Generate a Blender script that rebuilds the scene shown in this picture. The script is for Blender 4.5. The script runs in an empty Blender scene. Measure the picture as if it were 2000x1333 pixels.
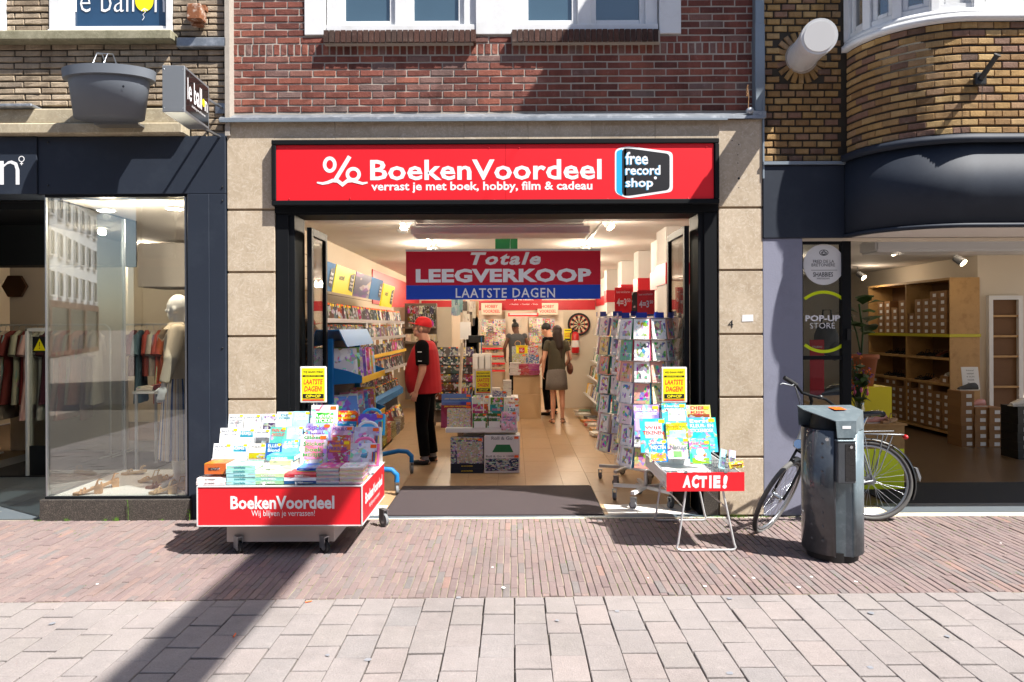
import bpy, bmesh, math, random
from mathutils import Vector, Matrix

R = math.radians
rnd = random.Random(11)
SC = bpy.context.scene
COL = SC.collection

# ------------------------------------------------------------ camera, world, sun, exposure
EYE, DIST, FPX = 1.70, 6.075, 1333.0          # eye height, metres to the facade plane (Y = 0), focal length in photo pixels
PX, PY, ROLL = 1002.0, 637.0, R(0.25)
cam_data = bpy.data.cameras.new('camera')
cam = bpy.data.objects.new('camera', cam_data); COL.objects.link(cam)
cam_data.sensor_width = 36.0; cam_data.lens = 36.0 * FPX / 2000.0
cam_data.shift_x = -(PX - 1000.0) / 2000.0
cam_data.shift_y = -(666.5 - PY) / 2000.0
cam_data.clip_start = 0.05; cam_data.clip_end = 2000
cam.matrix_world = Matrix.Translation((0, -DIST, EYE)) @ Matrix.Rotation(R(90), 4, 'X') @ Matrix.Rotation(-ROLL, 4, 'Z')
SC.camera = cam

SUN_DIR = Vector((-0.62, 0.37, -1.0)).normalized()     # the way the light travels
to_sun = -SUN_DIR
elev = math.asin(to_sun.z)
world = bpy.data.worlds.new('World'); SC.world = world; world.use_nodes = True
wn = world.node_tree.nodes; wl = world.node_tree.links
wn.clear()
sky = wn.new('ShaderNodeTexSky'); sky.sky_type = 'NISHITA'; sky.sun_disc = False
sky.sun_elevation = elev; sky.sun_rotation = math.atan2(to_sun.x, to_sun.y)
sky.air_density = 1.0; sky.dust_density = 1.0; sky.ozone_density = 1.0
bg = wn.new('ShaderNodeBackground'); bg.inputs['Strength'].default_value = 0.088
wo = wn.new('ShaderNodeOutputWorld')
wl.new(sky.outputs[0], bg.inputs['Color']); wl.new(bg.outputs[0], wo.inputs['Surface'])
sun_data = bpy.data.lights.new('sun', 'SUN'); sun_data.energy = 5.0; sun_data.angle = R(0.53)
sun_data.color = (1.0, 0.955, 0.89)
sun = bpy.data.objects.new('sun', sun_data); COL.objects.link(sun)
sun.rotation_euler = SUN_DIR.to_track_quat('-Z', 'Y').to_euler(); sun.location = (6, -4, 14)
SC.view_settings.view_transform = 'Standard'; SC.view_settings.look = 'None'
SC.view_settings.exposure = 1.27; SC.view_settings.gamma = 1.0
SC.view_settings.use_curve_mapping = False
SC.render.engine = 'CYCLES'
SC.cycles.use_denoising = True
SC.cycles.max_bounces = 7; SC.cycles.diffuse_bounces = 4; SC.cycles.glossy_bounces = 3
SC.cycles.transmission_bounces = 4; SC.cycles.transparent_max_bounces = 12
SC.cycles.caustics_reflective = False; SC.cycles.caustics_refractive = False
SC.cycles.sample_clamp_indirect = 6.0


def P(px, py, Y):
    """A point of the place seen at photo pixel (px, py), at depth Y: its X and Z."""
    dx, dy = px - PX, py - PY
    u = dx - dy * math.sin(ROLL); v = dy + dx * math.sin(ROLL)
    k = (Y + DIST) / FPX
    return u * k, EYE - v * k


def XX(px, Y, py=PY): return P(px, py, Y)[0]
def ZZ(py, Y, px=PX): return P(px, py, Y)[1]


# ------------------------------------------------------------ materials
def lin(c):
    if isinstance(c, str):
        c = [int(c[i:i + 2], 16) / 255 for i in (0, 2, 4)]
        return tuple((x / 12.92 if x <= .04045 else ((x + .055) / 1.055) ** 2.4) for x in c)
    return tuple(c)


MATS = {}


def newmat(name):
    m = bpy.data.materials.new(name); m.use_nodes = True
    nt = m.node_tree; nt.nodes.clear()
    out = nt.nodes.new('ShaderNodeOutputMaterial')
    MATS[name] = m
    return m, nt, out


def N(nt, t, **kw):
    n = nt.nodes.new(t)
    for k, v in kw.items():
        if k in n.inputs: n.inputs[k].default_value = v
        else: setattr(n, k, v)
    return n


def math_node(nt, op, a, b=None, clamp=False):
    n = nt.nodes.new('ShaderNodeMath'); n.operation = op; n.use_clamp = clamp
    for i, x in enumerate((a, b)):
        if x is None: continue
        if isinstance(x, (int, float)): n.inputs[i].default_value = x
        else: nt.links.new(x, n.inputs[i])
    return n.outputs[0]


def mixc(nt, fac, a, b, mode='MIX'):
    n = nt.nodes.new('ShaderNodeMix'); n.data_type = 'RGBA'; n.blend_type = mode
    def put(sock, x):
        if isinstance(x, (int, float)): sock.default_value = x
        elif isinstance(x, (tuple, list)): sock.default_value = tuple(x)[:3] + (1,)
        else: nt.links.new(x, sock)
    put(n.inputs['Factor'], fac); put(n.inputs['A'], a); put(n.inputs['B'], b)
    return n.outputs['Result']


def ramp(nt, src, stops, interp='LINEAR'):
    r = nt.nodes.new('ShaderNodeValToRGB'); r.color_ramp.interpolation = interp
    e = r.color_ramp.elements
    while len(e) < len(stops): e.new(.5)
    for q, (p, c) in zip(e, stops):
        q.position = p; q.color = tuple(c)[:3] + (1,)
    nt.links.new(src, r.inputs[0])
    return r.outputs[0]


def mat(name, col, rough=.6, metal=0., var=.12, scale=6., bump=0., bscale=60., stain=None, stain_amt=.0, stain_scale=3.,
        emit=None, estr=0., coat=0., spec=.5, orand=0., irand=0., sheen=0.):
    """Principled surface with uneven tone, optional stains with a shape of their own, fine relief and tone per piece."""
    if name in MATS: return MATS[name]
    m, nt, out = newmat(name)
    b = N(nt, 'ShaderNodeBsdfPrincipled'); b.inputs['Roughness'].default_value = rough; b.inputs['Metallic'].default_value = metal
    b.inputs['Specular IOR Level'].default_value = spec; b.inputs['Coat Weight'].default_value = coat
    b.inputs['Sheen Weight'].default_value = sheen
    tc = N(nt, 'ShaderNodeTexCoord')
    c = lin(col)
    co = tc.outputs['Object']
    src = None
    if var > 0:
        n1 = N(nt, 'ShaderNodeTexNoise', Scale=scale, Detail=6., Roughness=.65)
        nt.links.new(co, n1.inputs['Vector'])
        f = math_node(nt, 'MULTIPLY_ADD', n1.outputs['Fac'], var * 2); nt.nodes[-1].inputs[2].default_value = 1 - var
        src = mixc(nt, 1., c, f, 'MULTIPLY')
    else:
        rgb = N(nt, 'ShaderNodeRGB'); rgb.outputs[0].default_value = c + (1,)
        src = rgb.outputs[0]
    if orand or irand:
        oi = N(nt, 'ShaderNodeObjectInfo'); geo = N(nt, 'ShaderNodeNewGeometry')
        s = math_node(nt, 'ADD', oi.outputs['Random'], geo.outputs['Random Per Island'])
        s = math_node(nt, 'FRACT', s)
        k = orand or irand
        f = math_node(nt, 'MULTIPLY_ADD', s, 2 * k); nt.nodes[-1].inputs[2].default_value = 1 - k
        src = mixc(nt, 1., src, f, 'MULTIPLY')
    if stain is not None:
        n2 = N(nt, 'ShaderNodeTexNoise', Scale=stain_scale, Detail=8., Roughness=.7)
        nt.links.new(co, n2.inputs['Vector'])
        f = ramp(nt, n2.outputs['Fac'], [(.5, (0, 0, 0)), (.68, (stain_amt,) * 3)])
        src = mixc(nt, f, src, lin(stain))
    nt.links.new(src, b.inputs['Base Color'])
    if bump > 0:
        n3 = N(nt, 'ShaderNodeTexNoise', Scale=bscale, Detail=5., Roughness=.6)
        nt.links.new(co, n3.inputs['Vector'])
        bp = N(nt, 'ShaderNodeBump', Strength=min(1., bump), Distance=.004)
        nt.links.new(n3.outputs['Fac'], bp.inputs['Height']); nt.links.new(bp.outputs[0], b.inputs['Normal'])
    if emit is not None:
        b.inputs['Emission Color'].default_value = lin(emit) + (1,); b.inputs['Emission Strength'].default_value = estr
    nt.links.new(b.outputs[0], out.inputs['Surface'])
    return m


def brick_mat(name, stops, rough=.85, grain=90., dark=.25, floor=False):
    """Fired brick: a tone per brick, blotches and fine grain over it."""
    m, nt, out = newmat(name)
    b = N(nt, 'ShaderNodeBsdfPrincipled', Roughness=rough); b.inputs['Specular IOR Level'].default_value = .25
    tc = N(nt, 'ShaderNodeTexCoord'); oi = N(nt, 'ShaderNodeObjectInfo'); geo = N(nt, 'ShaderNodeNewGeometry')
    s = math_node(nt, 'FRACT', math_node(nt, 'ADD', oi.outputs['Random'], geo.outputs['Random Per Island']))
    base = ramp(nt, s, [(p, lin(c)) for p, c in stops])
    pos = geo.outputs['Position']
    n1 = N(nt, 'ShaderNodeTexNoise', Scale=14., Detail=8., Roughness=.75); nt.links.new(pos, n1.inputs['Vector'])
    n2 = N(nt, 'ShaderNodeTexNoise', Scale=grain, Detail=6., Roughness=.7); nt.links.new(pos, n2.inputs['Vector'])
    n4 = N(nt, 'ShaderNodeTexNoise', Scale=1.3, Detail=6., Roughness=.6); nt.links.new(pos, n4.inputs['Vector'])
    f1 = math_node(nt, 'MULTIPLY_ADD', n1.outputs['Fac'], 2 * dark); nt.nodes[-1].inputs[2].default_value = 1 - dark
    f2 = math_node(nt, 'MULTIPLY_ADD', n2.outputs['Fac'], .7); nt.nodes[-1].inputs[2].default_value = .65
    f4 = math_node(nt, 'MULTIPLY_ADD', n4.outputs['Fac'], .4); nt.nodes[-1].inputs[2].default_value = .8
    c = mixc(nt, 1., base, f1, 'MULTIPLY'); c = mixc(nt, 1., c, f2, 'MULTIPLY'); c = mixc(nt, 1., c, f4, 'MULTIPLY')
    vm = N(nt, 'ShaderNodeVectorMath'); vm.operation = 'MULTIPLY'; vm.inputs[1].default_value = (.7, .7, .7) if floor else (2.6, .8, .35)
    nt.links.new(pos, vm.inputs[0]); n5 = N(nt, 'ShaderNodeTexNoise', Scale=1.6, Detail=8., Roughness=.7); nt.links.new(vm.outputs[0], n5.inputs['Vector'])
    c = mixc(nt, 1., c, ramp(nt, n5.outputs['Fac'], [(.36, (.86,) * 3), (.5, (1, 1, 1))] if floor else [(.36, (.66, .65, .64)), (.52, (1, 1, 1)), (.7, (1.12, 1.11, 1.1))]), 'MULTIPLY')   # soot and wash marks
    # pale lime bloom in patches
    f3 = ramp(nt, n1.outputs['Fac'], [(.58, (0, 0, 0)), (.75, (.3, .3, .3))])
    c = mixc(nt, f3, c, (.42, .38, .34))
    nt.links.new(c, b.inputs['Base Color'])
    bp = N(nt, 'ShaderNodeBump', Strength=.8, Distance=.006)
    h = math_node(nt, 'ADD', n2.outputs['Fac'], n1.outputs['Fac'])
    nt.links.new(h, bp.inputs['Height']); nt.links.new(bp.outputs[0], b.inputs['Normal'])
    nt.links.new(b.outputs[0], out.inputs['Surface'])
    return m


def stone_mat(name, c0, c1, vein, rough=.45, vs=5.):
    """Polished limestone with cloudy tone and pale veins."""
    m, nt, out = newmat(name)
    b = N(nt, 'ShaderNodeBsdfPrincipled', Roughness=rough)
    geo = N(nt, 'ShaderNodeNewGeometry'); oi = N(nt, 'ShaderNodeObjectInfo')
    off = N(nt, 'ShaderNodeVectorMath'); off.operation = 'ADD'
    comb = N(nt, 'ShaderNodeCombineXYZ'); r9 = math_node(nt, 'MULTIPLY', oi.outputs['Random'], 9.)
    for i in range(3): nt.links.new(r9, comb.inputs[i])
    nt.links.new(geo.outputs['Position'], off.inputs[0]); nt.links.new(comb.outputs[0], off.inputs[1])
    n1 = N(nt, 'ShaderNodeTexNoise', Scale=vs, Detail=9., Roughness=.7, Distortion=.6); nt.links.new(off.outputs[0], n1.inputs['Vector'])
    c = ramp(nt, n1.outputs['Fac'], [(.3, lin(c0)), (.7, lin(c1))])
    n2 = N(nt, 'ShaderNodeTexNoise', Scale=vs * 1.3, Detail=5., Roughness=.6, Distortion=2.4); nt.links.new(off.outputs[0], n2.inputs['Vector'])
    v = math_node(nt, 'ABSOLUTE', math_node(nt, 'SUBTRACT', n2.outputs['Fac'], .5))
    f = ramp(nt, v, [(0., (.6, .6, .6)), (.018, (0, 0, 0))])
    c = mixc(nt, f, c, lin(vein))
    n3 = N(nt, 'ShaderNodeTexNoise', Scale=45., Detail=5.); nt.links.new(off.outputs[0], n3.inputs['Vector'])
    f3 = ramp(nt, n3.outputs['Fac'], [(.35, (.9, .89, .88)), (.6, (1, 1, 1))])
    c = mixc(nt, 1., c, f3, 'MULTIPLY')
    t = math_node(nt, 'MULTIPLY_ADD', oi.outputs['Random'], .16); nt.nodes[-1].inputs[2].default_value = .92
    c = mixc(nt, 1., c, t, 'MULTIPLY')
    nt.links.new(c, b.inputs['Base Color']); nt.links.new(b.outputs[0], out.inputs['Surface'])
    return m


def glass_mat(name, tint=(1, 1, 1), refl=.09, rough=.01):
    m, nt, out = newmat(name)
    t = N(nt, 'ShaderNodeBsdfTransparent'); t.inputs[0].default_value = tuple(tint) + (1,)
    g = N(nt, 'ShaderNodeBsdfGlossy'); g.inputs['Roughness'].default_value = rough; g.inputs['Color'].default_value = (1, 1, 1, 1)
    lw = N(nt, 'ShaderNodeLayerWeight', Blend=.35)
    f = math_node(nt, 'MULTIPLY_ADD', lw.outputs['Facing'], .35, clamp=True); nt.nodes[-1].inputs[2].default_value = refl
    mx = N(nt, 'ShaderNodeMixShader')
    nt.links.new(f, mx.inputs[0]); nt.links.new(t.outputs[0], mx.inputs[1]); nt.links.new(g.outputs[0], mx.inputs[2])
    nt.links.new(mx.outputs[0], out.inputs['Surface'])
    return m


def print_mat(name, dens=5., cover=.5, shift=.25, accent=.3, asat=.8, aval=.8, dark=.5, rough=.35, border=0., centre=False):
    """Printed cover: the ground colour comes from the object; tonal shapes and a few accents have their own seed."""
    m, nt, out = newmat(name)
    b = N(nt, 'ShaderNodeBsdfPrincipled', Roughness=rough)
    tc = N(nt, 'ShaderNodeTexCoord'); oi = N(nt, 'ShaderNodeObjectInfo')
    w = math_node(nt, 'MULTIPLY', oi.outputs['Random'], 57.)
    G = tc.outputs['Generated']
    def tex(kind, sc, off=0., **k):
        n = N(nt, kind, Scale=sc, **k); setattr(n, 'noise_dimensions' if 'Noise' in kind else 'voronoi_dimensions', '4D')
        nt.links.new(G, n.inputs['Vector']); nt.links.new(math_node(nt, 'ADD', w, off), n.inputs['W']); return n
    n1, n2 = tex('ShaderNodeTexNoise', dens * .45, 0., Detail=2.), tex('ShaderNodeTexNoise', dens * .8, 7., Detail=1.)
    v = tex('ShaderNodeTexVoronoi', dens * 1.3, 3.)
    base = oi.outputs['Color']
    h = N(nt, 'ShaderNodeHueSaturation'); nt.links.new(base, h.inputs['Color'])
    nt.links.new(math_node(nt, 'ADD', .5 - shift / 2, math_node(nt, 'MULTIPLY', oi.outputs['Random'], shift)), h.inputs['Hue']); h.inputs['Value'].default_value = dark; h.inputs['Saturation'].default_value = 1.2
    f = ramp(nt, n1.outputs['Fac'], [(.56 - .2 * cover, (0, 0, 0)), (.62 - .2 * cover, (1, 1, 1))])
    c = mixc(nt, math_node(nt, 'MULTIPLY', f, .8), base, h.outputs['Color'])
    a = N(nt, 'ShaderNodeHueSaturation'); a.inputs['Saturation'].default_value = asat; a.inputs['Value'].default_value = aval; nt.links.new(v.outputs['Color'], a.inputs['Color'])
    f = ramp(nt, n2.outputs['Fac'], [(.66 - .3 * accent, (0, 0, 0)), (.69 - .3 * accent, (1, 1, 1))])
    sx = N(nt, 'ShaderNodeSeparateXYZ'); nt.links.new(G, sx.inputs[0])
    d = [math_node(nt, 'ABSOLUTE', math_node(nt, 'SUBTRACT', sx.outputs[i], .5)) for i in (0, 2)]
    e = math_node(nt, 'MAXIMUM', d[0], d[1])
    if centre: f = math_node(nt, 'MULTIPLY', f, math_node(nt, 'LESS_THAN', e, .36))
    c = mixc(nt, f, c, a.outputs['Color'])
    if border > 0: c = mixc(nt, math_node(nt, 'GREATER_THAN', e, .5 - border), c, base)
    nt.links.new(c, b.inputs['Base Color']); nt.links.new(b.outputs[0], out.inputs['Surface'])
    return m


def emis(name, col, s):
    if name in MATS: return MATS[name]
    m, nt, out = newmat(name)
    e = N(nt, 'ShaderNodeEmission'); e.inputs[0].default_value = lin(col) + (1,); e.inputs[1].default_value = s
    nt.links.new(e.outputs[0], out.inputs['Surface'])
    return m


# ------------------------------------------------------------ mesh builder
_TXT = {}


def text_geo(body, bold, shear, spacing):
    key = (body, bold, shear, spacing)
    if key in _TXT: return _TXT[key]
    cu = bpy.data.curves.new('txt', 'FONT'); cu.body = body; cu.size = 1.0; cu.resolution_u = 2
    cu.offset = bold; cu.shear = shear; cu.space_character = spacing; cu.fill_mode = 'FRONT'; cu.space_line = .92
    cu.align_x = 'CENTER'
    ob = bpy.data.objects.new('txt', cu)
    me = bpy.data.meshes.new_from_object(ob)
    vs = [(v.co.x, v.co.y) for v in me.vertices]; fs = [tuple(p.vertices) for p in me.polygons]
    bpy.data.objects.remove(ob); bpy.data.curves.remove(cu); bpy.data.meshes.remove(me)
    xs = [v[0] for v in vs] or [0, 1]; ys = [v[1] for v in vs] or [0, 1]
    _TXT[key] = (vs, fs, min(xs), max(xs), min(ys), max(ys))
    return _TXT[key]


class MB:
    def __init__(s): s.v, s.f, s.m, s.s, s.T = [], [], [], [], Matrix()

    def add(s, vs, fs, m=0, sm=False):
        o = len(s.v); T = s.T
        s.v += [tuple(T @ Vector(v)) for v in vs]
        s.f += [tuple(i + o for i in f) for f in fs]
        s.m += [m] * len(fs); s.s += [sm] * len(fs)
        return s

    def box(s, x0, x1, y0, y1, z0, z1, m=0):
        vs = [(x0, y0, z0), (x1, y0, z0), (x1, y1, z0), (x0, y1, z0), (x0, y0, z1), (x1, y0, z1), (x1, y1, z1), (x0, y1, z1)]
        return s.add(vs, [(0, 3, 2, 1), (4, 5, 6, 7), (0, 1, 5, 4), (1, 2, 6, 5), (2, 3, 7, 6), (3, 0, 4, 7)], m)

    def quad(s, a, b, c, d, m=0): return s.add([a, b, c, d], [(0, 1, 2, 3)], m)

    def prism(s, poly, y0, y1, m=0, axis='y'):
        """poly: (a, b) points; extruded along the axis."""
        n = len(poly)
        def pt(a, b, t): return {'y': (a, t, b), 'x': (t, a, b), 'z': (a, b, t)}[axis]
        vs = [pt(a, b, y0) for a, b in poly] + [pt(a, b, y1) for a, b in poly]
        fs = [tuple(range(n)), tuple(range(2 * n - 1, n - 1, -1))]
        fs += [(i, i + n, (i + 1) % n + n, (i + 1) % n) for i in range(n)]
        return s.add(vs, fs, m)

    def cyl(s, p0, p1, r0, r1=None, n=10, m=0, sm=True, caps=True):
        r1 = r0 if r1 is None else r1
        p0, p1 = Vector(p0), Vector(p1); d = (p1 - p0)
        if d.length < 1e-6: return s
        q = d.to_track_quat('Z', 'Y')
        a = [p0 + q @ Vector((math.cos(t) * r0, math.sin(t) * r0, 0)) for t in [2 * math.pi * i / n for i in range(n)]]
        b = [p1 + q @ Vector((math.cos(t) * r1, math.sin(t) * r1, 0)) for t in [2 * math.pi * i / n for i in range(n)]]
        s.add(a + b, [(i, (i + 1) % n, (i + 1) % n + n, i + n) for i in range(n)], m, sm)
        if caps: s.add(a, [tuple(range(n - 1, -1, -1))], m); s.add(b, [tuple(range(n))], m)
        return s

    def tube(s, pts, r, n=6, m=0, closed=False):
        pts = [Vector(p) for p in pts]; N_ = len(pts); rings = []
        up = None
        for i, p in enumerate(pts):
            a = pts[(i - 1) % N_] if (closed or i) else p
            b = pts[(i + 1) % N_] if (closed or i < N_ - 1) else p
            t = (b - a).normalized()
            if up is None: up = Vector((0, 0, 1)) if abs(t.z) < .9 else Vector((1, 0, 0))
            x = up.cross(t)
            if x.length < 1e-4: x = Vector((0, 1, 0)).cross(t)
            x.normalize(); y = t.cross(x); up = y
            rr = r[i] if isinstance(r, (list, tuple)) else r
            rings.append([p + x * math.cos(2 * math.pi * k / n) * rr + y * math.sin(2 * math.pi * k / n) * rr for k in range(n)])
        vs = [v for g in rings for v in g]; fs = []
        for i in range(N_ if closed else N_ - 1):
            j = (i + 1) % N_
            fs += [(i * n + k, i * n + (k + 1) % n, j * n + (k + 1) % n, j * n + k) for k in range(n)]
        s.add(vs, fs, m, True)
        if not closed:
            s.add(rings[0], [tuple(range(n - 1, -1, -1))], m); s.add(rings[-1], [tuple(range(n))], m)
        return s

    def lathe(s, prof, n=16, m=0, c=(0, 0, 0), a0=0., a1=2 * math.pi, sm=True):
        full = abs(a1 - a0 - 2 * math.pi) < 1e-6; k = n if full else n + 1; vs = []
        for r, z in prof:
            for i in range(k):
                t = a0 + (a1 - a0) * i / n
                vs.append((c[0] + math.cos(t) * r, c[1] + math.sin(t) * r, c[2] + z))
        fs = []
        for j in range(len(prof) - 1):
            for i in range(n if full else n):
                i2 = (i + 1) % k
                fs.append((j * k + i, j * k + i2, (j + 1) * k + i2, (j + 1) * k + i))
        return s.add(vs, fs, m, sm)

    def ell(s, c, r, n=10, m=0, rot=None):
        vs, fs = [], []
        h = max(4, n // 2 + 1)
        M = (rot.to_matrix() if hasattr(rot, 'to_matrix') else rot) if rot is not None else Matrix.Identity(3)
        for j in range(h + 1):
            ph = math.pi * j / h
            for i in range(n):
                t = 2 * math.pi * i / n
                v = M @ Vector((r[0] * math.sin(ph) * math.cos(t), r[1] * math.sin(ph) * math.sin(t), r[2] * math.cos(ph)))
                vs.append(Vector(c) + v)
        for j in range(h):
            for i in range(n):
                a, b = j * n + i, j * n + (i + 1) % n
                fs.append((a, a + n, b + n, b))
        return s.add(vs, fs, m, True)

    def cap(s, p0, p1, r0, r1=None, n=10, m=0):
        r1 = r0 if r1 is None else r1
        s.cyl(p0, p1, r0, r1, n, m, True, True); s.ell(p0, (r0,) * 3, n, m); s.ell(p1, (r1,) * 3, n, m)
        return s

    def disc(s, c, r, y, n=24, m=0, rz=None):
        rz = rz or r
        return s.add([(c[0] + math.cos(2 * math.pi * i / n) * r, y, c[-1] + math.sin(2 * math.pi * i / n) * rz) for i in range(n)], [tuple(range(n))], m)

    def text(s, body, cx, cz, w, h, y, bold=.0, shear=0., m=0, spacing=1., M=None, wobble=0.):
        """Lettering fitted to a w x h box centred on (cx, cz) in the plane y = const, read from -Y. h None keeps its proportions."""
        vs, fs, x0, x1, y0, y1 = text_geo(body, bold, shear, spacing)
        kx = w / max(1e-5, x1 - x0); kz = kx if h is None else h / max(1e-5, y1 - y0)
        out = []
        for a, b in vs:
            X = (a - (x0 + x1) / 2) * kx; Z = (b - (y0 + y1) / 2) * kz
            if wobble: Z += math.sin(X / w * 9.) * wobble
            out.append((cx + X, y, cz + Z))
        return s.add(out, fs, m)

    def build(s, name, mats, parent=None, loc=None, rot=None, bevel=0., seg=1, hidden_origin=None):
        me = bpy.data.meshes.new(name)
        vs = s.v
        if hidden_origin is not None:
            o = Vector(hidden_origin); vs = [tuple(Vector(v) - o) for v in vs]
        me.from_pydata(vs, [], s.f)
        if not isinstance(mats, (list, tuple)): mats = [mats]
        for q in mats: me.materials.append(q if not isinstance(q, str) else MATS[q])
        for p, mi, sm in zip(me.polygons, s.m, s.s): p.material_index = mi; p.use_smooth = sm
        me.update()
        if bevel > 0:
            bm = bmesh.new(); bm.from_mesh(me)
            es = [e for e in bm.edges if len(e.link_faces) == 2 and e.calc_face_angle(0) > .5]
            bmesh.ops.bevel(bm, geom=es, offset=bevel, segments=seg, affect='EDGES', clamp_overlap=True)
            bm.to_mesh(me); bm.free()
        ob = bpy.data.objects.new(name, me); COL.objects.link(ob)
        if hidden_origin is not None: ob.location = hidden_origin
        if parent is not None: ob.parent = parent
        if loc is not None: ob.location = loc
        if rot is not None: ob.rotation_euler = rot
        return ob


def tag(o, label=None, cat=None, group=None, kind=None):
    if label: o['label'] = label
    if cat: o['category'] = cat
    if group: o['group'] = group
    if kind: o['kind'] = kind
    return o


def thing(name, label, cat, loc=(0, 0, 0), rz=0., group=None, rot=None):
    o = bpy.data.objects.new(name, None); COL.objects.link(o); o.empty_display_size = .1
    o.location = loc; o.rotation_euler = rot if rot is not None else (0, 0, rz)
    return tag(o, label, cat, group)


KIDS = {}


def copy_tree(o, loc=None, rz=None, label=None, group=None, parent=None, color=None, rot=None):
    c = o.copy(); COL.objects.link(c)
    if parent is not None: c.parent = parent
    if loc is not None: c.location = loc
    if rz is not None: c.rotation_euler = (0, 0, rz)
    if rot is not None: c.rotation_euler = rot
    if label: c['label'] = label
    if group: c['group'] = group
    if color is not None: c.color = tuple(color)[:3] + (1,)
    for ch in [q for q in KIDS.get(o.name, [])] or list(o.children):
        copy_tree(ch, parent=c)
    return c


TENS = {2: 'twenty', 3: 'thirty', 4: 'forty', 5: 'fifty', 6: 'sixty'}
ORDS = 'zeroth first second third fourth fifth sixth seventh eighth ninth tenth eleventh twelfth thirteenth fourteenth fifteenth sixteenth seventeenth eighteenth nineteenth'.split()


def nth(n):
    """1 -> first, 23 -> twenty-third."""
    if n < 20: return ORDS[n]
    return TENS[n // 10][:-1] + 'ieth' if n % 10 == 0 else TENS[n // 10] + '-' + ORDS[n % 10]


def studs(name, mt, parent, pts, r, off=(0, 0, 0)):
    """Small round heads, each an object, one mesh shared."""
    b = MB(); b.ell((0, 0, 0), r, 6); o = b.build(name, mt, parent)
    for i, p in enumerate(pts):
        if i: o = o.copy(); COL.objects.link(o)
        o.location = Vector(p) - Vector(off)


def remeshed(mb, name, mt, parent, voxel=.012, smooth=6, factor=.5):
    """One continuous skin over the overlapping volumes."""
    ob = mb.build(name, mt, parent)
    for i in range(len(ob.data.polygons)): pass
    r = ob.modifiers.new('r', 'REMESH'); r.mode = 'VOXEL'; r.voxel_size = voxel; r.use_smooth_shade = True
    if smooth:
        sm = ob.modifiers.new('s', 'SMOOTH'); sm.iterations = smooth; sm.factor = factor
    dg = bpy.context.evaluated_depsgraph_get()
    me = bpy.data.meshes.new_from_object(ob.evaluated_get(dg))
    ob.modifiers.clear(); old = ob.data; ob.data = me; me.name = name
    bpy.data.meshes.remove(old)
    return ob
# ------------------------------------------------------------ the palette
brick_mat('red_brick', [(0, '5c3731'), (.25, '7d493e'), (.5, '6c3f37'), (.75, '8c5546'), (.9, '6c5b57'), (1, '7f4d42')], dark=.34)
brick_mat('sill_brick', [(0, '3b2a25'), (.5, '4d332b'), (1, '453630')], dark=.35)
brick_mat('tan_brick', [(0, '857664'), (.3, 'a5957f'), (.6, '958572'), (.85, 'b3a38d'), (1, '72665a')], dark=.3)
brick_mat('yellow_brick', [(0, '846646'), (.25, 'a78757'), (.5, '92744f'), (.7, 'b29566'), (.88, '856656'), (1, '635044')], dark=.32)
brick_mat('paving_brick', [(0, '786968'), (.3, '80706d'), (.55, '7a6e6c'), (.8, '86746f'), (.93, '726d6c'), (1, '8e746c')], dark=.12, grain=160, floor=True)
brick_mat('paving_slab', [(0, '86807d'), (.35, '8a8381'), (.6, '857f7d'), (.85, '8d8481'), (1, '827e7d')], dark=.14, grain=110, floor=True)
mat('mortar', 'a49c92', .95, var=.25, scale=30, bump=.6, bscale=200)
mat('dark_mortar', '3a342c', .95, var=.25, scale=30, bump=.6, bscale=200)
mat('paving_joint', '8a8272', .95, var=.35, scale=18, bump=.5, bscale=150, stain='4c5a2a', stain_amt=.7, stain_scale=4)
mat('slab_joint', '55504a', .95, var=.3, scale=20, bump=.5)
stone_mat('marble', 'aa9a84', 'c2b39e', 'd8cfc0', .4)
stone_mat('old_stone', '8f8571', 'b5a98f', 'c6bda6', .85, 3.)
stone_mat('mossy_stone', '6d6a52', '95907a', 'a8a58d', .9, 6.)
mat('joint_strip', '8d7a62', .7)
mat('lead', '868c93', .45, .55, var=.35, scale=7, bump=.4, bscale=25, stain='c9ccd0', stain_amt=.6, stain_scale=9)
mat('zinc', '7c8791', .5, .35, var=.12, scale=4)
mat('white_paint', 'd4d5d6', .4, var=.03, scale=3, stain='b9b8b2', stain_amt=.4, stain_scale=5)
mat('white_satin', 'd9d9d8', .35, var=.02)
mat('black_frame', '111316', .6, var=.2, scale=8, spec=.15)
mat('navy_panel', '222935', .62, spec=.3, var=.1, scale=3, stain='3c444e', stain_amt=.25, stain_scale=2.2)
mat('navy_wall', '7d7f90', .8, var=.06, scale=4, stain='6b6d7b', stain_amt=.5, stain_scale=3, bump=.3, bscale=60)
mat('granite', '35322f', .35, var=.9, scale=140, stain='a59a8c', stain_amt=.5, stain_scale=160)
mat('sign_red', 'de1c28', .42, var=.05, scale=1.4)
mat('deep_red', 'b01222', .45, var=.05)
mat('sign_white', 'e6e6e8', .4, var=.0)
mat('sign_blue', '0d2f8f', .4, var=.03)
mat('sign_yellow', 'f2e416', .4, var=.0)
mat('lime', 'cfe010', .4, var=.0)
mat('ink', '14141a', .5, var=.0)
mat('ink_red', 'd8202a', .5, var=0)
mat('ink_cyan', '18a5dc', .5, var=0)
mat('ink_teal', '1f7f90', .5, var=0)
mat('ink_green', '3f9a4a', .5, var=0)
mat('ink_purple', '7b4fa0', .5, var=0)
mat('ink_pink', 'e06aa0', .5, var=0)
mat('ink_grey', '7c7f86', .5, var=0)
mat('ink_orange', 'f0741c', .5, var=0)
mat('sticker', 'f2641a', .4, var=0)
mat('sticker_yellow', 'f6d21a', .4, var=0)
mat('steel', 'a9adb2', .3, .9, var=.08)
mat('chrome', 'c9ccd0', .15, 1., var=0)
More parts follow.
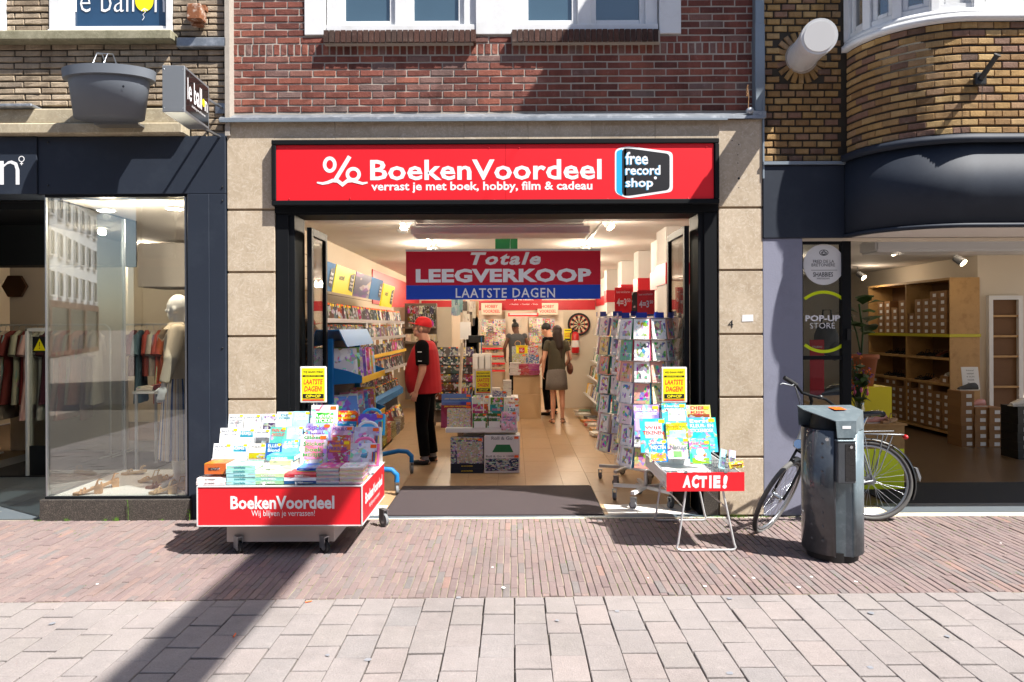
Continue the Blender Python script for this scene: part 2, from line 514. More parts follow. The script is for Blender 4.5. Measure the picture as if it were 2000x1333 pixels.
mat('wire', 'c8cacb', .35, .4, var=0)
mat('grey_metal', '84888c', .45, .5, var=.06)
mat('black_rubber', '1a1a1b', .8, var=.15)
mat('grey_rubber', '6d7073', .7, var=.15)
mat('tyre', '5b5a58', .85, var=.15, scale=40)
mat('black_plastic', '141517', .4, var=.1)
mat('black_gloss', '101114', .18, var=.1, coat=.5)
mat('bin_paint', '383d43', .42, .25, var=.12, scale=5, coat=.6, stain='565d64', stain_amt=.35, stain_scale=9)
mat('bin_top', '6b7980', .42, .35, var=.15, scale=12, stain='8f9a9e', stain_amt=.5, stain_scale=12)
mat('bin_inside', '0c0c0d', .6)
mat('rust', '7a4a2c', .9, var=.3, scale=30, stain='d8cfc2', stain_amt=.9, stain_scale=16, bump=.6)
mat('planter_plastic', '666c74', .6, var=.06, scale=4, stain='6a6f75', stain_amt=.4, stain_scale=5)
mat('blue_metal', '146aa8', .5, var=.05, spec=.3)
mat('banner_red', 'cc1230', .5, var=.02)
mat('banner_blue', '1848bc', .5, var=.02)
mat('banner_white', 'f6f6f8', .6, var=0)
mat('blue_shelf', '2c6496', .6, spec=.2, var=.1)
mat('shelf_edge', 'a9a6a8', .4, .2, var=.08)
mat('shelf_yellow', 'e0b42a', .5, var=.05)
mat('shelf_back', '6b5f55', .7, var=.1)
mat('pages', 'd8d2c4', .8, var=.1, scale=90)
mat('white_card', 'dcdcdc', .5, var=.02)
mat('cream_wall', 'd3c8b6', .8, var=.04, scale=3)
mat('white_wall', 'cbc7c2', .8, var=.04, scale=3)
mat('slat_wall', 'c8b8a2', .7, var=.04, scale=3)
mat('ceiling_white', 'd2cbc4', .85, var=.03, scale=2)
mat('shop_tile', 'a88a68', .35, var=.13, scale=5, orand=.07, stain='96795a', stain_amt=.4, stain_scale=6)
mat('grout', '6d5a45', .9)
mat('door_mat', '3a3133', .95, var=.35, scale=160, bump=.8, bscale=300)
mat('black_mat', '18181a', .95, var=.3, scale=120, bump=.6, bscale=200)
mat('threshold_metal', '6f7d88', .4, .5, var=.2, scale=15)
mat('pale_kerb', 'c8c2ae', .85, var=.15, scale=18, stain='b08c58', stain_amt=.4, stain_scale=8)
mat('white_tile', 'cfccc6', .45, var=.06, scale=9)
mat('slate_tile', '535b61', .5, var=.12, scale=8, orand=.08)
mat('concrete_floor', '5d4a36', .3, var=.25, scale=3)
mat('skin', 'd29c82', .55, var=.05, scale=14)
mat('skin_tan', '9c6a4c', .55, var=.05, scale=14)
mat('skin_dark', '5a3826', .5, var=.05)
mat('red_cloth', 'b5121f', .8, var=.07, scale=14, bump=.4, bscale=120)
mat('red_cap', 'd01620', .7, var=.05, scale=20)
mat('black_cloth', '0a0a0c', .95, spec=.15, var=.15, scale=18, bump=.5, bscale=90)
mat('olive_cloth', '4b4636', .9, var=.1, scale=20, bump=.4)
mat('tweed', '77706a', .95, var=.4, scale=60, bump=.5)
mat('grey_vest', '45474b', .9, var=.1, scale=20)
mat('hair_brown', '2c1a12', .6, var=.4, scale=40, bump=.8, bscale=90)
mat('hair_black', '0e0c0c', .55, var=.3, scale=40, bump=.6)
mat('hair_stubble', '96705e', .7, var=.15, scale=60)
mat('leather_brown', '6a3a2a', .45, var=.15)
mat('leather_black', '121214', .4, var=.1)
mat('sock_grey', '9c9ca0', .9)
mat('mannequin_white', 'd9d6d2', .35, var=.01)
mat('beige_cloth', 'c6b7a0', .9, var=.06, scale=14, bump=.5, bscale=80)
mat('kraft', '8f6a45', .8, var=.1, scale=9, orand=.12)
mat('kraft_dark', '6e4f33', .8, var=.1, scale=9, orand=.1)
mat('plywood', 'b08a56', .6, var=.16, scale=4, stain='8a6234', stain_amt=.6, stain_scale=7)
mat('plywood_edge', 'c9a86a', .6, var=.1)
mat('lime_edge', 'b8b020', .5)
mat('leaf', '2c4a1c', .6, var=.3, scale=20, orand=.2)
mat('weed', '5f8a26', .6, var=.3, scale=20, irand=.2)
mat('terracotta', '9a5a3c', .8, var=.1)
mat('shoe_tan', 'b08a62', .6, var=.12)
mat('shoe_cork', 'b59a72', .8, var=.3, scale=80)
mat('shoe_white', 'd0ccc4', .5)
mat('shoe_pink', 'c58a80', .5)
mat('extinguisher', 'c01018', .3, coat=.4, var=0)
mat('dart_black', '121210', .7); mat('dart_cream', 'cfc3a0', .7)
mat('green_exit', '0f6b3c', .5, var=0)
mat('counter_wood', 'c9ac86', .5, var=.06)
mat('bronze_ceiling', '4a3020', .35, .3, var=.1)
mat('soil_moss', '7c9a2c', .9, var=.3)
glass_mat('shop_glass', (.90, .92, .91), .085)
glass_mat('side_glass', (.80, .84, .82), .10)
glass_mat('door_glass', (.72, .74, .74), .12)
glass_mat('clear_wrap', (.93, .94, .96), .10, .12)
mat('blue_pane', '3f5563', .08, var=.15, scale=1.2, spec=.8, coat=.4)
mat('navy_pane', '24405c', .08, var=.25, scale=3, spec=.8)
print_mat('dvd_print', 3.5, .5, .35, .4, .35, .5, 1.8, .3)
print_mat('card_print', 4., .0, .5, .62, 1.0, .8, .9, .5, centre=True)
print_mat('kids_print', 5., .45, .35, .35, .85, .85, .7, .35)
print_mat('novel_print', 3., .4, .15, .1, .4, .6, .8, .4)
print_mat('puzzle_print', 13., .5, .3, .6, .6, .7, .75, .4)
print_mat('cloth_print', 3., .3, .1, .0, .5, .5, .75, .9)
mat('lamp_body', 'c9c9c9', .4)
emis('lamp_glow', 'ffe2b0', 14.)
emis('lamp_glow_white', 'fff2dc', 12.)
mat('painted_white_brick', 'c6cacd', .8, var=.08, scale=9)
mat('opposite_brick', '5c3a2e', .9, var=.2, scale=12)
mat('dark_opening', '23282c', .2, var=.2)
mat('roof_slate', '3a3b3f', .8, var=.2)
mat('asphalt_far', '8c8279', .9, var=.12, scale=3)
# ------------------------------------------------------------ ground
def struct(o): o['kind'] = 'structure'; return o


b = MB(); b.box(-400, 400, -400, 400, -.9, -.035); struct(b.build('ground', 'asphalt_far'))
SLOPE = .0155


def edge_y(x): return -1.79 + SLOPE * x


# the brick pavement: bed, bricks
b = MB(); b.add([(-9, 0.02, -.008), (-9, edge_y(-9), -.008), (9, edge_y(9), -.008), (9, 0.02, -.008)], [(0, 1, 2, 3)])
pavement = struct(b.build('pavement', 'paving_joint'))


def piece_meshes(name, mt, L, W, T, n, jit, chamfer, axis_y=True):
    """A few uneven pieces, origin at the middle of the top face; length along Y."""
    out = []
    for k in range(n):
        mb = MB(); c = chamfer
        def j(): return rnd.uniform(-jit, jit)
        hx, hy = W / 2, L / 2
        bot = [(-hx + j(), -hy + j(), -T), (hx + j(), -hy + j(), -T), (hx + j(), hy + j(), -T), (-hx + j(), hy + j(), -T)]
        mid = [(q[0], q[1], -c) for q in bot]
        top = [(math.copysign(abs(q[0]) - c, q[0]), math.copysign(abs(q[1]) - c, q[1]), j() * .4) for q in bot]
        mb.add(bot + mid + top, [(0, 1, 5, 4), (1, 2, 6, 5), (2, 3, 7, 6), (3, 0, 4, 7), (4, 5, 9, 8), (5, 6, 10, 9), (6, 7, 11, 10), (7, 4, 8, 11), (8, 9, 10, 11)])
        me = bpy.data.meshes.new(name); me.from_pydata(mb.v, [], mb.f); me.materials.append(MATS[mt]); me.update()
        out.append(me)
    return out


def place_pieces(meshes, spots, name, parent, limit, mt, stuff_name, key):
    """spots: (loc, rot, scale). The first `limit` by key become objects, the rest one joined part."""
    spots = sorted(spots, key=key)
    for loc, rot, sc in spots[:limit]:
        o = bpy.data.objects.new(name, rnd.choice(meshes)); COL.objects.link(o)
        o.location = loc; o.rotation_euler = rot; o.scale = sc; o.parent = parent
    rest = spots[limit:]
    if rest:
        V, Fs = [], []
        cache = [([v.co.copy() for v in me.vertices], [tuple(p.vertices) for p in me.polygons]) for me in meshes]
        from mathutils import Euler
        for loc, rot, sc in rest:
            vs, fs = rnd.choice(cache); o = len(V); M = Euler(rot).to_matrix()
            V += [tuple(Vector(loc) + M @ Vector((v.x * sc[0], v.y * sc[1], v.z * sc[2]))) for v in vs]
            Fs += [tuple(i + o for i in f) for f in fs]
        me = bpy.data.meshes.new(stuff_name); me.from_pydata(V, [], Fs); me.materials.append(MATS[mt]); me.update()
        o = bpy.data.objects.new(stuff_name, me); COL.objects.link(o); o.parent = parent; o['kind'] = 'stuff'


BL, BW = .200, .0500
spots = []
x = -6.6
while x < 6.6:
    y = -.035 - rnd.random() * BL if rnd.random() < .5 else -.035 - rnd.choice((.5, 1., .72)) * BL
    prev = -.035
    xo = rnd.uniform(-.0012, .0012)
    first = True
    while prev > edge_y(x) + .012:
        if not first: y = prev - BL + rnd.uniform(-.003, .003)
        first = False
        y2 = max(y, edge_y(x) + .004)
        if y2 > edge_y(x) + .004 and y2 - edge_y(x) < .04: y2 = edge_y(x) + .004
        ln = prev - y2 - rnd.uniform(.003, .006)
        if ln > .015:
            spots.append(((x + xo + rnd.uniform(-.0012, .0012), (prev + y2) / 2, rnd.uniform(-.0035, .002)), (rnd.uniform(-.012, .012), rnd.uniform(-.03, .03), rnd.uniform(-.009, .009)),
                          (1 + rnd.uniform(-.05, .02), ln / BL, 1)))
        prev = y2
    x += BW
pm = piece_meshes('paving_brick', 'paving_brick', BL, BW - .0045, .03, 6, .0014, .0035)
place_pieces(pm, spots, 'paving_brick', pavement, 300, 'paving_brick', 'far_paving_bricks', key=lambda s: (-s[0][1] * -1000 if 0 else (s[0][1] > -1.35) * 100 + abs(s[0][0]) + (s[0][1] + 1.8) * 1.5))

# the slab-paved street in front of it
b = MB(); b.add([(-9, edge_y(-9), -.016), (-9, -9.2, -.016), (9, -9.2, -.016), (9, edge_y(9), -.016)], [(0, 1, 2, 3)])
street = struct(b.build('street', 'slab_joint'))
SL, SW = .262, .1855
spots = []
x = -6.4; k = 0
while x < 6.4:
    prev = edge_y(x) - .003; first = True
    while prev > -8.8:
        ln = (SL * (.52 if k % 2 else 1.) if first else SL) * (1 if not first else rnd.uniform(.75, 1)); first = False
        y2 = prev - ln
        spots.append(((x + rnd.uniform(-.002, .002), (prev + y2) / 2, rnd.uniform(-.004, .002)), (rnd.uniform(-.008, .008), rnd.uniform(-.012, .012), rnd.uniform(-.006, .006)),
                      (1, (ln - .011) / SL, 1)))
        prev = y2
    x += SW; k += 1
pm = piece_meshes('paving_slab', 'paving_slab', SL, SW - .0065, .03, 6, .0022, .003)
place_pieces(pm, spots, 'paving_slab', street, 300, 'paving_slab', 'far_paving_slabs', key=lambda s: (s[0][1] < -3.35) * 100 + abs(s[0][0]) * .6 - s[0][1] * .1)


# ------------------------------------------------------------ brick walls
def brick_piece_meshes(mt, L, Hh, D, n=6, rough=.0025, ch=.004):
    """Stretcher faces looking to -Y; origin at the middle of the front."""
    out = []
    for k in range(n):
        def j(a=rough): return rnd.uniform(-a, a)
        hx, hz = L / 2, Hh / 2
        ring = [(-hx, -hz), (0, -hz), (hx, -hz), (hx, hz), (0, hz), (-hx, hz)]
        back = [(a, D, c) for a, c in ring]
        mid = [(a + j() * .6, ch, c + j() * .6) for a, c in ring]
        fr = [(a - math.copysign(ch, a) if a else j(), j() * .9, c - math.copysign(ch, c) + j() * .5) for a, c in ring]
        fs = []
        for i in range(6):
            i2 = (i + 1) % 6
            fs += [(i, i2, 6 + i2, 6 + i), (6 + i, 6 + i2, 12 + i2, 12 + i)]
        fs += [(12, 13, 16, 17), (13, 14, 15, 16)]
        me = bpy.data.meshes.new('brick'); me.from_pydata(back + mid + fr, [], fs); me.materials.append(MATS[mt]); me.update()
        out.append(me)
    return out


def brick_rows(x0, x1, z0, z1, y, pitch, L, holes, off=0., jitter=.0015, half=.5, mix=0.):
    out = []; r = 0; z = z0 + pitch / 2
    while z < z1:
        x = x0 - L * ((r % 2) * half + off) - rnd.uniform(0, .02); r += 1
        while x < x1:
            ln = L * (.5 if (mix and rnd.random() < mix) else 1.)
            a, c = max(x, x0), min(x + ln, x1)
            segs = [(a, c)]
            for hx0, hx1, hz0, hz1 in holes:
                if hz0 < z < hz1:
                    n2 = []
                    for p, q in segs:
                        if q <= hx0 or p >= hx1: n2.append((p, q)); continue
                        if p < hx0: n2.append((p, hx0))
                        if q > hx1: n2.append((hx1, q))
                    segs = n2
            for p, q in segs:
                if q - p > .03:
                    out.append((((p + q) / 2, y + rnd.uniform(-jitter, jitter), z + rnd.uniform(-.001, .001)), (0, rnd.uniform(-.004, .004), rnd.uniform(-.006, .006)), ((q - p - .011) / L, 1, 1)))
            x += ln
        z += pitch
    return out


def in_view_key(z_cut):
    return lambda s: (s[0][2] > z_cut) * 100 + abs(s[0][0]) + s[0][2] * .1


# ------------------------------------------------------------ middle building
mid = thing('shop_building', 'red brick building with beige marble shop surround and white upstairs windows', 'building', (0, 0, 0))
WY = .08                                       # front of the brickwork
hol = [(-1.845, 1.515, 4.315, 7.)]
wx = lambda p: XX(p, WY)
X0, X1 = wx(453), wx(1475)
holes = [(wx(598), wx(1332), 4.33, 7.2), (wx(638), wx(930), 4.23, 4.4), (wx(1002), wx(1290), 4.23, 4.4)]
sp = brick_rows(X0, X1, 3.63, 4.15, WY, .0645, .2125, [])
sold = []
x = X0
while x < X1 - .03:
    sold.append(((x + .032, WY + rnd.uniform(-.002, .002), 4.2), (0, R(90) + rnd.uniform(-.02, .02), 0), (.092 / .2125, 1, .96)))
    x += .0635
sp2 = brick_rows(X0, X1, 4.252, 6.6, WY, .0645, .2125, holes)
bmesh_red = brick_piece_meshes('red_brick', .2125, .051, .08, 8, .0025, .004)
place_pieces(bmesh_red, sp + sold + sp2, 'brick', mid, 300, 'red_brick', 'upper_bricks', key=in_view_key(4.62))
b = MB()
b.box(X0 - .03, wx(598) + .02, WY + .0055, WY + .3, 3.54, 6.7); b.box(wx(1332) - .02, X1 + .02, WY + .0055, WY + .3, 3.54, 6.7)
b.box(wx(598) + .02, wx(1332) - .02, WY + .006, WY + .3, 3.54, 4.36)
b.build('wall', 'mortar', mid)
b = MB(); b.box(wx(598) - .1, wx(1332) + .1, WY + .30, WY + .32, 4.2, 6.7); b.build('inner_wall', 'dark_opening', mid)
# sills of bricks on end, dark with moss
for a, c in ((638, 928), (1002, 1290)):
    b = MB(); x = wx(a); xe = wx(c)
    while x < xe - .02:
        w = .0485
        t = rnd.uniform(-.004, .004)
        b.prism([(WY - .075 + t, 4.235), (WY + .06, 4.235), (WY + .06, 4.36), (WY - .068 + t, 4.345)], x + .003, x + w - .003, axis='x')
        x += w + .002
    b.build('brick_sill', 'sill_brick', mid)
    b = MB(); b.box(wx(a) + .002, xe - .004, WY - .055, WY + .05, 4.228, 4.34); b.build('sill_mortar', 'mortar', mid)
# window casings, frames, sashes
for a, c in ((598, 638), (932, 1000), (1290, 1332)):
    b = MB(); b.box(wx(a), wx(c), WY - .014, WY + .10, 4.327, 6.6); b.build('casing_board', 'white_paint', mid, bevel=.003)
for a, c in ((640, 932), (1000, 1288)):
    b = MB(); xa, xc = wx(a), wx(c); m_ = (xa + xc) / 2
    zz = 4.345
    b.box(xa, xc, WY - .004, WY + .12, zz, zz + .075)                 # bottom rail
    for p, q in ((xa, xa + .11), (xc - .11, xc), (m_ - .06, m_ + .06)): b.box(p, q, WY + .02, WY + .12, zz + .075, 6.5)
    f = b.build('window', 'white_paint', mid, bevel=.004)
    for p, q in ((xa + .11, m_ - .06), (m_ + .06, xc - .11)):
        s_ = MB(); y0, y1 = WY + .045, WY + .09
        s_.box(p, p + .05, y0, y1, zz + .075, 6.4); s_.box(q - .05, q, y0, y1, zz + .075, 6.4); s_.box(p + .05, q - .05, y0 + .001, y1, zz + .0755, zz + .13)
        s_.build('sash', 'white_paint', f, bevel=.003)
        g = MB(); g.box(p + .05, q - .05, y0 + .022, y0 + .03, zz + .13, 6.4); g.build('pane', 'blue_pane', f)
b = MB(); b.box(wx(598), wx(1332), WY - .01, WY + .2, 6.45, 6.7); b.build('window_head', 'white_paint', mid)
# lead flashing over the stone
b = MB(); xs = [X0 - .06, -1.62, -.66, .3, 1.25, X1 + .04]
for i in range(5):
    p, q = xs[i], xs[i + 1] + (.012 if i < 4 else 0); u = .0015 * (i % 2)
    b.add([(p, WY + .005, 3.615 + u), (q, WY + .005, 3.615 + u), (q, WY - .006, 3.612 + u), (p, WY - .006, 3.612 + u), (p, -.035 - u, 3.552 + u), (q, -.035 - u, 3.552 + u),
           (q, -.037 - u, 3.527), (p, -.037 - u, 3.527), (p, -.02, 3.53), (q, -.02, 3.53)],
          [(0, 3, 2, 1), (3, 4, 5, 2), (4, 7, 6, 5), (7, 8, 9, 6)])
b.build('lead_flashing', 'lead', mid)
b = MB(); b.box(X0 - .05, XX(1420, 0), -.048, -.0365, 3.512, 3.531); b.build('drip_trim', 'zinc', mid)
# marble cladding
JZ = [0., .524, 1.057, 1.618, 2.188, 2.744, 3.53]
for x0, x1, side in ((XX(445, 0), XX(537, 0) - .0, 'l'), (XX(1405, 0), XX(1490, 0), 'r')):
    for i in range(6):
        for p, q in ([(x0, x1)]):
            b = MB(); b.box(p, q, 0. + rnd.uniform(0, .002), .03, JZ[i] + .011, JZ[i + 1] - (.011 if i < 5 else 0)); b.build('marble_slab', 'marble', mid, bevel=.002)
    b = MB(); b.box(x0 + .002, x1 - .002, .014, .34, 0, 3.525); b.build('pillar_core', 'joint_strip', mid)
LX = [XX(p, 0) for p in (537, 656, 781, 908, 1033, 1157, 1281, 1405)]
for i in range(7):
    b = MB(); b.box(LX[i] + .001, LX[i + 1] - .001, .0 + rnd.uniform(0, .0015), .04, 3.30, 3.529); b.build('marble_slab', 'marble', mid, bevel=.0015)
b = MB(); b.box(LX[0], LX[-1], .042, .34, 2.80, 3.50); b.build('lintel', 'black_frame', mid)
b = MB(); b.box(-2.6, 2.3, .1, .4, 3.45, 3.56); b.build('slab_edge', 'dark_opening', mid)
# holes, number, sticker on the right pillar
b = MB(); cx, cz = P(1427, 633, 0); b.text('4', cx, cz, .048, .068, -.0015); b.build('house_number', 'ink', mid)
b = MB(); cx, cz = P(1460, 622, 0); b.prism([(cx - .05, cz - .03), (cx + .052, cz - .027), (cx + .05, cz + .033), (cx - .046, cz + .03)], -.001, .001); b.build('paper_sticker', 'white_card', mid)
b = MB()
for px, py, r in ((1443, 349, .012), (1443, 283, .006), (1441, 303, .005), (1441, 319, .005), (1441, 334, .004), (1443, 367, .005), (1430, 275, .005)):
    cx, cz = P(px, py, 0); b.disc((cx, 0, cz), r, -.0008, 8)
b.build('drill_holes', 'ink', mid)
# black steel frame of the shop front
xl0, xl1, xr0, xr1 = XX(537, 0), XX(574, 0), XX(1366, 0), XX(1404, 0)
b = MB(); b.box(xl0 + .001, xl1, .031, .33, .0, 2.70); b.box(xl0 + .01, xl1 - .05, .012, .031, .0, 2.70); b.build('jamb', 'black_frame', mid, bevel=.002)
b = MB(); b.box(xr0, xr1 - .001, .031, .33, .0, 2.70); b.box(xr0 + .05, xr1 - .01, .012, .031, .0, 2.70); b.build('jamb', 'black_frame', mid, bevel=.002)
b = MB(); b.box(xr0 + .03, xr1 - .012, -.006, .012, .0, .24); b.box(xl0 + .02, xl1 - .02, -.006, .012, .0, .24); b.build('jamb_base', 'granite', mid)
b = MB(); b.box(xl0 + .001, xr1 - .001, .02, .34, 2.70, 2.80); b.box(xl0, xr1, .005, .02, 2.715, 2.79); b.build('door_head', 'black_frame', mid, bevel=.002)
# folded glazed door leaves
def leaf(x, y0, y1, parent, zt=2.6):
    t = .022
    b = MB(); b.box(x - t, x + t, y0, y0 + .055, .02, zt); b.box(x - t, x + t, y1 - .055, y1, .02, zt)
    b.box(x - t, x + t, y0 + .055, y1 - .055, .0205, .2); b.box(x - t, x + t, y0 + .055, y1 - .055, zt - .07, zt - .0005)
    d = b.build('door', 'black_frame', parent, bevel=.002)
    b = MB(); b.box(x - .004, x + .004, y0 + .055, y1 - .055, .2, zt - .07); b.build('pane', 'door_glass', d)
    b = MB(); b.tube([(x + .05 * (1 if x < 0 else -1), y0 + .03, 1.2), (x + .05 * (1 if x < 0 else -1), y0 + .03, .9)], .009); b.build('handle', 'steel', d)
leaf(-1.84, .10, .62, mid); leaf(-1.905, .36, .86, mid, 2.58); leaf(1.575, .10, .80, mid); leaf(1.635, .36, 1.0, mid, 2.58)

# the sign over the door
sg = thing('shop_sign', 'long red shop sign with white percent book emblem and name above the entrance', 'sign', (0, -.02, 2.78))
def rel(o, t): o.location = (-t.location.x, -t.location.y, -t.location.z); return o
fx0, fx1 = XX(530, -.06, 335), XX(1405, -.06, 335); fz0, fz1 = ZZ(400, -.06, 960), ZZ(272, -.06, 960)
b = MB(); w = .044
b.box(fx0, fx1, -.065, .0, fz1 - w, fz1); b.box(fx0, fx1, -.065, .0, fz0, fz0 + w); b.box(fx0, fx0 + w * .9, -.0645, .0, fz0 + w, fz1 - w); b.box(fx1 - w * .9, fx1, -.0645, .0, fz0 + w, fz1 - w)
b.box(fx0 + .03, fx1 - .03, -.045, -.002, fz0 + .02, fz1 - .02)
rel(b.build('sign_frame', 'black_frame', sg, bevel=.006), sg)
SYF = -.048
gx0, gx1 = XX(538, SYF), XX(1395, SYF); gz0, gz1 = ZZ(397, SYF, 960), ZZ(281, SYF, 960)
b = MB(); mx = XX(989, SYF)
b.box(gx0, mx - .001, SYF, -.04, gz0, gz1); b.box(mx + .001, gx1, SYF, -.04, gz0, gz1)
rel(b.build('sign_panel', 'sign_red', sg), sg)
LY = SYF - .0015


def fit(mb, body, px0, py0, px1, py1, Y, bold=.0, shear=0., m=0, spacing=1., wobble=0.):
    a = P(px0, (py0 + py1) / 2, Y); c = P(px1, (py0 + py1) / 2, Y); t = P((px0 + px1) / 2, py0, Y)[1]; u = P((px0 + px1) / 2, py1, Y)[1]
    return mb.text(body, (a[0] + c[0]) / 2, (t + u) / 2, c[0] - a[0], t - u, Y, bold=bold, shear=shear, m=m, spacing=spacing, wobble=wobble)


b = MB(); fit(b, 'BoekenVoordeel', 723, 312, 1175, 352, LY, bold=.022, spacing=1.02); rel(b.build('lettering', 'sign_white', sg), sg)
b = MB(); fit(b, 'verrast je met boek, hobby, film & cadeau', 725, 355, 1157, 377, LY, bold=.024, spacing=1.0); rel(b.build('slogan_lettering', 'sign_white', sg), sg)


def ring_poly(mb, cx, cz, rx, rz, w, y, n=20, m=0, a0=0, a1=2 * math.pi):
    vs = []
    for i in range(n + 1):
        t = a0 + (a1 - a0) * i / n
        vs += [(cx + math.cos(t) * rx, y, cz + math.sin(t) * rz), (cx + math.cos(t) * (rx - w), y, cz + math.sin(t) * (rz - w))]
    mb.add(vs, [(2 * i, 2 * i + 1, 2 * i + 3, 2 * i + 2) for i in range(n)], m)


def stroke(mb, pts, w, y, m=0):
    """A flat painted stroke of width w along pts (x, z)."""
    n = len(pts); vs = []
    for i, (a, c) in enumerate(pts):
        p, q = pts[max(0, i - 1)], pts[min(n - 1, i + 1)]
        dx, dz = q[0] - p[0], q[1] - p[1]; L = math.hypot(dx, dz) or 1; ww = w[i] if isinstance(w, (list, tuple)) else w
        vs += [(a - dz / L * ww / 2, y, c + dx / L * ww / 2), (a + dz / L * ww / 2, y, c - dx / L * ww / 2)]
    mb.add(vs, [(2 * i, 2 * i + 1, 2 * i + 3, 2 * i + 2) for i in range(n - 1)], m)


b = MB(); k = (LY + DIST) / FPX
cx, cz = P(644, 322, LY); ring_poly(b, cx, cz, 13.5 * k, 16 * k, 7 * k, LY)
cx, cz = P(690, 341, LY); ring_poly(b, cx, cz, 15 * k, 14.5 * k, 7 * k, LY - .0004)
stroke(b, [P(683, 306, LY), P(655, 352, LY)], 8 * k, LY - .0008)
stroke(b, [P(x_, y_, LY) for x_, y_ in ((619, 357), (630, 359), (640, 357), (650, 353), (660, 354), (669, 361), (678, 354), (688, 353), (698, 356), (708, 359), (718, 357))], [3 * k, 5 * k, 6 * k, 7 * k, 7 * k, 9 * k, 7 * k, 7 * k, 6 * k, 5 * k, 3 * k], LY - .0012)
rel(b.build('percent_emblem', 'sign_white', sg), sg)
# the slanted record badge
b = MB()
def badge(px_list, y, m): b.add([(P(a, c, y)[0], y, P(a, c, y)[1]) for a, c in px_list][::-1], [tuple(range(len(px_list)))], m)
def rounded(pts, r=6):
    out = []
    n = len(pts)
    for i in range(n):
        p, q, s_ = Vector(pts[i - 1]), Vector(pts[i]), Vector(pts[(i + 1) % n])
        a = q + (p - q).normalized() * r; c = q + (s_ - q).normalized() * r
        for t in (0, .25, .5, .75, 1): out.append(tuple((1 - t) ** 2 * a + 2 * t * (1 - t) * q + t * t * c))
    return out
badge(rounded([(1201, 292), (1225, 286), (1314, 297), (1314, 375), (1226, 388), (1201, 378)], 9), LY, 0)
badge(rounded([(1204, 296), (1216, 291), (1216, 384), (1204, 376)], 4), LY - .0006, 1)
badge(rounded([(1215, 291), (1227, 290), (1308, 301), (1308, 371), (1227, 383), (1215, 382)], 8), LY - .0012, 2)
rel(b.build('record_badge', ['sign_white', 'ink_cyan', 'ink'], sg), sg)
b = MB()
for body, r in (('free', (1222, 297, 1266, 322)), ('record', (1222, 323, 1290, 342)), ('shop', (1222, 348, 1276, 371))):
    fit(b, body, r[0] - 1.5, r[1] + 1, r[2] - 1.5, r[3] + 1, LY - .0018, bold=.02, m=1); fit(b, body, *r, LY - .0024, bold=.02)
cx, cz = P(1280, 348, LY); b.disc((cx, 0, cz), 3 * k, LY - .0024, 10)
rel(b.build('badge_lettering', ['sign_white', 'ink_cyan'], sg), sg)
sp_ = []
for px, py in ((560, 289), (675, 289), (806, 289), (955, 289), (1014, 289), (1246, 286), (1380, 287), (565, 389), (684, 388), (966, 391), (1014, 391), (1187, 389), (1344, 388)):
    cx, cz = P(px, py, LY); sp_.append((cx, LY, cz))
studs('sign_screw', 'sign_red', sg, sp_, (.007, .004, .007), sg.location)

# drain pipe between the middle and the right building
dp = thing('drain_pipe', 'square grey zinc drain pipe between red and yellow brickwork', 'drain pipe', (2.21, .02, 3.5))
b = MB(); b.box(XX(1477, .0), XX(1496, .0), -.01, .085, 3.6, 4.38); b.box(XX(1478, 0), XX(1495.5, 0), -.005, .08, 4.375, 6.6); rel(b.build('pipe', 'zinc', dp, bevel=.006), dp)
b = MB(); b.box(XX(1470, 0), XX(1497, 0), -.03, .1, 3.53, 3.60); b.ell((XX(1466, 0), -.01, 3.60), (.045, .03, .035), 8); rel(b.build('pipe_shoe', 'lead', dp, bevel=.01), dp)
wd = MB(); x, z = XX(1463, -.02), 3.62
wd.tube([(x, -.02, z), (x + .005, -.02, z + .1), (x - .01, -.03, z + .2)], .004)
for k_ in range(7): wd.ell((x - .008 + rnd.uniform(-.006, .006), -.025, z + .11 + .015 * k_), (.007, .007, .011), 5)
tag(wd.build('dry_weed', 'kraft'), 'dry weed stalk growing from the lead beside the drain pipe', 'weed')
# ------------------------------------------------------------ left building
lb = thing('boutique_building', 'tan brick building with dark shop front and stone ledge left of the bookshop', 'building', (-4.2, 0, 0))
def rel(o, t): o.location = (-t.location.x, -t.location.y, -t.location.z); return o
def in_lb(mb, name, mt, **k): return rel(mb.build(name, mt, lb, **k), lb)
X = lambda p, Y=0.: XX(p, Y)
LYB = .03
holesL = [(X(95), X(336), 4.22, 7), (-9, X(10), 4.22, 7), (-9, X(346), 4.215, 4.35), (-9, X(347), 4.22, 4.36), (X(347), X(446), 4.17, 4.285)]
sp = brick_rows(-6.0, X(445), 3.40, 6.4, LYB, .0562, .235, [(-9, X(371), 3.3, 3.66)] + holesL, jitter=.004, half=.37)
mesh_tan = brick_piece_meshes('tan_brick', .235, .0445, .08, 8, .0035, .006)
grp = bpy.data.objects.new('tmp', None)
sp = [((l[0] + 4.2, l[1], l[2]), r, s) for l, r, s in sp]
place_pieces(mesh_tan, sp, 'brick', lb, 300, 'tan_brick', 'upper_bricks', key=lambda s: (s[0][2] > 4.62 or s[0][0] < -.5) * 100 + s[0][2])
b = MB(); b.box(-6, X(95), LYB + .011, LYB + .3, 3.38, 6.5); b.box(X(336), X(445), LYB + .011, LYB + .3, 3.38, 6.5); b.box(X(95), X(336), LYB + .011, LYB + .3, 3.38, 4.3); in_lb(b, 'wall', 'dark_mortar')
b = MB(); b.box(X(443), X(452), -.02, .3, 3.4, 6.5); in_lb(b, 'party_joint', 'mortar')
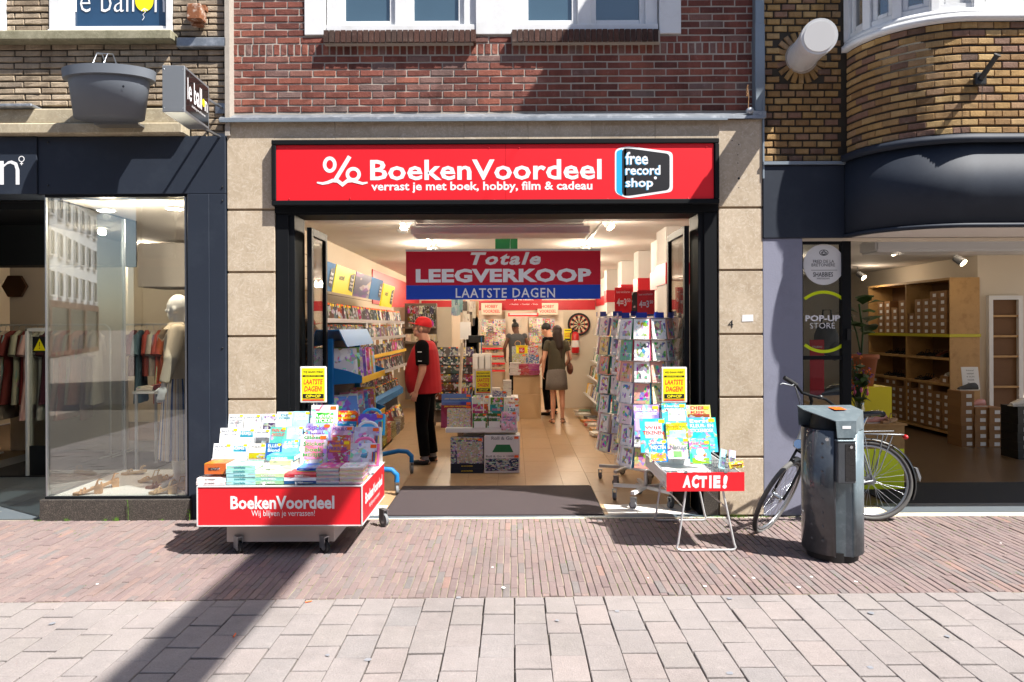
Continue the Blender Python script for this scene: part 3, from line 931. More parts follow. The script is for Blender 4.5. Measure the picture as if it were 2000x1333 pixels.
# sill, window
b = MB(); b.box(-6, X(345), -.07, .1, 4.235, 4.325); in_lb(b, 'window_sill', 'mossy_stone', bevel=.012)
for xa, xc, pa, pc in ((X(95), X(336), X(139), X(323)), (X(-330), X(10), X(-300), X(6))):
    b = MB(); zb, zt = 4.325, 6.3
    b.box(xa, xc, .0, .14, zb, zb + .035); b.box(xa, xa + .1, .02, .14, zb + .035, zt); b.box(xc - .055, xc, .02, .14, zb + .035, zt); b.box(xa, xc, .02, .14, zt, zt + .1)
    b.box(xa + .1, pa, .045, .12, zb + .035, zt); b.box(pa, xc - .055, .045, .12, zb + .035, zb + .08)
    w = in_lb(b, 'window', 'white_paint', bevel=.004)
    b = MB(); b.box(pa, xc - .055, .075, .08, zb + .08, zt)
    in_lb(b, 'pane', 'navy_pane').parent = w
    w_loc = w.location.copy()
    for ch in w.children: ch.location = (0, 0, 0)
b = MB(); fit(b, 'le ball', 146, -25, 262, 24, .07, bold=-.008); fit(b, 'n', 302, -8, 322, 24, .07, bold=-.008)
k = (.07 + DIST) / FPX
cx, cz = P(282, 2, .069); b.disc((cx, 0, cz), 18 * k, .068, 24, m=1, rz=21 * k)
stroke(b, [P(x_, y_, .068) for x_, y_ in ((281, 18), (284, 24), (279, 29), (282, 34), (278, 40))], 1.2 * k, .0675); stroke(b, [P(x_, y_, .068) for x_, y_ in ((276, 22), (282, 17), (289, 21))], 2 * k, .0674)
in_lb(b, 'window_lettering', ['sign_white', 'sign_yellow'])
# ledge
b = MB(); b.box(-6, X(371), -.06, .1, 3.50, 3.635); in_lb(b, 'ledge_upper_stone', 'old_stone', bevel=.01)
b = MB(); b.box(-6, X(368), -.10, .1, 3.40, 3.498); in_lb(b, 'ledge_lower_stone', 'old_stone', bevel=.012)
b = MB(); b.box(-6, X(80), -.11, .04, 3.635, 3.665); in_lb(b, 'lead_flashing', 'lead', bevel=.008); b = MB(); b.box(X(348), X(446), -.02, .05, 4.19, 4.275); in_lb(b, 'lead_flashing', 'lead', bevel=.008)
# fascia
b = MB(); b.box(X(79), X(443), -.02, .25, 2.885, 3.395); in_lb(b, 'fascia_panel', 'navy_panel', bevel=.003)
b = MB(); b.box(-6, X(78), -.035, .25, 2.885, 3.395); in_lb(b, 'fascia_panel', 'navy_panel', bevel=.003)
b = MB(); fit(b, 'n', 0, 314, 38, 361, -.037, bold=-.01)
k = (DIST) / FPX
cx, cz = P(42, 311, -.037); ring_poly(b, cx, cz, 6 * k, 6 * k, 1.6 * k, -.037, 14); b.box(cx - .8 * k, cx + .8 * k, -.0375, -.0365, cz - 12 * k, cz - 5.5 * k); b.box(cx - 3 * k, cx + 3 * k, -.0378, -.0363, cz - 9.6 * k, cz - 8 * k)
in_lb(b, 'fascia_lettering', 'sign_white')
b = MB(); b.box(X(374), X(443), -.022, .3, 0, 2.882); b.box(X(372) - .01, X(412), -.03, -.022, 0, 2.88); in_lb(b, 'column', 'navy_panel', bevel=.003)
sp_ = []
for px, py in ((93, 278), (93, 362), (384, 392), (434, 392), (388, 680), (388, 930), (434, 680), (434, 365)):
    cx, cz = P(px, py, -.03); sp_.append((cx, -.025, cz))
studs('panel_bolt', 'black_plastic', lb, sp_, (.008, .008, .008), lb.location)
# plinth and platform
b = MB(); b.box(X(84), X(376), -.06, .20, -.02, .185); in_lb(b, 'plinth', 'granite', bevel=.006)
b = MB(); b.box(X(92), X(374), -.04, -.005, .186, .205); b.box(X(90), X(374), -.01, .06, 2.86, 2.885); b.box(X(366), X(374), -.015, .05, .2, 2.86); in_lb(b, 'window_frame', 'black_frame')
b = MB(); b.box(X(361), X(366), .0, .03, .2, 2.86); b.box(X(90), X(92.4), -.012, .012, .2, 2.86); in_lb(b, 'glazing_bead', 'steel')
b = MB(); b.box(X(92.5), X(361), .008, .016, .2, 2.86); in_lb(b, 'shop_window_pane', 'shop_glass')
b = MB(); b.box(-4.158, -4.150, .02, 1.2, .2, 2.86); in_lb(b, 'side_window_pane', 'side_glass')
b = MB(); b.box(-4.165, -4.14, 1.2, 1.225, 0, 2.86); b.box(-4.165, -4.145, .02, 1.2, .0, .2); in_lb(b, 'corner_trim', 'steel')
b = MB(); b.box(-4.14, X(371), .06, 1.18, .0, .19); in_lb(b, 'display_platform', 'white_satin')
b = MB(); b.box(X(371), -2.62, .31, 6.2, 0, 3.3); in_lb(b, 'side_wall', 'white_wall')
b = MB(); b.box(-9, -2.6, 6.2, 6.3, 0, 3.3); in_lb(b, 'back_wall', 'cream_wall')
b = MB(); b.box(-9.1, -9, -.0, 6.3, 0, 3.3); in_lb(b, 'end_wall', 'cream_wall')
b = MB(); b.box(-9, -2.6, .26, 6.3, 2.89, 3.0); in_lb(b, 'ceiling', 'ceiling_white')
b = MB(); b.box(-9, -4.17, 1.2, 1.5, 2.37, 2.88); b.box(-9, -4.17, .26, 1.2, 2.80, 2.88); in_lb(b, 'entrance_bulkhead', 'black_frame')
b = MB(); b.box(-9, -5.6, -.02, .3, 0, 3.395); in_lb(b, 'far_column', 'navy_panel')
bf = MB(); bf.box(-9, -2.6, .0, 6.3, -.03, -.008)
fl = struct(bf.build('boutique_floor', 'grout'))
for i in range(8):
    for j in range(7):
        b = MB(); x0, y0 = -6.6 + i * .6, .0 + j * .6
        if x0 > -4.2 and j < 2: continue
        b.box(x0 + .002, x0 + .598, y0 + .002, y0 + .598, -.008, .0); b.build('floor_tile', 'slate_tile', fl)
b = MB(); b.box(-6.2, -4.3, 1.7, 3.2, .001, .014); tag(b.build('door_mat', 'black_mat', bevel=.004), 'wide black entrance mat on the grey tiles of the clothes shop', 'door mat')

# box sign on brackets
bs = thing('projecting_sign', 'grey box sign with balloon lettering projecting above the clothes shop window', 'sign', (-2.62, -.58, 3.36))
b = MB(); b.T = Matrix.Rotation(R(2.5), 4, 'Z'); b.box(-.085, .085, -.235, .235, 0, .36); bs_box = b.build('sign_box', 'grey_metal', bs, bevel=.004)
b = MB(); b.T = Matrix.Rotation(R(2.5), 4, 'Z'); b.box(.0852, .0872, -.215, .215, .02, .34); b.build('sign_face', 'black_gloss', bs)
b = MB(); b.T = Matrix.Rotation(R(92.5), 4, 'Z')
b.text('le ball', -.055, .2, .27, .17, -.0885, bold=.012); b.text('n', .165, .17, .055, .085, -.0885, bold=.012); b.text('kleding en schoenen', .02, .085, .26, .028, -.0885)
b.disc((.115, 0, .185), .028, -.0886, 16, m=1, rz=.033); b.build('sign_lettering', ['sign_white', 'sign_yellow'], bs)
b = MB(); b.tube([(.0, .235, .3), (.03, .64, .3)], .012); b.tube([(.0, .235, .03), (.03, .64, .03)], .012); b.box(-.03, .09, .6, .64, .25, .34); b.box(-.03, .09, .6, .64, -.02, .07); b.build('wall_bracket', 'steel', bs)
b = MB(); b.T = Matrix.Rotation(R(2.5), 4, 'Z')
for x_, z_ in ((-.07, .03), (.07, .03), (-.07, .33), (.07, .33)): b.ell((x_, -.2355, z_), (.005, .003, .005), 5)
b.build('screws', 'steel', bs)

# round tub planter hung from a bracket
cx, cz = P(197, 224, -.42)
pl = thing('hanging_planter', 'big dark grey plastic tub planter hung above the clothes shop fascia', 'planter', (cx, -.30, cz))
b = MB(); b.T = Matrix.Diagonal((1, .5, 1, 1)); b.lathe([(0, .0), (.305, .0), (.355, .35)], 40); b.lathe([(.35, .345), (.398, .348)], 40); b.lathe([(.398, .348), (.408, .43)], 40); b.lathe([(.408, .43), (.37, .437), (.35, .40), (.0, .38)], 40); b.build('tub', 'planter_plastic', pl)
pl.scale = (.95, .95, .93)
b = MB(); b.disc((.21, 0, .24), .011, -.15, 10); b.build('drain_hole', 'ink', pl)
b = MB()
for x_ in (-.06, .035): b.tube([(x_, -.15, .43), (x_ + .01, -.1, .55), (x_ + .01, -.02, .58), (x_, .05, .52), (x_, .3, .5)], .006)
b.tube([(-.05, -.1, .56), (.045, -.1, .55)], .004); b.build('hanging_hook', 'steel', pl)
b = MB(); b.box(-.2, .2, .1, .44, -.02, -.0); b.build('support_bracket', 'steel', pl)

cx, cz = P(385, 32, -.03)
rl = thing('junction_box', 'rusty white peeling metal box fixed to the tan brickwork', 'wall box', (cx, .0, cz))
b = MB(); b.box(-.065, .065, -.10, .02, -.06, .085); b.build('box_body', 'rust', rl, bevel=.012)
b = MB(); b.box(-.05, .045, -.05, .02, -.085, -.06); b.box(-.075, .075, -.03, .025, .05, .1); b.build('box_bracket', 'rust', rl, bevel=.004)

# inside the clothes shop --------------------------------------------------
def downlight(x, y, z, e, name='ceiling_spotlight', label='', col=(1, .85, .66), r=.06, size=.12, group=None):
    t = thing(name, label, 'ceiling light', (x, y, z), group=group)
    b = MB(); b.lathe([(r * 1.35, 0), (r * 1.35, -.012), (r, -.014), (r, -.002)], 16); b.build('trim_ring', 'lamp_body', t)
    b = MB(); b.add([(math.cos(-i * .5236) * r, math.sin(-i * .5236) * r, -.006) for i in range(12)], [tuple(range(12))]); b.build('lamp_glass', 'lamp_glow', t)
    ld = bpy.data.lights.new('lamp', 'POINT'); ld.energy = e * 2; ld.color = col; ld.shadow_soft_size = .035
    lo = bpy.data.objects.new('lamp', ld); COL.objects.link(lo); lo.parent = t; lo.location = (0, 0, -.06)
    return t
downlight(-3.75, .22, 2.79, 15, label='round ceiling spotlight right above the mannequin window')
downlight(-3.08, .15, 2.79, 17, label='round ceiling spotlight added above the mannequin to brighten it')  # extra lamp, added only to brighten the mannequin
downlight(-3.45, 2.0, 2.89, 9, label='round ceiling spotlight deeper inside the clothes shop')
downlight(-5.2, 3.6, 2.89, 8, label='round ceiling spotlight above the clothes rails')
downlight(-6.6, 4.6, 2.89, 8, label='round ceiling spotlight over the far clothes rail')
b = MB(); b.box(-5.1, -3.8, 3.2, 3.9, 2.25, 2.85); tag(b.build('ceiling_cabinet', 'ceiling_white', bevel=.01), 'boxy white air handling unit under the clothes shop ceiling', 'air unit')
# anti-theft gate
cx = XX(38, 1.9)
g = thing('security_gate', 'upright anti-theft gate with yellow warning triangle beside the clothes', 'security gate', (-5.52, 1.75, 0))
b = MB(); b.box(-.05, -.02, -.04, .04, 0, 1.7); b.box(-.05, .2, -.04, .04, 1.66, 1.7); b.build('gate_post', 'white_satin', g, bevel=.004)
b = MB(); b.box(-.02, .2, -.01, .01, .35, 1.66); b.build('gate_panel', 'side_glass', g); b = MB(); b.box(-.02, .2, -.015, .015, .0, .35); b.build('gate_base', 'black_plastic', g)
b = MB(); b.box(.02, .18, -.013, -.012, 1.42, 1.6); b.add([(.03, -.014, 1.44), (.17, -.014, 1.44), (.1, -.014, 1.58)], [(0, 1, 2)], 1); b.box(.096, .104, -.0155, -.015, 1.49, 1.54, 0); b.box(.096, .104, -.0155, -.015, 1.46, 1.475, 0)
b.build('warning_sign', ['ink', 'sign_yellow'], g)

PAL = ['c9a7a0', '6b2c28', 'b8b2a4', '54707a', 'a8483c', 'd8cfc4', '7c4a30', '3d5560', 'c2897c', '9a8f80', 'e0dcd4', '5e3038', 'a5a58f']
def garment_mesh(kind):
    mb = MB(); L = {'dress': .95, 'top': .6, 'long': 1.15}[kind]; ws = .2; wb = {'dress': .27, 'top': .2, 'long': .3}[kind]
    n = 9; rings = []
    for z, w, t in ((0, .06, .02), (-.03, .13, .03), (-.06, ws, .035), (-.25, ws * .9, .04), (-L * .55, ws * .9, .05), (-L, wb, .055)):
        ring = []
        for i in range(n * 2):
            a = 2 * math.pi * i / (n * 2); rip = 1 + (.25 * math.sin(a * 6) if z < -.2 else 0)
            ring.append((math.sin(a) * t * rip, math.cos(a) * w, z))
        rings.append(ring)
    vs = [v for r_ in rings for v in r_]; k_ = n * 2
    mb.add(vs, [(j * k_ + i, j * k_ + (i + 1) % k_, (j + 1) * k_ + (i + 1) % k_, (j + 1) * k_ + i) for j in range(5) for i in range(k_)], 0, True)
    for s_ in (-1, 1):
        mb.cyl((0, s_ * .17, -.07), (0, s_ * .27, -.32), .045, .05, 7)
    return mb
def hanger(mb): mb.tube([(0, -.19, -.07), (0, 0, -.0), (0, .19, -.07)], .008, 4, m=1); mb.tube([(0, 0, 0), (0, 0, .05), (0, .02, .07), (0, .03, .05)], .003, 4, m=2); return mb
GARM = []
for kd in ('dress', 'top', 'long'):
    o = hanger(garment_mesh(kd)).build('garment', ['cloth_print', 'plywood', 'steel'])
    GARM.append(o)
used = [False] * 3
def rail(x0, x1, y, z, n, lab, kinds, gname, depth=0.):
    t = thing('clothes_rail', lab, 'clothes rail', ((x0 + x1) / 2, y, 0)); w = (x1 - x0) / 2
    b = MB(); b.tube([(-w, 0, .02), (-w, 0, z - .06), (-w + .06, 0, z), (w - .06, 0, z), (w, 0, z - .06), (w, 0, .02)], .013, 6); b.tube([(-w, -.25, .02), (-w, .25, .02)], .013); b.tube([(w, -.25, .02), (w, .25, .02)], .013)
    b.build('rail_frame', 'wire', t)
    for i in range(n):
        k_ = rnd.choice(kinds); o = GARM[k_]
        if used[k_]: o = o.copy(); COL.objects.link(o)
        used[k_] = True
        o.location = (x0 + .12 + (x1 - x0 - .24) * (i + .5) / n, y + rnd.uniform(-.02, .02), z - .075); o.rotation_euler = (0, 0, rnd.uniform(-.2, .2) + .25)
        o.color = lin(rnd.choice(PAL)) + (1,)
        tag(o, nth(i + 1) + ' ' + gname, 'garment', 'garments on ' + lab[:40])
rail(-6.9, -5.3, 2.9, 1.74, 17, 'clothes rail at the left edge of the photo, full of dresses', (0, 2), 'garment hanging on the clothes rail left of the glass corner')
rail(-5.2, -3.75, 3.0, 1.74, 14, 'clothes rail behind the shop window glass, full of tops', (0, 1, 1), 'garment hanging on the clothes rail seen through the shop window')
rail(-4.7, -3.2, 4.6, 1.7, 12, 'clothes rail at the back of the clothes shop', (1, 0), 'garment hanging on the rearmost clothes rail')
b = MB(); cx, cz = P(32, 560, 3.4)
b.prism([(cx + .17 * math.cos(i * math.pi / 3), cz + .17 * math.sin(i * math.pi / 3)) for i in range(6)], 3.35, 3.4)
tag(b.build('wall_ornament', 'bronze_ceiling'), 'bronze hexagon ornament above the clothes rail', 'wall ornament')
b = MB(); b.box(-7, -5.4, 3.42, 3.5, 0, 2.88); tag(b.build('partition_wall', 'cream_wall'), kind='structure')
# table with shoes further in
for j, (x_, y_, z_, lab) in enumerate(((-4.1, 2.2, .95, 'white display table with folded clothes behind the mannequin window'), (-4.0, 3.3, .5, 'low white display bench behind the window table'))):
    t = thing('display_table', lab, 'table', (x_, y_, 0))
    b = MB(); b.box(-.38, .38, -.25, .25, z_ - .03, z_); b.build('table_top', 'white_satin', t)
    for sx in (-.35, .35):
        for sy in (-.22, .22): bb = MB(); bb.box(sx - .013, sx + .013, sy - .013, sy + .013, 0, z_ - .03); bb.build('leg', 'wire', t)
for i in range(6):
    b = MB(); b.box(-.1, .1, -.12, .12, 0, .05 + .01 * (i % 3)); o = b.build('folded_garment', 'cloth_print', loc=(-4.35 + .13 * i if 0 else -4.36 + .1 * i, 2.1 + .12 * (i % 2), .95), bevel=.015, seg=2); o.color = lin(PAL[(i * 3 + 5) % 13]) + (1,)
    tag(o, nth(i + 1) + ' folded garment lying on the white display table behind the mannequin', 'garment', 'folded garments on the display table')
# ------------------------------------------------------------ right building with the round bay
rb = thing('shoe_shop_building', 'yellow brick building with rounded bay and dark blue canopy right of the bookshop', 'building', (3.6, 0, 0))
def in_rb(mb, name, mt, parent=None, **k):
    o = mb.build(name, mt, rb, **k); o.location = (-3.6, 0, 0)
    if parent is not None: o.parent = parent; o.location = (0, 0, 0)
    return o
X = lambda p, Y=0.: XX(p, Y)
bx0, bx1, brx, bry = X(1650), 8.5, .74, .66
def bay(t, off=0.):
    """t = metres along the bay outline from its root; off pushes it outward. Returns x, y, heading."""
    n = 40; pts = BAYP
    d = t
    if d >= BAYL: return bx0 + brx + (d - BAYL), -bry - off, 0.
    for i in range(len(pts) - 1):
        L = math.dist(pts[i], pts[i + 1])
        if d <= L:
            u = d / L; x = pts[i][0] + (pts[i + 1][0] - pts[i][0]) * u; y = pts[i][1] + (pts[i + 1][1] - pts[i][1]) * u
            a0 = math.pi / 2 * i / (len(pts) - 1); a = math.pi / 2 * (i + u) / (len(pts) - 1)
            nx, ny = -math.cos(a) / brx, -math.sin(a) / bry; L2 = math.hypot(nx, ny); nx /= L2; ny /= L2
            return x + nx * off, y + ny * off, math.atan2(nx, -ny) * -1 if 0 else math.atan2(-nx, -ny) * -1
        d -= L
    return bx0 + brx, -bry - off, 0.
BAYP = [(bx0 + brx - brx * math.cos(math.pi / 2 * i / 40), .0 - bry * math.sin(math.pi / 2 * i / 40)) for i in range(41)]
BAYL = sum(math.dist(BAYP[i], BAYP[i + 1]) for i in range(40))
ts = [BAYL * i / 60 for i in range(61)] + [BAYL + 4.6]
def bay_band(mb, z0, z1, off0, off1, m=0, inner=-.06):
    a = [bay(t, off0) for t in ts]; c = [bay(t, off1) for t in ts]; e = [bay(t, inner) for t in ts]
    n = len(ts)
    vs = [(p[0], p[1], z0) for p in a] + [(p[0], p[1], z1) for p in c] + [(p[0], p[1], z0) for p in e] + [(p[0], p[1], z1) for p in e]
    fs = []
    for i in range(n - 1):
        fs += [(i, i + 1, n + i + 1, n + i), (2 * n + i + 1, 2 * n + i, 3 * n + i, 3 * n + i + 1), (i + 1, i, 2 * n + i, 2 * n + i + 1), (n + i, n + i + 1, 3 * n + i + 1, 3 * n + i)]
    fs += [(0, n, 3 * n, 2 * n)]
    mb.add(vs, fs, m, True)
b = MB(); bay_band(b, 2.50, 3.14, .0, .0); in_rb(b, 'canopy_fascia', 'navy_panel')
b = MB(); bay_band(b, 2.472, 2.499, .012, .012); in_rb(b, 'canopy_bottom_trim', 'navy_panel')
b = MB(); bay_band(b, 3.141, 3.20, .035, .03, inner=-.08); bay_band(b, 3.2005, 3.215, .03, -.01, inner=-.08); in_rb(b, 'canopy_top_rim', 'navy_panel')
# soffit
b = MB(); p = [bay(t, -.01) for t in ts]
poly = [(q[0], q[1]) for q in p] + [(bx1 + .3, .3), (bx0, .3)]
b.prism(poly, 2.476, 2.49, axis='z'); in_rb(b, 'soffit', 'ceiling_white')
# bay brickwork: every course stands proud of a deep dark joint
mesh_y = brick_piece_meshes('yellow_brick', .125, .046, .07, 8, .002, .004)
spots = []
zc = 3.245; r = 0
pitch = .0645
while zc < 4.10:
    t = -.05 if r % 2 else .012
    while t < BAYL + 2.2:
        ln = .130
        a, c = max(t, .004), t + ln
        if c - a > .03:
            x, y, hd = bay((a + c) / 2, rnd.uniform(-.024, -.019)); 
            spots.append(((x - 3.6, y, zc + rnd.uniform(-.0012, .0012)), (0, rnd.uniform(-.004, .004), hd), ((c - a - .007) / .125, 1, 1)))
        t += ln
    zc += pitch; r += 1
vis = [s for s in spots if s[0][0] + 3.6 < 4.25]; nv = [s for s in spots if s[0][0] + 3.6 >= 4.25]
flat = brick_rows(X(1490), bx0 - .003, 3.155, 6.4, .03, .0645, .13, [], jitter=.002, mix=.0)
flat = [((l[0] - 3.6, l[1], l[2]), r_, s) for l, r_, s in flat]
for i, s in enumerate(flat):
    pass
cyl_c = P(1565, 113, .03)
flat = [s for s in flat if math.hypot(s[0][0] + 3.6 - cyl_c[0], s[0][2] - cyl_c[1]) > .235]
nflat = [s for s in flat if s[0][2] < 4.62]
place_pieces(mesh_y, vis + flat + nv, 'brick', rb, 300, 'yellow_brick', 'upper_bricks', key=lambda s: (s[0][2] > 4.62) * 100 + (s[0][0] > .65) * 50 + s[0][0] * 1.0)
# radial ring of bricks round the lamp
for i in range(20):
    a = 2 * math.pi * i / 20
    o = bpy.data.objects.new('brick', rnd.choice(mesh_y)); COL.objects.link(o); o.parent = rb
    o.location = (cyl_c[0] - 3.6 + math.cos(a) * .175, .03 + rnd.uniform(-.002, .002), cyl_c[1] + math.sin(a) * .175); o.rotation_euler = (0, -a, 0); o.scale = (.9, 1, .95)
b = MB(); b.box(X(1489), bx0 + .1, .045, .3, 3.15, 6.5); bay_band(b, 3.216, 4.118, -.032, -.032, inner=-.12); in_rb(b, 'wall', 'dark_mortar')
# bay windows
b = MB(); bay_band(b, 4.115, 4.165, .02, .02, inner=-.12); bay_band(b, 4.1655, 4.215, .005, -.01, inner=-.12); in_rb(b, 'bay_sill', 'white_paint')
tw = [0, .26, .52, .80, BAYL + .02, BAYL + .62, BAYL + 1.3, BAYL + 2.0]
for i in range(len(tw) - 1):
    a, c = bay(tw[i], -.03), bay(tw[i + 1], -.03)
    dx, dy = c[0] - a[0], c[1] - a[1]; L = math.hypot(dx, dy); ang = math.atan2(dy, dx)
    b = MB(); T = Matrix.Translation((a[0], a[1], 0)) @ Matrix.Rotation(ang, 4, 'Z'); b.T = T
    zb, zt = 4.2155, 6.2
    b.box(-.035, .035, -.01, .07, zb, zt); b.box(.03, L - .03, .005, .07, zb, zb + .06); b.box(.035, .08, .02, .07, zb + .06, zt); b.box(L - .08, L - .035, .02, .07, zb + .06, zt)
    b.box(.08, L - .08, .02, .0695, zb + .06, zb + .10); b.box(.03, L - .03, .0, .07, zt, zt + .1)
    w = in_rb(b, 'window', 'white_paint', bevel=.006, seg=2)
    b = MB(); b.T = T; b.box(.08, L - .08, .045, .05, zb + .10, zt); in_rb(b, 'pane', 'shop_glass', parent=w)
    # kraft paper bags standing behind the glass
    bag = thing('paper_bag', ['brown paper bag in the narrow window at the left edge of the round bay', 'brown paper bag in the second pane of the round bay window', 'brown paper bag in the third pane of the round bay window', 'large brown paper bag in the fourth pane of the round bay', 'brown paper bag in the straight part of the bay window', 'brown paper bag further along the bay window', 'brown paper bag at the far end of the bay window'][i], 'paper bag', tuple(T @ Vector((L / 2, .18, 4.18))), rz=ang)
    hw = max(.05, L / 2 - .06)
    b = MB(); b.box(-hw, hw * (.7 if i % 2 else 1), -.05, .06, 0, .52 + .15 * (i % 3)); b.build('bag_body', 'kraft', bag, bevel=.004)
    b = MB(); b.text('SHABBIES', 0, .24, hw * 1.1, hw * .17, -.0515, bold=-.01); b.build('bag_lettering', 'ink', bag)
b = MB(); bay_band(b, 6.3, 6.5, .1, .1, inner=-.4); b.box(bx0 + .1, 8.4, .6, .7, 4.1, 6.4); in_rb(b, 'bay_head', 'cream_wall')
b = MB(); poly = [(q[0], q[1]) for q in [bay(t, -.12) for t in ts]] + [(bx1 + .3, .6), (bx0, .6)]
b.prism(poly, 4.08, 4.11, axis='z'); in_rb(b, 'bay_floor', 'plywood')
# flat fascia, trim, grey wall
b = MB(); b.box(X(1490) + .004, bx0 - .002, -.012, .3, 2.472, 3.118); in_rb(b, 'fascia_panel', 'navy_panel', bevel=.003)
b = MB(); b.box(X(1490) + .003, bx0 - .001, -.03, .05, 3.12, 3.148); b.box(X(1490) + .001, X(1490) + .016, -.015, .03, 3.0, 3.7); in_rb(b, 'zinc_trim', 'zinc')
b = MB(); b.box(X(1490) + .002, X(1568), .0, .3, .0, 2.470); in_rb(b, 'pier', 'navy_wall', bevel=.004)
b = MB(); b.box(X(1566), bx1 + .3, .02, .10, 2.445, 2.471); in_rb(b, 'head_strip', 'cream_wall')
b = MB(); b.box(X(1648), X(1665), .02, .09, .02, 2.445); b.box(X(1568), X(1648), .03, .08, 1.385, 1.42); b.box(X(1568), X(1572), .03, .08, .02, 2.445); b.box(X(1568), X(1648), .03, .08, 2.42, 2.4445); b.box(X(1568), X(1648), .03, .08, .02, .12)
in_rb(b, 'window_frame', 'black_frame', bevel=.002)
b = MB(); b.box(X(1572), X(1648), .05, .056, .12, 1.385); b.box(X(1572), X(1648), .05, .056, 1.42, 2.42); in_rb(b, 'shop_window_pane', 'shop_glass')
b = MB(); b.box(X(1655), X(1662), -.0, .02, 1.56, 1.66); in_rb(b, 'door_latch', 'black_plastic')
# vinyl on the glass
SY = .046; k = (SY + DIST) / FPX
b = MB(); cx, cz = P(1609, 517, SY); b.disc((cx, 0, cz), 40 * k, SY, 40)
fit(b, 'FRED DE LA', 1588, 508, 1629, 514, SY - .001, m=1); fit(b, 'BRETONIERE', 1585, 515, 1631, 521, SY - .001, m=1); b.box(cx - 25 * k, cx + 26 * k, SY - .0012, SY - .0008, cz - 11.5 * k, cz - 10.8 * k, 1)
fit(b, 'SHABBIES', 1588, 532, 1627, 541, SY - .001, bold=.01, m=1); fit(b, 'AMSTERDAM', 1595, 543, 1620, 546, SY - .001, m=1)
ring_poly(b, cx + 0 * k, cz + 23 * k, 9 * k, 6 * k, 1.2 * k, SY - .001, m=1); ring_poly(b, cx, cz + 22 * k, 6 * k, 3 * k, 1.2 * k, SY - .0012, m=1); ring_poly(b, cx, cz + 22.5 * k, 3 * k, 5 * k, 1. * k, SY - .0014, m=1)
in_rb(b, 'brand_sticker', ['white_satin', 'ink'])
b = MB(); cx, cz = P(1609, 629, SY)
a = math.acos(40 / 61.)
ring_poly(b, cx, cz, 61 * k, 61 * k, 6 * k, SY, 24, 0, a + .02, math.pi - a - .02); ring_poly(b, cx, cz, 61 * k, 61 * k, 6 * k, SY, 24, 0, math.pi + a + .02, 2 * math.pi - a - .02)
fit(b, 'POP-UP', 1573, 616, 1641, 628, SY, bold=.03, m=1); fit(b, 'STORE', 1582, 631, 1631, 642, SY, bold=-.01, m=1)
in_rb(b, 'window_vinyl', ['lime', 'sign_white'])

# white tube lamp on the wall
tl = thing('tube_light', 'thick white tube lamp sticking out of the yellow brick wall', 'wall lamp', (cyl_c[0], .03, cyl_c[1]))
e = P(1600, 72, -.56); d = Vector((e[0] - cyl_c[0], -.59, e[1] - cyl_c[1]))
b = MB(); b.cyl((0, 0, 0), d, .128, .132, 28); b.build('tube_body', 'white_paint', tl)
u = d.normalized(); b = MB(); b.cyl(d - u * .09, d + u * .008, .142, .142, 28); b.build('end_collar', 'white_paint', tl)
b = MB(); b.cyl(d + u * .0085, d + u * .014, .122, .12, 28); b.build('end_cap', 'white_satin', tl)
b = MB(); b.cyl((0, .01, 0), u * .02, .15, .14, 24); b.build('wall_flange', 'mortar', tl)
# flag pole holder on the bay
x, y, hd = bay(BAYL + .22, .02); cz = ZZ(160, -.66)
fh = thing('flag_holder', 'small black flag pole socket on the yellow brick bay', 'flag holder', (XX(1921, -.7), -.68, cz))
b = MB(); b.box(-.045, .045, -.01, .03, -.05, .05); b.build('mounting_plate', 'black_plastic', fh, bevel=.008)
b = MB(); b.cyl((0, 0, 0), (.035, -.13, .13), .022, .02, 12); b.cyl((.035, -.13, .13), (.037, -.137, .137), .026, .026, 12); b.build('socket', 'black_plastic', fh)
b = MB(); b.tube([(.0, -.02, -.05), (-.005, -.02, -.14), (-.003, -.02, -.26)], .0025, 4); b.build('cord', 'black_plastic', fh)

ob_ = thing('added_shade_slab', 'thin white slab added out of view above the upstairs windows to cast shade', 'shade slab', (3.9, -.35, 6.75))  # unseen slab, added to cast the diagonal shade on the red brick
b = MB(); b.box(-1.85, 2.4, -.74, .42, 0, .12); b.build('slab', 'white_paint', ob_)
b = MB(); b.box(-1.85, 2.4, -.755, -.742, -.02, .14); b.build('shade_slab_edge', 'white_paint', ob_)
# ---- inside the shoe shop
b = MB(); b.box(X(1490), 8.9, .3, 8.3, -.03, -.001); struct(b.build('shoe_shop_floor', 'concrete_floor'))
b = MB(); b.box(X(1490), 8.9, 8.3, 8.4, 0, 3.1); in_rb(b, 'back_wall', 'white_wall')
b = MB(); b.box(6.95, 7.05, 4.2, 8.3, 0, 3.1); b.box(6.93, 9., 4.1, 4.2, 0, 3.1); in_rb(b, 'side_wall', 'cream_wall')
b = MB(); b.box(2.32, 2.42, .3, 8.3, 0, 3.1); in_rb(b, 'party_wall', 'white_wall')
b = MB(); b.box(2.3, 8.9, .3, 8.3, 2.72, 2.82); in_rb(b, 'ceiling', 'white_wall')
b = MB(); b.box(X(1665), 8.8, -.03, .3, -.02, .006); in_rb(b, 'threshold', 'pale_kerb', bevel=.004)
b = MB(); b.box(X(1745), 8.5, .06, .36, .007, .012); in_rb(b, 'grey_sill_slab', 'slate_tile')
b = MB(); b.box(X(1745, .3), 8.0, .37, 1.2, .0, .013); tag(b.build('door_mat', 'black_mat', bevel=.004), 'black door mat inside the shoe shop opening', 'door mat')
b = MB(); z0, z1 = ZZ(495, .9), ZZ(469, .9); b.box(XX(1712, .9), 7.8, .9, 1.25, z0, z1); tag(b.build('air_curtain', 'white_satin', bevel=.02, seg=2), 'long white air curtain box above the shoe shop entrance', 'air curtain')
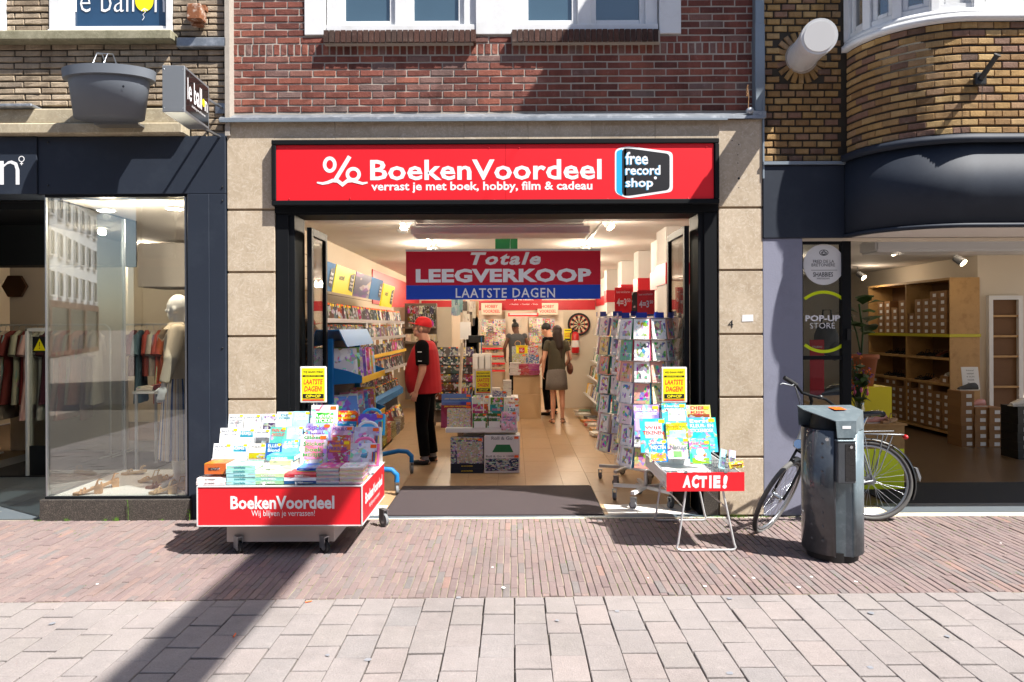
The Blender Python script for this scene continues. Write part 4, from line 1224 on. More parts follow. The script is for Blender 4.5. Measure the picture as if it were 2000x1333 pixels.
for i, (x_, y_, w_) in enumerate(((4.3, 1.8, 4), (6.0, 3.2, 6), (4.2, 4.2, 5), (6.1, 6.0, 6))):
    t = thing('track_spotlight', ['silver track spotlight just behind the pop-up shop window', 'silver track spotlight above the shoe box pile', 'silver track spotlight in the middle of the shoe shop', 'silver track spotlight over the far end of the shoe shelves'][i], 'spotlight', (x_, y_, 2.72))
    b = MB(); b.cyl((0, 0, 0), (0, 0, -.1), .008); b.cyl((0, -.02, -.12), (.06, -.1, -.2), .05, .055, 14); b.build('lamp_can', 'steel', t)
    b = MB(); b.cyl((.0605, -.1005, -.2005), (.062, -.103, -.203), .048, .048, 14); b.build('lamp_glass', 'lamp_glow', t)
    ld = bpy.data.lights.new('lamp', 'POINT'); ld.energy = w_ * .8; ld.color = (1, .82, .62); ld.shadow_soft_size = .07
    lo = bpy.data.objects.new('lamp', ld); COL.objects.link(lo); lo.parent = t; lo.location = (.08, -.12, -.24)
# wall unit of plywood along the side wall
UX, UY0, UY1 = 6.45, 4.0, 6.3
su = thing('shoe_shelf_unit', 'tall plywood wall unit with yellow edged shelves of shoes and boxes', 'shelf unit', (UX, UY0, 0))
UH = ZZ(543, 4.1, 1880)
b = MB(); b.box(0, .44, 0, .02, .1, UH); b.build('side_panel', 'plywood', su)
b = MB(); b.box(0, .44, UY1 - UY0, UY1 - UY0 + .02, .1, UH); b.build('side_panel', 'plywood', su)
b = MB(); b.box(0, .44, 1.12, 1.14, .1, UH - .04); b.build('divider', 'plywood', su)
b = MB(); b.box(.43, .45, .02, UY1 - UY0, .1, UH); b.build('back_panel', 'kraft_dark', su)
zsh = [.1, ZZ(740, 5.1, 1780), ZZ(694, 5.1, 1780), ZZ(652, 5.1, 1780), UH]
for z in zsh: b = MB(); b.box(.0, .43, .021, UY1 - UY0, z - .035, z); b.build('shelf', 'plywood', su)
b = MB(); b.box(-.012, -.001, -.002, UY1 - UY0, zsh[3] - .04, zsh[3] + .005); b.box(-.012, .45, -.012, -.001, zsh[3] - .04, zsh[3] + .005); b.build('lime_edge', 'lime_edge', su)
bxm = MB(); bxm.box(-.15, .15, -.09, .09, 0, .105); bxm.box(-.152, .152, -.093, .093, .075, .108); bxm.box(-.1535, -.1525, -.055, .02, .02, .07, 1)
proto = None
def shoebox(x, y, z, rz, lab, grp, mt=None, wall=0):
    global proto, proto_b
    k = 'b' if mt else 'a'
    if k not in BOXP:
        BOXP[k] = bxm.build('shoe_box', [mt or 'kraft', 'white_card']); o = BOXP[k]
    else: o = BOXP[k].copy(); COL.objects.link(o)
    o.location = (x, y, z); o.rotation_euler = (0, 0, rz)
    return tag(o, lab, 'shoe box', grp)
BOXP = {}
# lower tier of stacked boxes, upper tier
for j in range(11):
    for i in range(rnd.choice((5, 6, 6, 7))):
        if .12 + i * .11 + .1 > zsh[1]: continue
        shoebox(UX + .17, UY0 + .14 + j * .2, .12 + i * .11, rnd.uniform(-.03, .03), 'brown shoe box, ' + nth(i + 1) + ' from below, ' + nth(j + 1) + ' floor level stack of the unit', 'shoe boxes at the foot of the plywood unit')
for j in range(5):
    for i in range((6, 6, 5, 5, 3)[j]):
        shoebox(UX + .17, UY0 + .22 + j * .2, zsh[3] + i * .11, rnd.uniform(-.03, .03), 'brown shoe box, ' + nth(i + 1) + ' from below in the ' + nth(j + 1) + ' stack, top shelf nearer half', 'shoe boxes on the top shelf nearer half')
for j in range(4):
    for i in range((5, 4, 5, 5)[j]):
        shoebox(UX + .17, UY0 + 1.28 + j * .22, zsh[3] + i * .11, rnd.uniform(-.03, .03), 'brown shoe box, ' + nth(i + 1) + ' from below in the ' + nth(j + 1) + ' stack, top shelf, farther half', 'shoe boxes on the top shelf farther half')
b = MB(); b.box(-.1, .1, -.12, .12, 0, .3); b.tube([(-.02, -.06, .3), (-.02, -.05, .42), (-.02, .05, .42), (-.02, .06, .3)], .008); tag(b.build('handbag', 'leather_brown', loc=(UX + .17, UY0 + 1.2, zsh[3]), bevel=.03, seg=2), 'soft brown leather bag between the box stacks on the top shelf', 'bag')

def sandal_mesh(mt_sole, heel=.05):
    mb = MB()
    sole = [(-.12, -.028), (-.10, -.036), (0, -.03), (.06, -.042), (.12, -.02), (.125, .015), (.07, .042), (0, .03), (-.10, .036), (-.12, .028)]
    n = len(sole)
    def hz(x): return heel * max(0, min(1, (.04 - x) / .12)) + .012
    vs = [(x, y, hz(x) + .012) for x, y in sole] + [(x, y, max(0, hz(x) - .012)) for x, y in sole]
    mb.add(vs, [tuple(range(n)), tuple(range(2 * n - 1, n - 1, -1))] + [(i, n + i, n + (i + 1) % n, (i + 1) % n) for i in range(n)], 0)
    if heel > .03: mb.prism([(-.12, 0), (-.06, 0), (-.05, hz(-.06)), (-.122, hz(-.1))], -.03, .03)
    for x, h_ in ((.06, .035), (.03, .045)): mb.tube([(x, -.042, hz(x)), (x, -.03, hz(x) + h_ * .8), (x, 0, hz(x) + h_), (x, .03, hz(x) + h_ * .8), (x, .042, hz(x))], .008, 6, m=1)
    mb.tube([(-.06, -.034, hz(-.06)), (-.085, -.03, hz(-.09) + .06), (-.115, 0, hz(-.1) + .055), (-.085, .03, hz(-.09) + .06), (-.06, .034, hz(-.06))], .006, 6, m=1)
    return mb
def shoe_mesh():
    mb = MB()
    pr = [(-.13, .0, .03, .06), (-.1, .0, .038, .09), (-.03, 0, .036, .085), (.03, 0, .042, .06), (.09, 0, .044, .04), (.13, 0, .03, .025)]
    rings = []
    for x, y, w, h_ in pr: rings.append([(x, -w, 0), (x, -w, h_ * .5), (x, -w * .6, h_), (x, w * .6, h_), (x, w, h_ * .5), (x, w, 0)])
    vs = [v for r_ in rings for v in r_]
    mb.add(vs, [(j * 6 + i, j * 6 + (i + 1) % 6, (j + 1) * 6 + (i + 1) % 6, (j + 1) * 6 + i) for j in range(5) for i in range(6)] + [(0, 1, 2, 3, 4, 5), (35, 34, 33, 32, 31, 30)], 0, True)
    mb.box(-.135, .135, -.042, .042, -.012, .0, 1)
    return mb
SHO = {}
def shoe(kind, mt, mt2, loc, rz, lab, grp, sc=1.):
    k = (kind, mt)
    if k not in SHO: SHO[k] = (sandal_mesh('', .06) if kind == 'sandal' else sandal_mesh('', .02) if kind == 'flat' else shoe_mesh()).build(kind if kind != 'flat' else 'sandal', [mt, mt2]); o = SHO[k]
    else: o = SHO[k].copy(); COL.objects.link(o)
    if kind == 'shoe': loc = (loc[0], loc[1], loc[2] + .012)
    o.location = loc; o.rotation_euler = (0, 0, rz); o.scale = (sc,) * 3
    return tag(o, lab, 'shoe', grp)
for j, y_ in enumerate((.3, .42, .62, .74, .95)):
    shoe('shoe' if j < 2 else 'flat', 'leather_black' if j != 1 else 'leather_brown', 'black_rubber', (UX + .18, UY0 + y_, zsh[2]), R(180) + .2, nth(j + 1) + ' dark sandal on the middle shelf of the plywood unit, nearer half', 'dark shoes on the middle shelf nearer half')
for j, y_ in enumerate((1.3, 1.45, 1.65, 1.85)):
    shoe('flat', 'leather_black', 'leather_black', (UX + .18, UY0 + y_, zsh[2]), R(180), nth(j + 1) + ' black sandal on the middle shelf of the plywood unit, farther half', 'dark shoes on the middle shelf farther half')
for j, (y_, mt_) in enumerate(((.18, 'shoe_white'), (.45, 'shoe_tan'), (.58, 'shoe_tan'), (.85, 'leather_black'), (.98, 'leather_black'))):
    shoe('shoe' if mt_ == 'shoe_white' else 'flat', mt_, mt_, (UX + .18, UY0 + y_, zsh[1] + (.11 if mt_ == 'shoe_white' else 0)), R(180), {'shoe_white': 'white sneaker on a brown box on the lower shelf', 'shoe_tan': nth(j) + ' tan sandal on the lower shelf of the plywood unit', 'leather_black': nth(j - 2) + ' black sandal on the lower shelf beside the divider'}[mt_], {'shoe_white': None, 'shoe_tan': 'tan sandals on the lower shelf', 'leather_black': 'black sandals on the lower shelf by the divider'}[mt_])
shoebox(UX + .17, UY0 + .18, zsh[1], 0, 'single brown shoe box under the white sneaker on the lower shelf', None)
for j, y_ in enumerate((1.3, 1.5, 1.75, 1.9)):
    shoe('flat', 'leather_black', 'leather_black', (UX + .18, UY0 + y_, zsh[1]), R(180), nth(j + 1) + ' black sandal on the lower shelf of the plywood unit, farther half', 'dark shoes on the lower shelf farther half')
# piles of boxes before the unit
pile = [(5.95, 3.85, 6), (6.22, 3.75, 4), (6.5, 3.72, 4), (6.78, 3.68, 3)]
px_ = 0
for j in range(4):
    for i in range((7, 5, 5, 3)[j]):
        shoebox(XX((1882, 1907, 1932, 1958)[j], 3.4) + .02, 3.5 - .02 * j, i * .11, R(90) + rnd.uniform(-.04, .04), 'brown shoe box, ' + nth(i + 1) + ' from the floor in ' + nth(j + 1) + ' pile before the plywood unit', 'shoe boxes piled at the near end of the unit')
shoe('shoe', 'grey_vest', 'shoe_white', (XX(1895, 3.4) + .03, 3.5, .77), R(180), 'grey sneaker on top of the tallest floor pile of boxes', None)
shoe('shoe', 'shoe_pink', 'shoe_white', (XX(1907, 3.4) + .02, 3.45, .55), R(180), 'pink flat shoe on the second floor pile of boxes', None)
shoe('flat', 'shoe_tan', 'shoe_tan', (XX(1958, 3.4), 3.45, .33), R(180), 'tan sandal on the lowest floor pile of boxes', None)
b = MB(); b.box(-.12, .12, -.004, .004, 0, .32); b.box(-.1, -.095, -.03, .03, -.0, .01)
t = thing('notice_card', 'white notice card standing on the tallest pile of shoe boxes', 'card', (XX(1897, 3.6), 3.6, .77), rot=(R(-8), 0, 0)); b.build('card', 'white_card', t)
b = MB()
for i, wd_ in enumerate(('Proberen?', 'VANAF', '€ 25,95', 'VOOR', '€ 15')): b.text(wd_, 0, .27 - .045 * i, .11 - .012 * (i % 2), .02, -.0055)
b.build('card_lettering', 'ink', t)
for j in range(2):
    for i in range(6):
        shoebox(XX(1965, 2.6) + .14 + .24 * j * 1.0, 2.62 + .06 * j, i * .11, R(90) + rnd.uniform(-.03, .03), 'black shoe box, ' + nth(i + 1) + ' from the floor in ' + nth(j + 1) + ' dark stack', 'black shoe boxes at the right edge', 'black_plastic')
shoe('shoe', 'shoe_white', 'shoe_white', (XX(1985, 2.6), 2.55, .66), R(190), 'white sneaker on top of the black shoe boxes', None)
# mirror / doorway frame at the right
t = thing('wall_niche', 'tall white framed niche with wooden shelves at the right edge of the shoe shop', 'shelf', (7.3, 4.06, 0)); h_ = ZZ(590, 4.06) 
b = MB(); b.box(-.25, -.19, -.03, .035, 0, h_); b.box(.19, .25, -.03, .035, 0, h_); b.box(-.25, .25, -.03, .035, h_, h_ + .06); b.build('niche_frame', 'white_satin', t)
b = MB(); b.box(-.19, .19, .02, .03, 0, h_); b.build('back_panel', 'kraft_dark', t)
for z in (.75, 1.2, 1.5, 1.8): b = MB(); b.box(-.19, .19, -.02, .019, z, z + .03); b.build('shelf', 'plywood', t)
# plants and flowers beside the post
def leafy(t, n, h0, h1, r, size, mt, name='leaf', up=.5):
    for i in range(n):
        a = rnd.uniform(0, 6.28); z = rnd.uniform(h0, h1); rr = rnd.uniform(.3, 1) * r
        b = MB(); L = size * rnd.uniform(.7, 1.2); w = L * .38
        T = Matrix.Translation((math.cos(a) * rr * .5, math.sin(a) * rr * .5, z)) @ Matrix.Rotation(a, 4, 'Z') @ Matrix.Rotation(-rnd.uniform(.1, 1.2) * up, 4, 'Y')
        b.T = T; b.add([(0, 0, 0), (L * .35, -w, .01), (L * .7, -w * .8, 0), (L, 0, -.03), (L * .7, w * .8, 0), (L * .35, w, .01), (L * .5, 0, .03)], [(0, 1, 6), (1, 2, 6), (2, 3, 6), (3, 4, 6), (4, 5, 6), (5, 0, 6)], 0, True)
        b.build(name, mt, t)
fx, fy = XX(1682, 2.3), 2.3
t = thing('fig_plant', 'large leaved green plant in a terracotta pot behind the window post', 'plant', (fx, fy, 0))
b = MB(); b.box(-.25, .25, -.22, .22, 0, .95); b.build('plinth', 'sign_yellow', t)
b = MB(); b.lathe([(0, .95), (.13, .95), (.18, 1.28), (.2, 1.28), (.2, 1.33), (.17, 1.33), (.16, 1.3), (0, 1.3)], 18); b.build('pot', 'terracotta', t)
b = MB(); b.tube([(0, 0, 1.3), (.02, 0, 1.6), (-.02, .01, 1.95)], .012); b.tube([(0, 0, 1.3), (-.06, 0, 1.6), (-.12, .01, 1.8)], .01); b.build('stem', 'leaf', t)
leafy(t, 16, 1.5, 2.05, .14, .26, 'leaf')
fl = thing('flower_vase', 'vase with pink tulips and purple and orange flowers beside the window post', 'flowers', (XX(1678, 1.35), 1.35, ZZ(830, 1.35)))
b = MB(); b.lathe([(0, 0), (.05, 0), (.06, .1), (.045, .2), (.05, .24), (.04, .24), (0, .2)], 14); b.build('vase', 'side_glass', fl)
b = MB(); heads = []
for i in range(46):
    a = rnd.uniform(0, 6.28); r_ = rnd.uniform(.02, .15); z = rnd.uniform(.38, .78) if i > 10 else rnd.uniform(.28, .36)
    if i <= 10: r_ = rnd.uniform(.05, .14)
    p = (math.cos(a) * r_, math.sin(a) * r_ * .6, z); heads.append((p, i)); b.tube([(0, 0, .1), (p[0] * .4, p[1] * .4, z * .6), p], .003, 4)
b.build('stems', 'leaf', fl)
for mt_, sel in (('ink_pink', lambda i: i <= 10), ('ink_purple', lambda i: i > 10 and i % 3 == 0), ('ink_orange', lambda i: i > 10 and i % 3 == 1), ('sign_yellow', lambda i: i > 10 and i % 9 == 2)):
    b = MB()
    for p, i in heads:
        if sel(i):
            if i <= 10: b.ell((p[0], p[1], p[2] + .02), (.018, .018, .03), 6)
            else:
                for q in range(5): b.ell((p[0] + rnd.uniform(-.02, .02), p[1] + rnd.uniform(-.02, .02), p[2] + rnd.uniform(-.02, .02)), (.009, .009, .009), 5)
    b.build('blossoms', mt_, fl)
leafy(fl, 16, .2, .6, .1, .13, 'leaf', up=1.)
b = MB(); b.box(-.32, .28, -.2, .22, 0, ZZ(832, 1.3)); b.box(-.34, .3, -.22, .24, ZZ(832, 1.3), ZZ(832, 1.3) + .018)
o = tag(b.build('display_block', 'plywood', loc=(XX(1700, 1.35), 1.4, 0)), 'light plywood block holding shoes and the flower vase behind the bicycle', 'display block')
b = MB(); b.box(-.2, .2, -.003, .003, 0, .40); tag(b.build('lime_panel', 'lime', loc=(XX(1725, .72), .72, .06)), 'lime green panel standing behind the rear bicycle wheel', 'panel')
bpy.data.objects['lime_panel'].scale = (1.0, 1, 1.)
for i, (mt_, px, lab) in enumerate((('shoe_pink', 1712, 'pink pointed shoe on the plywood block by the tulips'), ('shoe_tan', 1738, 'tan sandal on the plywood block near its right corner'))):
    shoe('shoe' if i == 0 else 'flat', mt_, mt_, (XX(px, 1.25), 1.28, ZZ(832, 1.3) + .018), R(190 + 20 * i), lab, None)
# window display behind the glass
t = thing('window_display', 'dark crate with red poster behind the lower pop-up window pane', 'display', (XX(1609, .7), .75, 0))
b = MB(); b.box(-.24, .2, -.14, .14, 0, 1.0); b.build('crate', 'plywood', t)
b = MB(); b.box(-.16, -.02, -.1, -.09, 1.0, 1.55); b.build('poster', 'deep_red', t); b = MB(); b.text('STUDIO', -.09, 1.48, .1, .02, -.1015); b.build('poster_lettering', 'white_card', t)
shoe('shoe', 'leather_black', 'black_rubber', (XX(1622, .7), .72, 1.0), R(200), 'black shoe on the crate behind the pop-up window', None)
t = thing('backpack', 'grey and black bags hanging behind the pop-up lettering', 'bag', (XX(1618, .9), .95, 1.55)); b = MB(); b.ell((0, 0, 0), (.13, .08, .17), 12); b.ell((.07, -.04, -.12), (.09, .06, .1), 10); b.build('bag_body', 'grey_vest', t)
b = MB(); b.tube([(-.05, 0, .15), (-.03, 0, .3), (.05, 0, .3), (.06, 0, .14)], .01); b.build('handle', 'leather_black', t)
# ------------------------------------------------------------ inside the bookshop
WL, WR, WB, CEIL = -2.58, 2.28, 12.6, 2.90
b = MB(); b.box(WL, WR, .02, WB, -.04, -.006); sf = struct(b.build('shop_floor', 'grout'))
XJ = [-2.58, -2.2, -1.85, -1.5, -1.18, -.855, -.515, -.173, .13, .53, .82, 1.2, 1.5, 1.85, 2.28]
tile_cache = {}
for i in range(len(XJ) - 1):
    y = .18 - rnd.uniform(0, .5)
    while y < WB:
        y0, y1 = max(y, .06), min(y + .9, WB)
        if y1 - y0 > .05:
            b = MB(); b.box(XJ[i] + .0015, XJ[i + 1] - .0015, y0 + .0015, y1 - .0015, -.006, .0); b.build('floor_tile', 'shop_tile' if y0 > .3 or True else 'white_tile', sf)
        y += .9
b = MB(); b.box(-2.1, 1.83, -.035, .055, -.02, .0035); struct(b.build('threshold', 'threshold_metal'))
b = MB(); b.box(-2.55, 2.22, -.062, -.0355, -.03, .003); struct(b.build('threshold_kerb', 'pale_kerb'))
for i, (x0, x1, lab) in enumerate(((-1.93, -1.19, 'white floor tiles left of the doormat'), (.85, 1.66, 'white floor tiles right of the doormat'))):
    n = 3
    for j in range(n):
        b = MB(); a = x0 + (x1 - x0) * j / n; b.box(a + .002, a + (x1 - x0) / n - .002, .058, .40, -.004, .003); b.build('white_floor_tile', 'white_tile', sf)
mt_o = MB(); mt_o.box(-1.165, .80, .03, 1.14, .001, .014); mt_o.box(-1.18, .815, .02, 1.15, .0005, .006, 1)
tag(mt_o.build('door_mat', ['door_mat', 'black_rubber'], bevel=.003), 'large dark brown entrance mat in the open bookshop doorway', 'door mat')

si = mid
b = MB(); b.box(WL - .1, WL, .34, WB, 0, 3.2); b.build('side_wall', 'slat_wall', si)
b = MB()
for z in [.5 + .15 * i for i in range(15)]: b.box(WL, WL + .002, .34, 7.5, z, z + .008)
b.build('slat_grooves', 'grout', si)
b = MB(); b.box(WR, WR + .04, .34, WB, 0, 3.2); b.build('side_wall', 'white_wall', si)
b = MB(); b.box(WL, WR, WB, WB + .1, 0, 3.2); b.build('back_wall', 'cream_wall', si)
b = MB(); b.box(WL, WR, .34, WB, CEIL, 3.0); b.build('ceiling', 'ceiling_white', si)
b = MB(); b.box(-2.1, 1.83, .31, 1.0, 2.78, 2.82); b.build('entrance_soffit', 'ceiling_white', si)
b = MB(); b.box(-.98, .72, .345, 1.0, 2.765, 2.779); b.build('bronze_soffit_panel', 'bronze_ceiling', si)
b = MB(); b.box(-1.06, .80, 1.0, 1.45, 2.66, 2.74); b.box(-1.0, .74, .985, 1.0, 2.735, 2.76); tag(b.build('air_curtain', 'white_satin', bevel=.012), 'long flat white air curtain under the bookshop ceiling', 'air curtain')
for px in (878, 1062):
    x = XX(px, .6); b = MB(); b.box(x - .05, x + .05, .55, .63, 2.755, 2.764); b.box(x - .03, x + .03, .57, .61, 2.753, 2.7545, 1); tag(b.build('ceiling_spotlight', ['lamp_body', 'ink']), 'small square recessed light in the bronze soffit, ' + ('left one' if px < 1000 else 'right one'), 'ceiling light')
# pilasters and the red band on the right
PIL = [(1.86, 2.2, 2.75), (2.02, 3.4, 3.9), (2.02, 4.9, 5.3), (2.02, 6.6, 7.0), (2.02, 8.6, 9.0)]
for x, y0, y1 in PIL:
    b = MB(); b.box(x, WR - .002, y0, y1, 0, CEIL - .002); b.build('pilaster', 'white_wall', si)
    b = MB(); b.box(x - .012, WR - .004, y0 - .012, y1 + .012, 2.20, 2.46); b.build('red_band', 'deep_red', si)
b = MB(); b.box(WR - .02, WR - .003, .4, WB, 2.22, 2.44); b.build('red_band', 'deep_red', si)
b = MB(); b.box(-.0 - 2.5, 2.25, WB - .02, WB - .002, 2.13, 2.4); b.build('red_band', 'deep_red', si)
b = MB(); b.box(WL + .003, WL + .02, 6.4, WB, 2.12, 2.75); b.build('red_band', 'deep_red', si)
# a partition with shelving at mid depth on the left
b = MB(); b.box(-2.5, -1.28, 8.2, 8.3, 0, 2.1); b.build('partition_wall', 'cream_wall', si)
b = MB(); b.prism([(-.08, 0), (.34, 0), (.34, 1.75), (.3, 1.86), (.2, 1.95), (.05, 1.98), (-.08, 1.98)], 0, .1); o = tag(b.build('end_panel', 'cream_wall', loc=(-1.0, 7.9, 0), bevel=.005), 'cream rounded shelf end panel behind the man in red', 'shelf panel')

# ceiling lamps of the shop
def spot(x, y, e, lab, tilt=.5):
    t = thing('ceiling_spotlight', lab, 'ceiling light', (x, y, CEIL))
    b = MB(); b.box(-.05, .05, -.02, .02, -.02, 0); b.cyl((0, 0, -.03), (.05 * tilt, -.05, -.1), .045, .05, 14); b.build('lamp_can', 'lamp_body', t)
    b = MB(); d = Vector((.05 * tilt, -.05, -.1)); b.cyl(d + Vector((0, 0, -.001)), d + Vector((.003, -.003, -.006)), .044, .044, 14); b.build('lamp_glass', 'lamp_glow', t)
    ld = bpy.data.lights.new('lamp', 'POINT'); ld.energy = e * 2.3; ld.color = (1, .85, .66); ld.shadow_soft_size = .08
    lo = bpy.data.objects.new('lamp', ld); COL.objects.link(lo); lo.parent = t; lo.location = (.05 * tilt, -.06, -.13)
LAB = ['first ceiling spotlight on the left track, nearest the entrance', 'second ceiling spotlight of the left track', 'third ceiling spotlight of the left track', 'fourth ceiling spotlight of the left track', 'rearmost ceiling spotlight of the left track',
       'first ceiling spotlight on the right track, nearest the entrance', 'second ceiling spotlight of the right track', 'third ceiling spotlight of the right track', 'fourth ceiling spotlight of the right track', 'rearmost ceiling spotlight of the right track']
ys = [1.5, 3.9, 6.2, 8.6, 11.0]
for i, y in enumerate(ys): spot(-1.15, y, 10 + 2 * i, LAB[i], -1)
for i, y in enumerate(ys): spot(1.05, y + .1, 10 + 2 * i, LAB[5 + i], 1)
for x in (-1.15, 1.05): b = MB(); b.box(x - .018, x + .018, 1.5, 11.6, CEIL - .02, CEIL - .001); tag(b.build('light_track', 'lamp_body'), 'white light track along the ' + ('side above the film shelves' if x < 0 else 'side above the card racks'), 'light track')
b = MB(); b.box(-.13, .13, -.02, .02, -.2, 0); b.box(-.2, .2, -.05, .05, 0, .03, 1); cx, cz = P(989, 476, 1.9)
tag(b.build('exit_sign', ['green_exit', 'lamp_body'], loc=(cx, 1.9, 2.80)), 'dark green exit sign hanging from the ceiling above the banner', 'exit sign')
b = MB(); b.lathe([(.07, 0), (.07, -.02), (.03, -.045), (0, -.045)], 14); tag(b.build('smoke_detector', 'lamp_body', loc=(XX(782, 2.2), 2.4, CEIL)), 'white round smoke detector on the bookshop ceiling', 'smoke detector')

# hanging banner
BY = .55
bn = thing('sale_banner', 'red and blue closing sale banner hung across the bookshop entrance', 'banner', (XX(983, BY), BY, ZZ(585, BY)))
def in_bn(mb, name, mt, **k): return rel(mb.build(name, mt, bn, **k), bn)
def zz(py): return ZZ(py, BY, 983)
x0, x1 = XX(793, BY, 537), XX(1173, BY, 537)
b = MB(); b.box(x0, x1, BY, BY + .008, zz(557), zz(491)); in_bn(b, 'red_field', 'banner_red')
b = MB(); b.box(x0, x1, BY + .0005, BY + .0082, zz(585), zz(557) - .0005); in_bn(b, 'blue_field', 'banner_blue')
b = MB(); b.box(x0 - .003, x1 + .003, BY - .008, BY + .014, zz(491), zz(487)); in_bn(b, 'top_rail', 'white_satin')
LYB2 = BY - .0015
b = MB(); fit(b, 'Totale', 919, 493, 1056, 518, LYB2, bold=.035, shear=.25, spacing=1.18); in_bn(b, 'headline_lettering', 'banner_white')
b = MB(); fit(b, 'LEEGVERKOOP', 812, 525, 1155, 552, LYB2, bold=.045, spacing=1.04); in_bn(b, 'main_lettering', 'banner_white')
b = MB(); fit(b, 'LAATSTE DAGEN', 890, 563, 1084, 582, LYB2, bold=.012, spacing=1.12, wobble=.001); in_bn(b, 'lower_lettering', 'banner_white')
b = MB()
for px in (811, 1149, 997, 1156): x = XX(px, BY); b.tube([(x, BY + .003, zz(487)), (x, BY + .003, zz(487) + (.06 if px in (997, 1156) else .14)), (x + .004, BY + .003, 2.77 if px in (811, 1149) else zz(487) + .1)], .0018, 4)
in_bn(b, 'hanging_wire', 'wire')

# red Hobby signs and the middle board
def hobby(px, lab):
    Y = 12.3; cx, cz = P(px, 604, Y); t = thing('hobby_sign', lab, 'sign', (cx, Y, cz)); w, h = .28, .16
    b = MB(); b.box(-w, w, 0, .02, -h, h); b.build('board', 'cream_wall', t, bevel=.03); b = MB(); b.text('HOBBY', 0, .07, .34, .085, -.002, bold=.02); b.text('VOORDEEL', 0, -.06, .46, .085, -.002, bold=.02); b.build('lettering', 'ink_red', t)
hobby(960, 'cream HOBBY VOORDEEL sign above the rear card wall, left one'); hobby(1070, 'cream HOBBY VOORDEEL sign above the woman in the rear, right one')
Y = 9.8; cx, cz = P(1023, 592, Y); t = thing('surprise_sign', 'dark red hanging board with white text below the sale banner', 'sign', (cx, Y, cz)); b = MB(); b.box(-.42, .42, 0, .02, -.14, .28); b.build('board', 'deep_red', t)
b = MB(); b.text('je verrassen!', 0, .08, .45, .075, -.002, bold=.02); b.text('✓ Kwaliteit   ✓ Voordeel   ✓ Keuze', 0, -.03, .66, .035, -.002, bold=.0); b.build('lettering', 'sign_white', t)
b = MB(); b.box(-.4, .4, -.0, .01, -.26, -.17); t2 = thing('lower_sign', 'narrow red strip board with white band under the red hanging board', 'sign', (cx + .02, 11.9, P(1023, 608, 11.9)[1] + .12)); b.build('board', 'ink_red', t2); b = MB(); b.box(-.36, .36, -.002, 0, -.22, -.18); b.build('white_band', 'white_card', t2)

# header panels above the film shelves
def header(y0, y1, zb, zt, mt, lab, title, tc='ink', badge_=True, xo=0.):
    t = thing('header_board', lab, 'header board', (-2.08, (y0 + y1) / 2, zb)); L = (y1 - y0) / 2; h = zt - zb
    tilt = R(-10)
    t.rotation_euler = (0, 0, R(90)); # local -Y faces +X
    b = MB(); b.T = Matrix.Rotation(R(10), 4, 'X'); b.box(-L + .004, L - .004, 0, .02, 0, h); o = b.build('board', mt, t)
    b = MB(); b.T = Matrix.Rotation(R(10), 4, 'X')
    if title: b.text(title, -L * .35, h * .6, L * .5, h * .2, -.003, bold=.02)
    if badge_:
        b.add([(q[0], -.004, q[1]) for q in ((L * .48, h * .2), (L * .9, h * .12), (L * .9, h * .88), (L * .48, h * .78))], [(0, 1, 2, 3)], 1)
        b.text('free', L * .69, h * .64, L * .3, h * .13, -.005, bold=.02, m=2); b.text('record', L * .69, h * .48, L * .34, h * .11, -.005, bold=.02, m=2); b.text('shop', L * .69, h * .33, L * .3, h * .13, -.005, bold=.02, m=2)
    b.build('lettering', [tc, 'ink', 'sign_white'], t)
    if o.active_material == MATS['dvd_print']: o.color = (.05, .08, .16, 1)
    return t
header(1.0, 1.75, 2.10, 2.42, 'blue_shelf', 'blue header board reading new above the film shelves', 'new', 'sign_white')
header(1.78, 2.75, 2.10, 2.42, 'sign_yellow', 'nearer yellow header board reading actie above the film shelves', 'actie!')
header(2.78, 3.75, 2.10, 2.42, 'dvd_print', 'dark blue picture header board beside the nearer yellow one', '', 'ink', False)
header(3.76, 4.6, 2.10, 2.42, 'blue_shelf', 'dark header board with record badge before the farther yellow one', '', 'ink')
header(4.64, 5.6, 2.02, 2.38, 'sign_yellow', 'farther yellow header board reading actie above the film shelves', 'actie!')

# ---- film shelves on the left wall
fs = thing('film_shelf_unit', 'long wall shelving full of films along the left side', 'shelf unit', (WL, 1.0, 0))
SX = 1.95  # front edge distance from the centre line
levels = [(1.78, -1.98), (1.54, -1.96), (1.29, -1.95), (1.03, -1.94)]
for i, (z, x) in enumerate(levels):
    b = MB(); b.box(.0, x - WL, 0, 5.3, z - .02, z); b.build('shelf', 'shelf_edge', fs)
    b = MB(); b.box(x - WL + .0005, x - WL + .012, 0, 5.3, z - .035, z + .012); b.build('shelf_lip', 'shelf_edge' if i != 2 else 'shelf_yellow', fs)
b = MB(); b.box(0, .02, 0, 5.3, .1, 2.0); b.build('back_panel', 'slat_wall', fs)
b = MB(); b.prism([(.1, .9), (.54, .55), (.57, .55), (.57, .60), (.14, .95)], 0, 5.3); b.T = Matrix()
o = b.build('film_ramp', 'blue_shelf', fs)
b = MB(); b.box(.02, .57, 0, 5.3, .50, .549); b.box(.5705, .582, 0, 5.3, .50, .60); b.build('shelf', 'blue_shelf', fs)
b = MB(); b.box(.02, .55, .0, 5.3, .08, .11); b.build('base_shelf', 'shelf_edge', fs)
for y in (.9, 2.6, 4.0, 5.2):
    b = MB(); b.box(.0, .5, y - .01, y + .01, .1, .44); b.build('shelf_bracket', 'shelf_edge', fs)
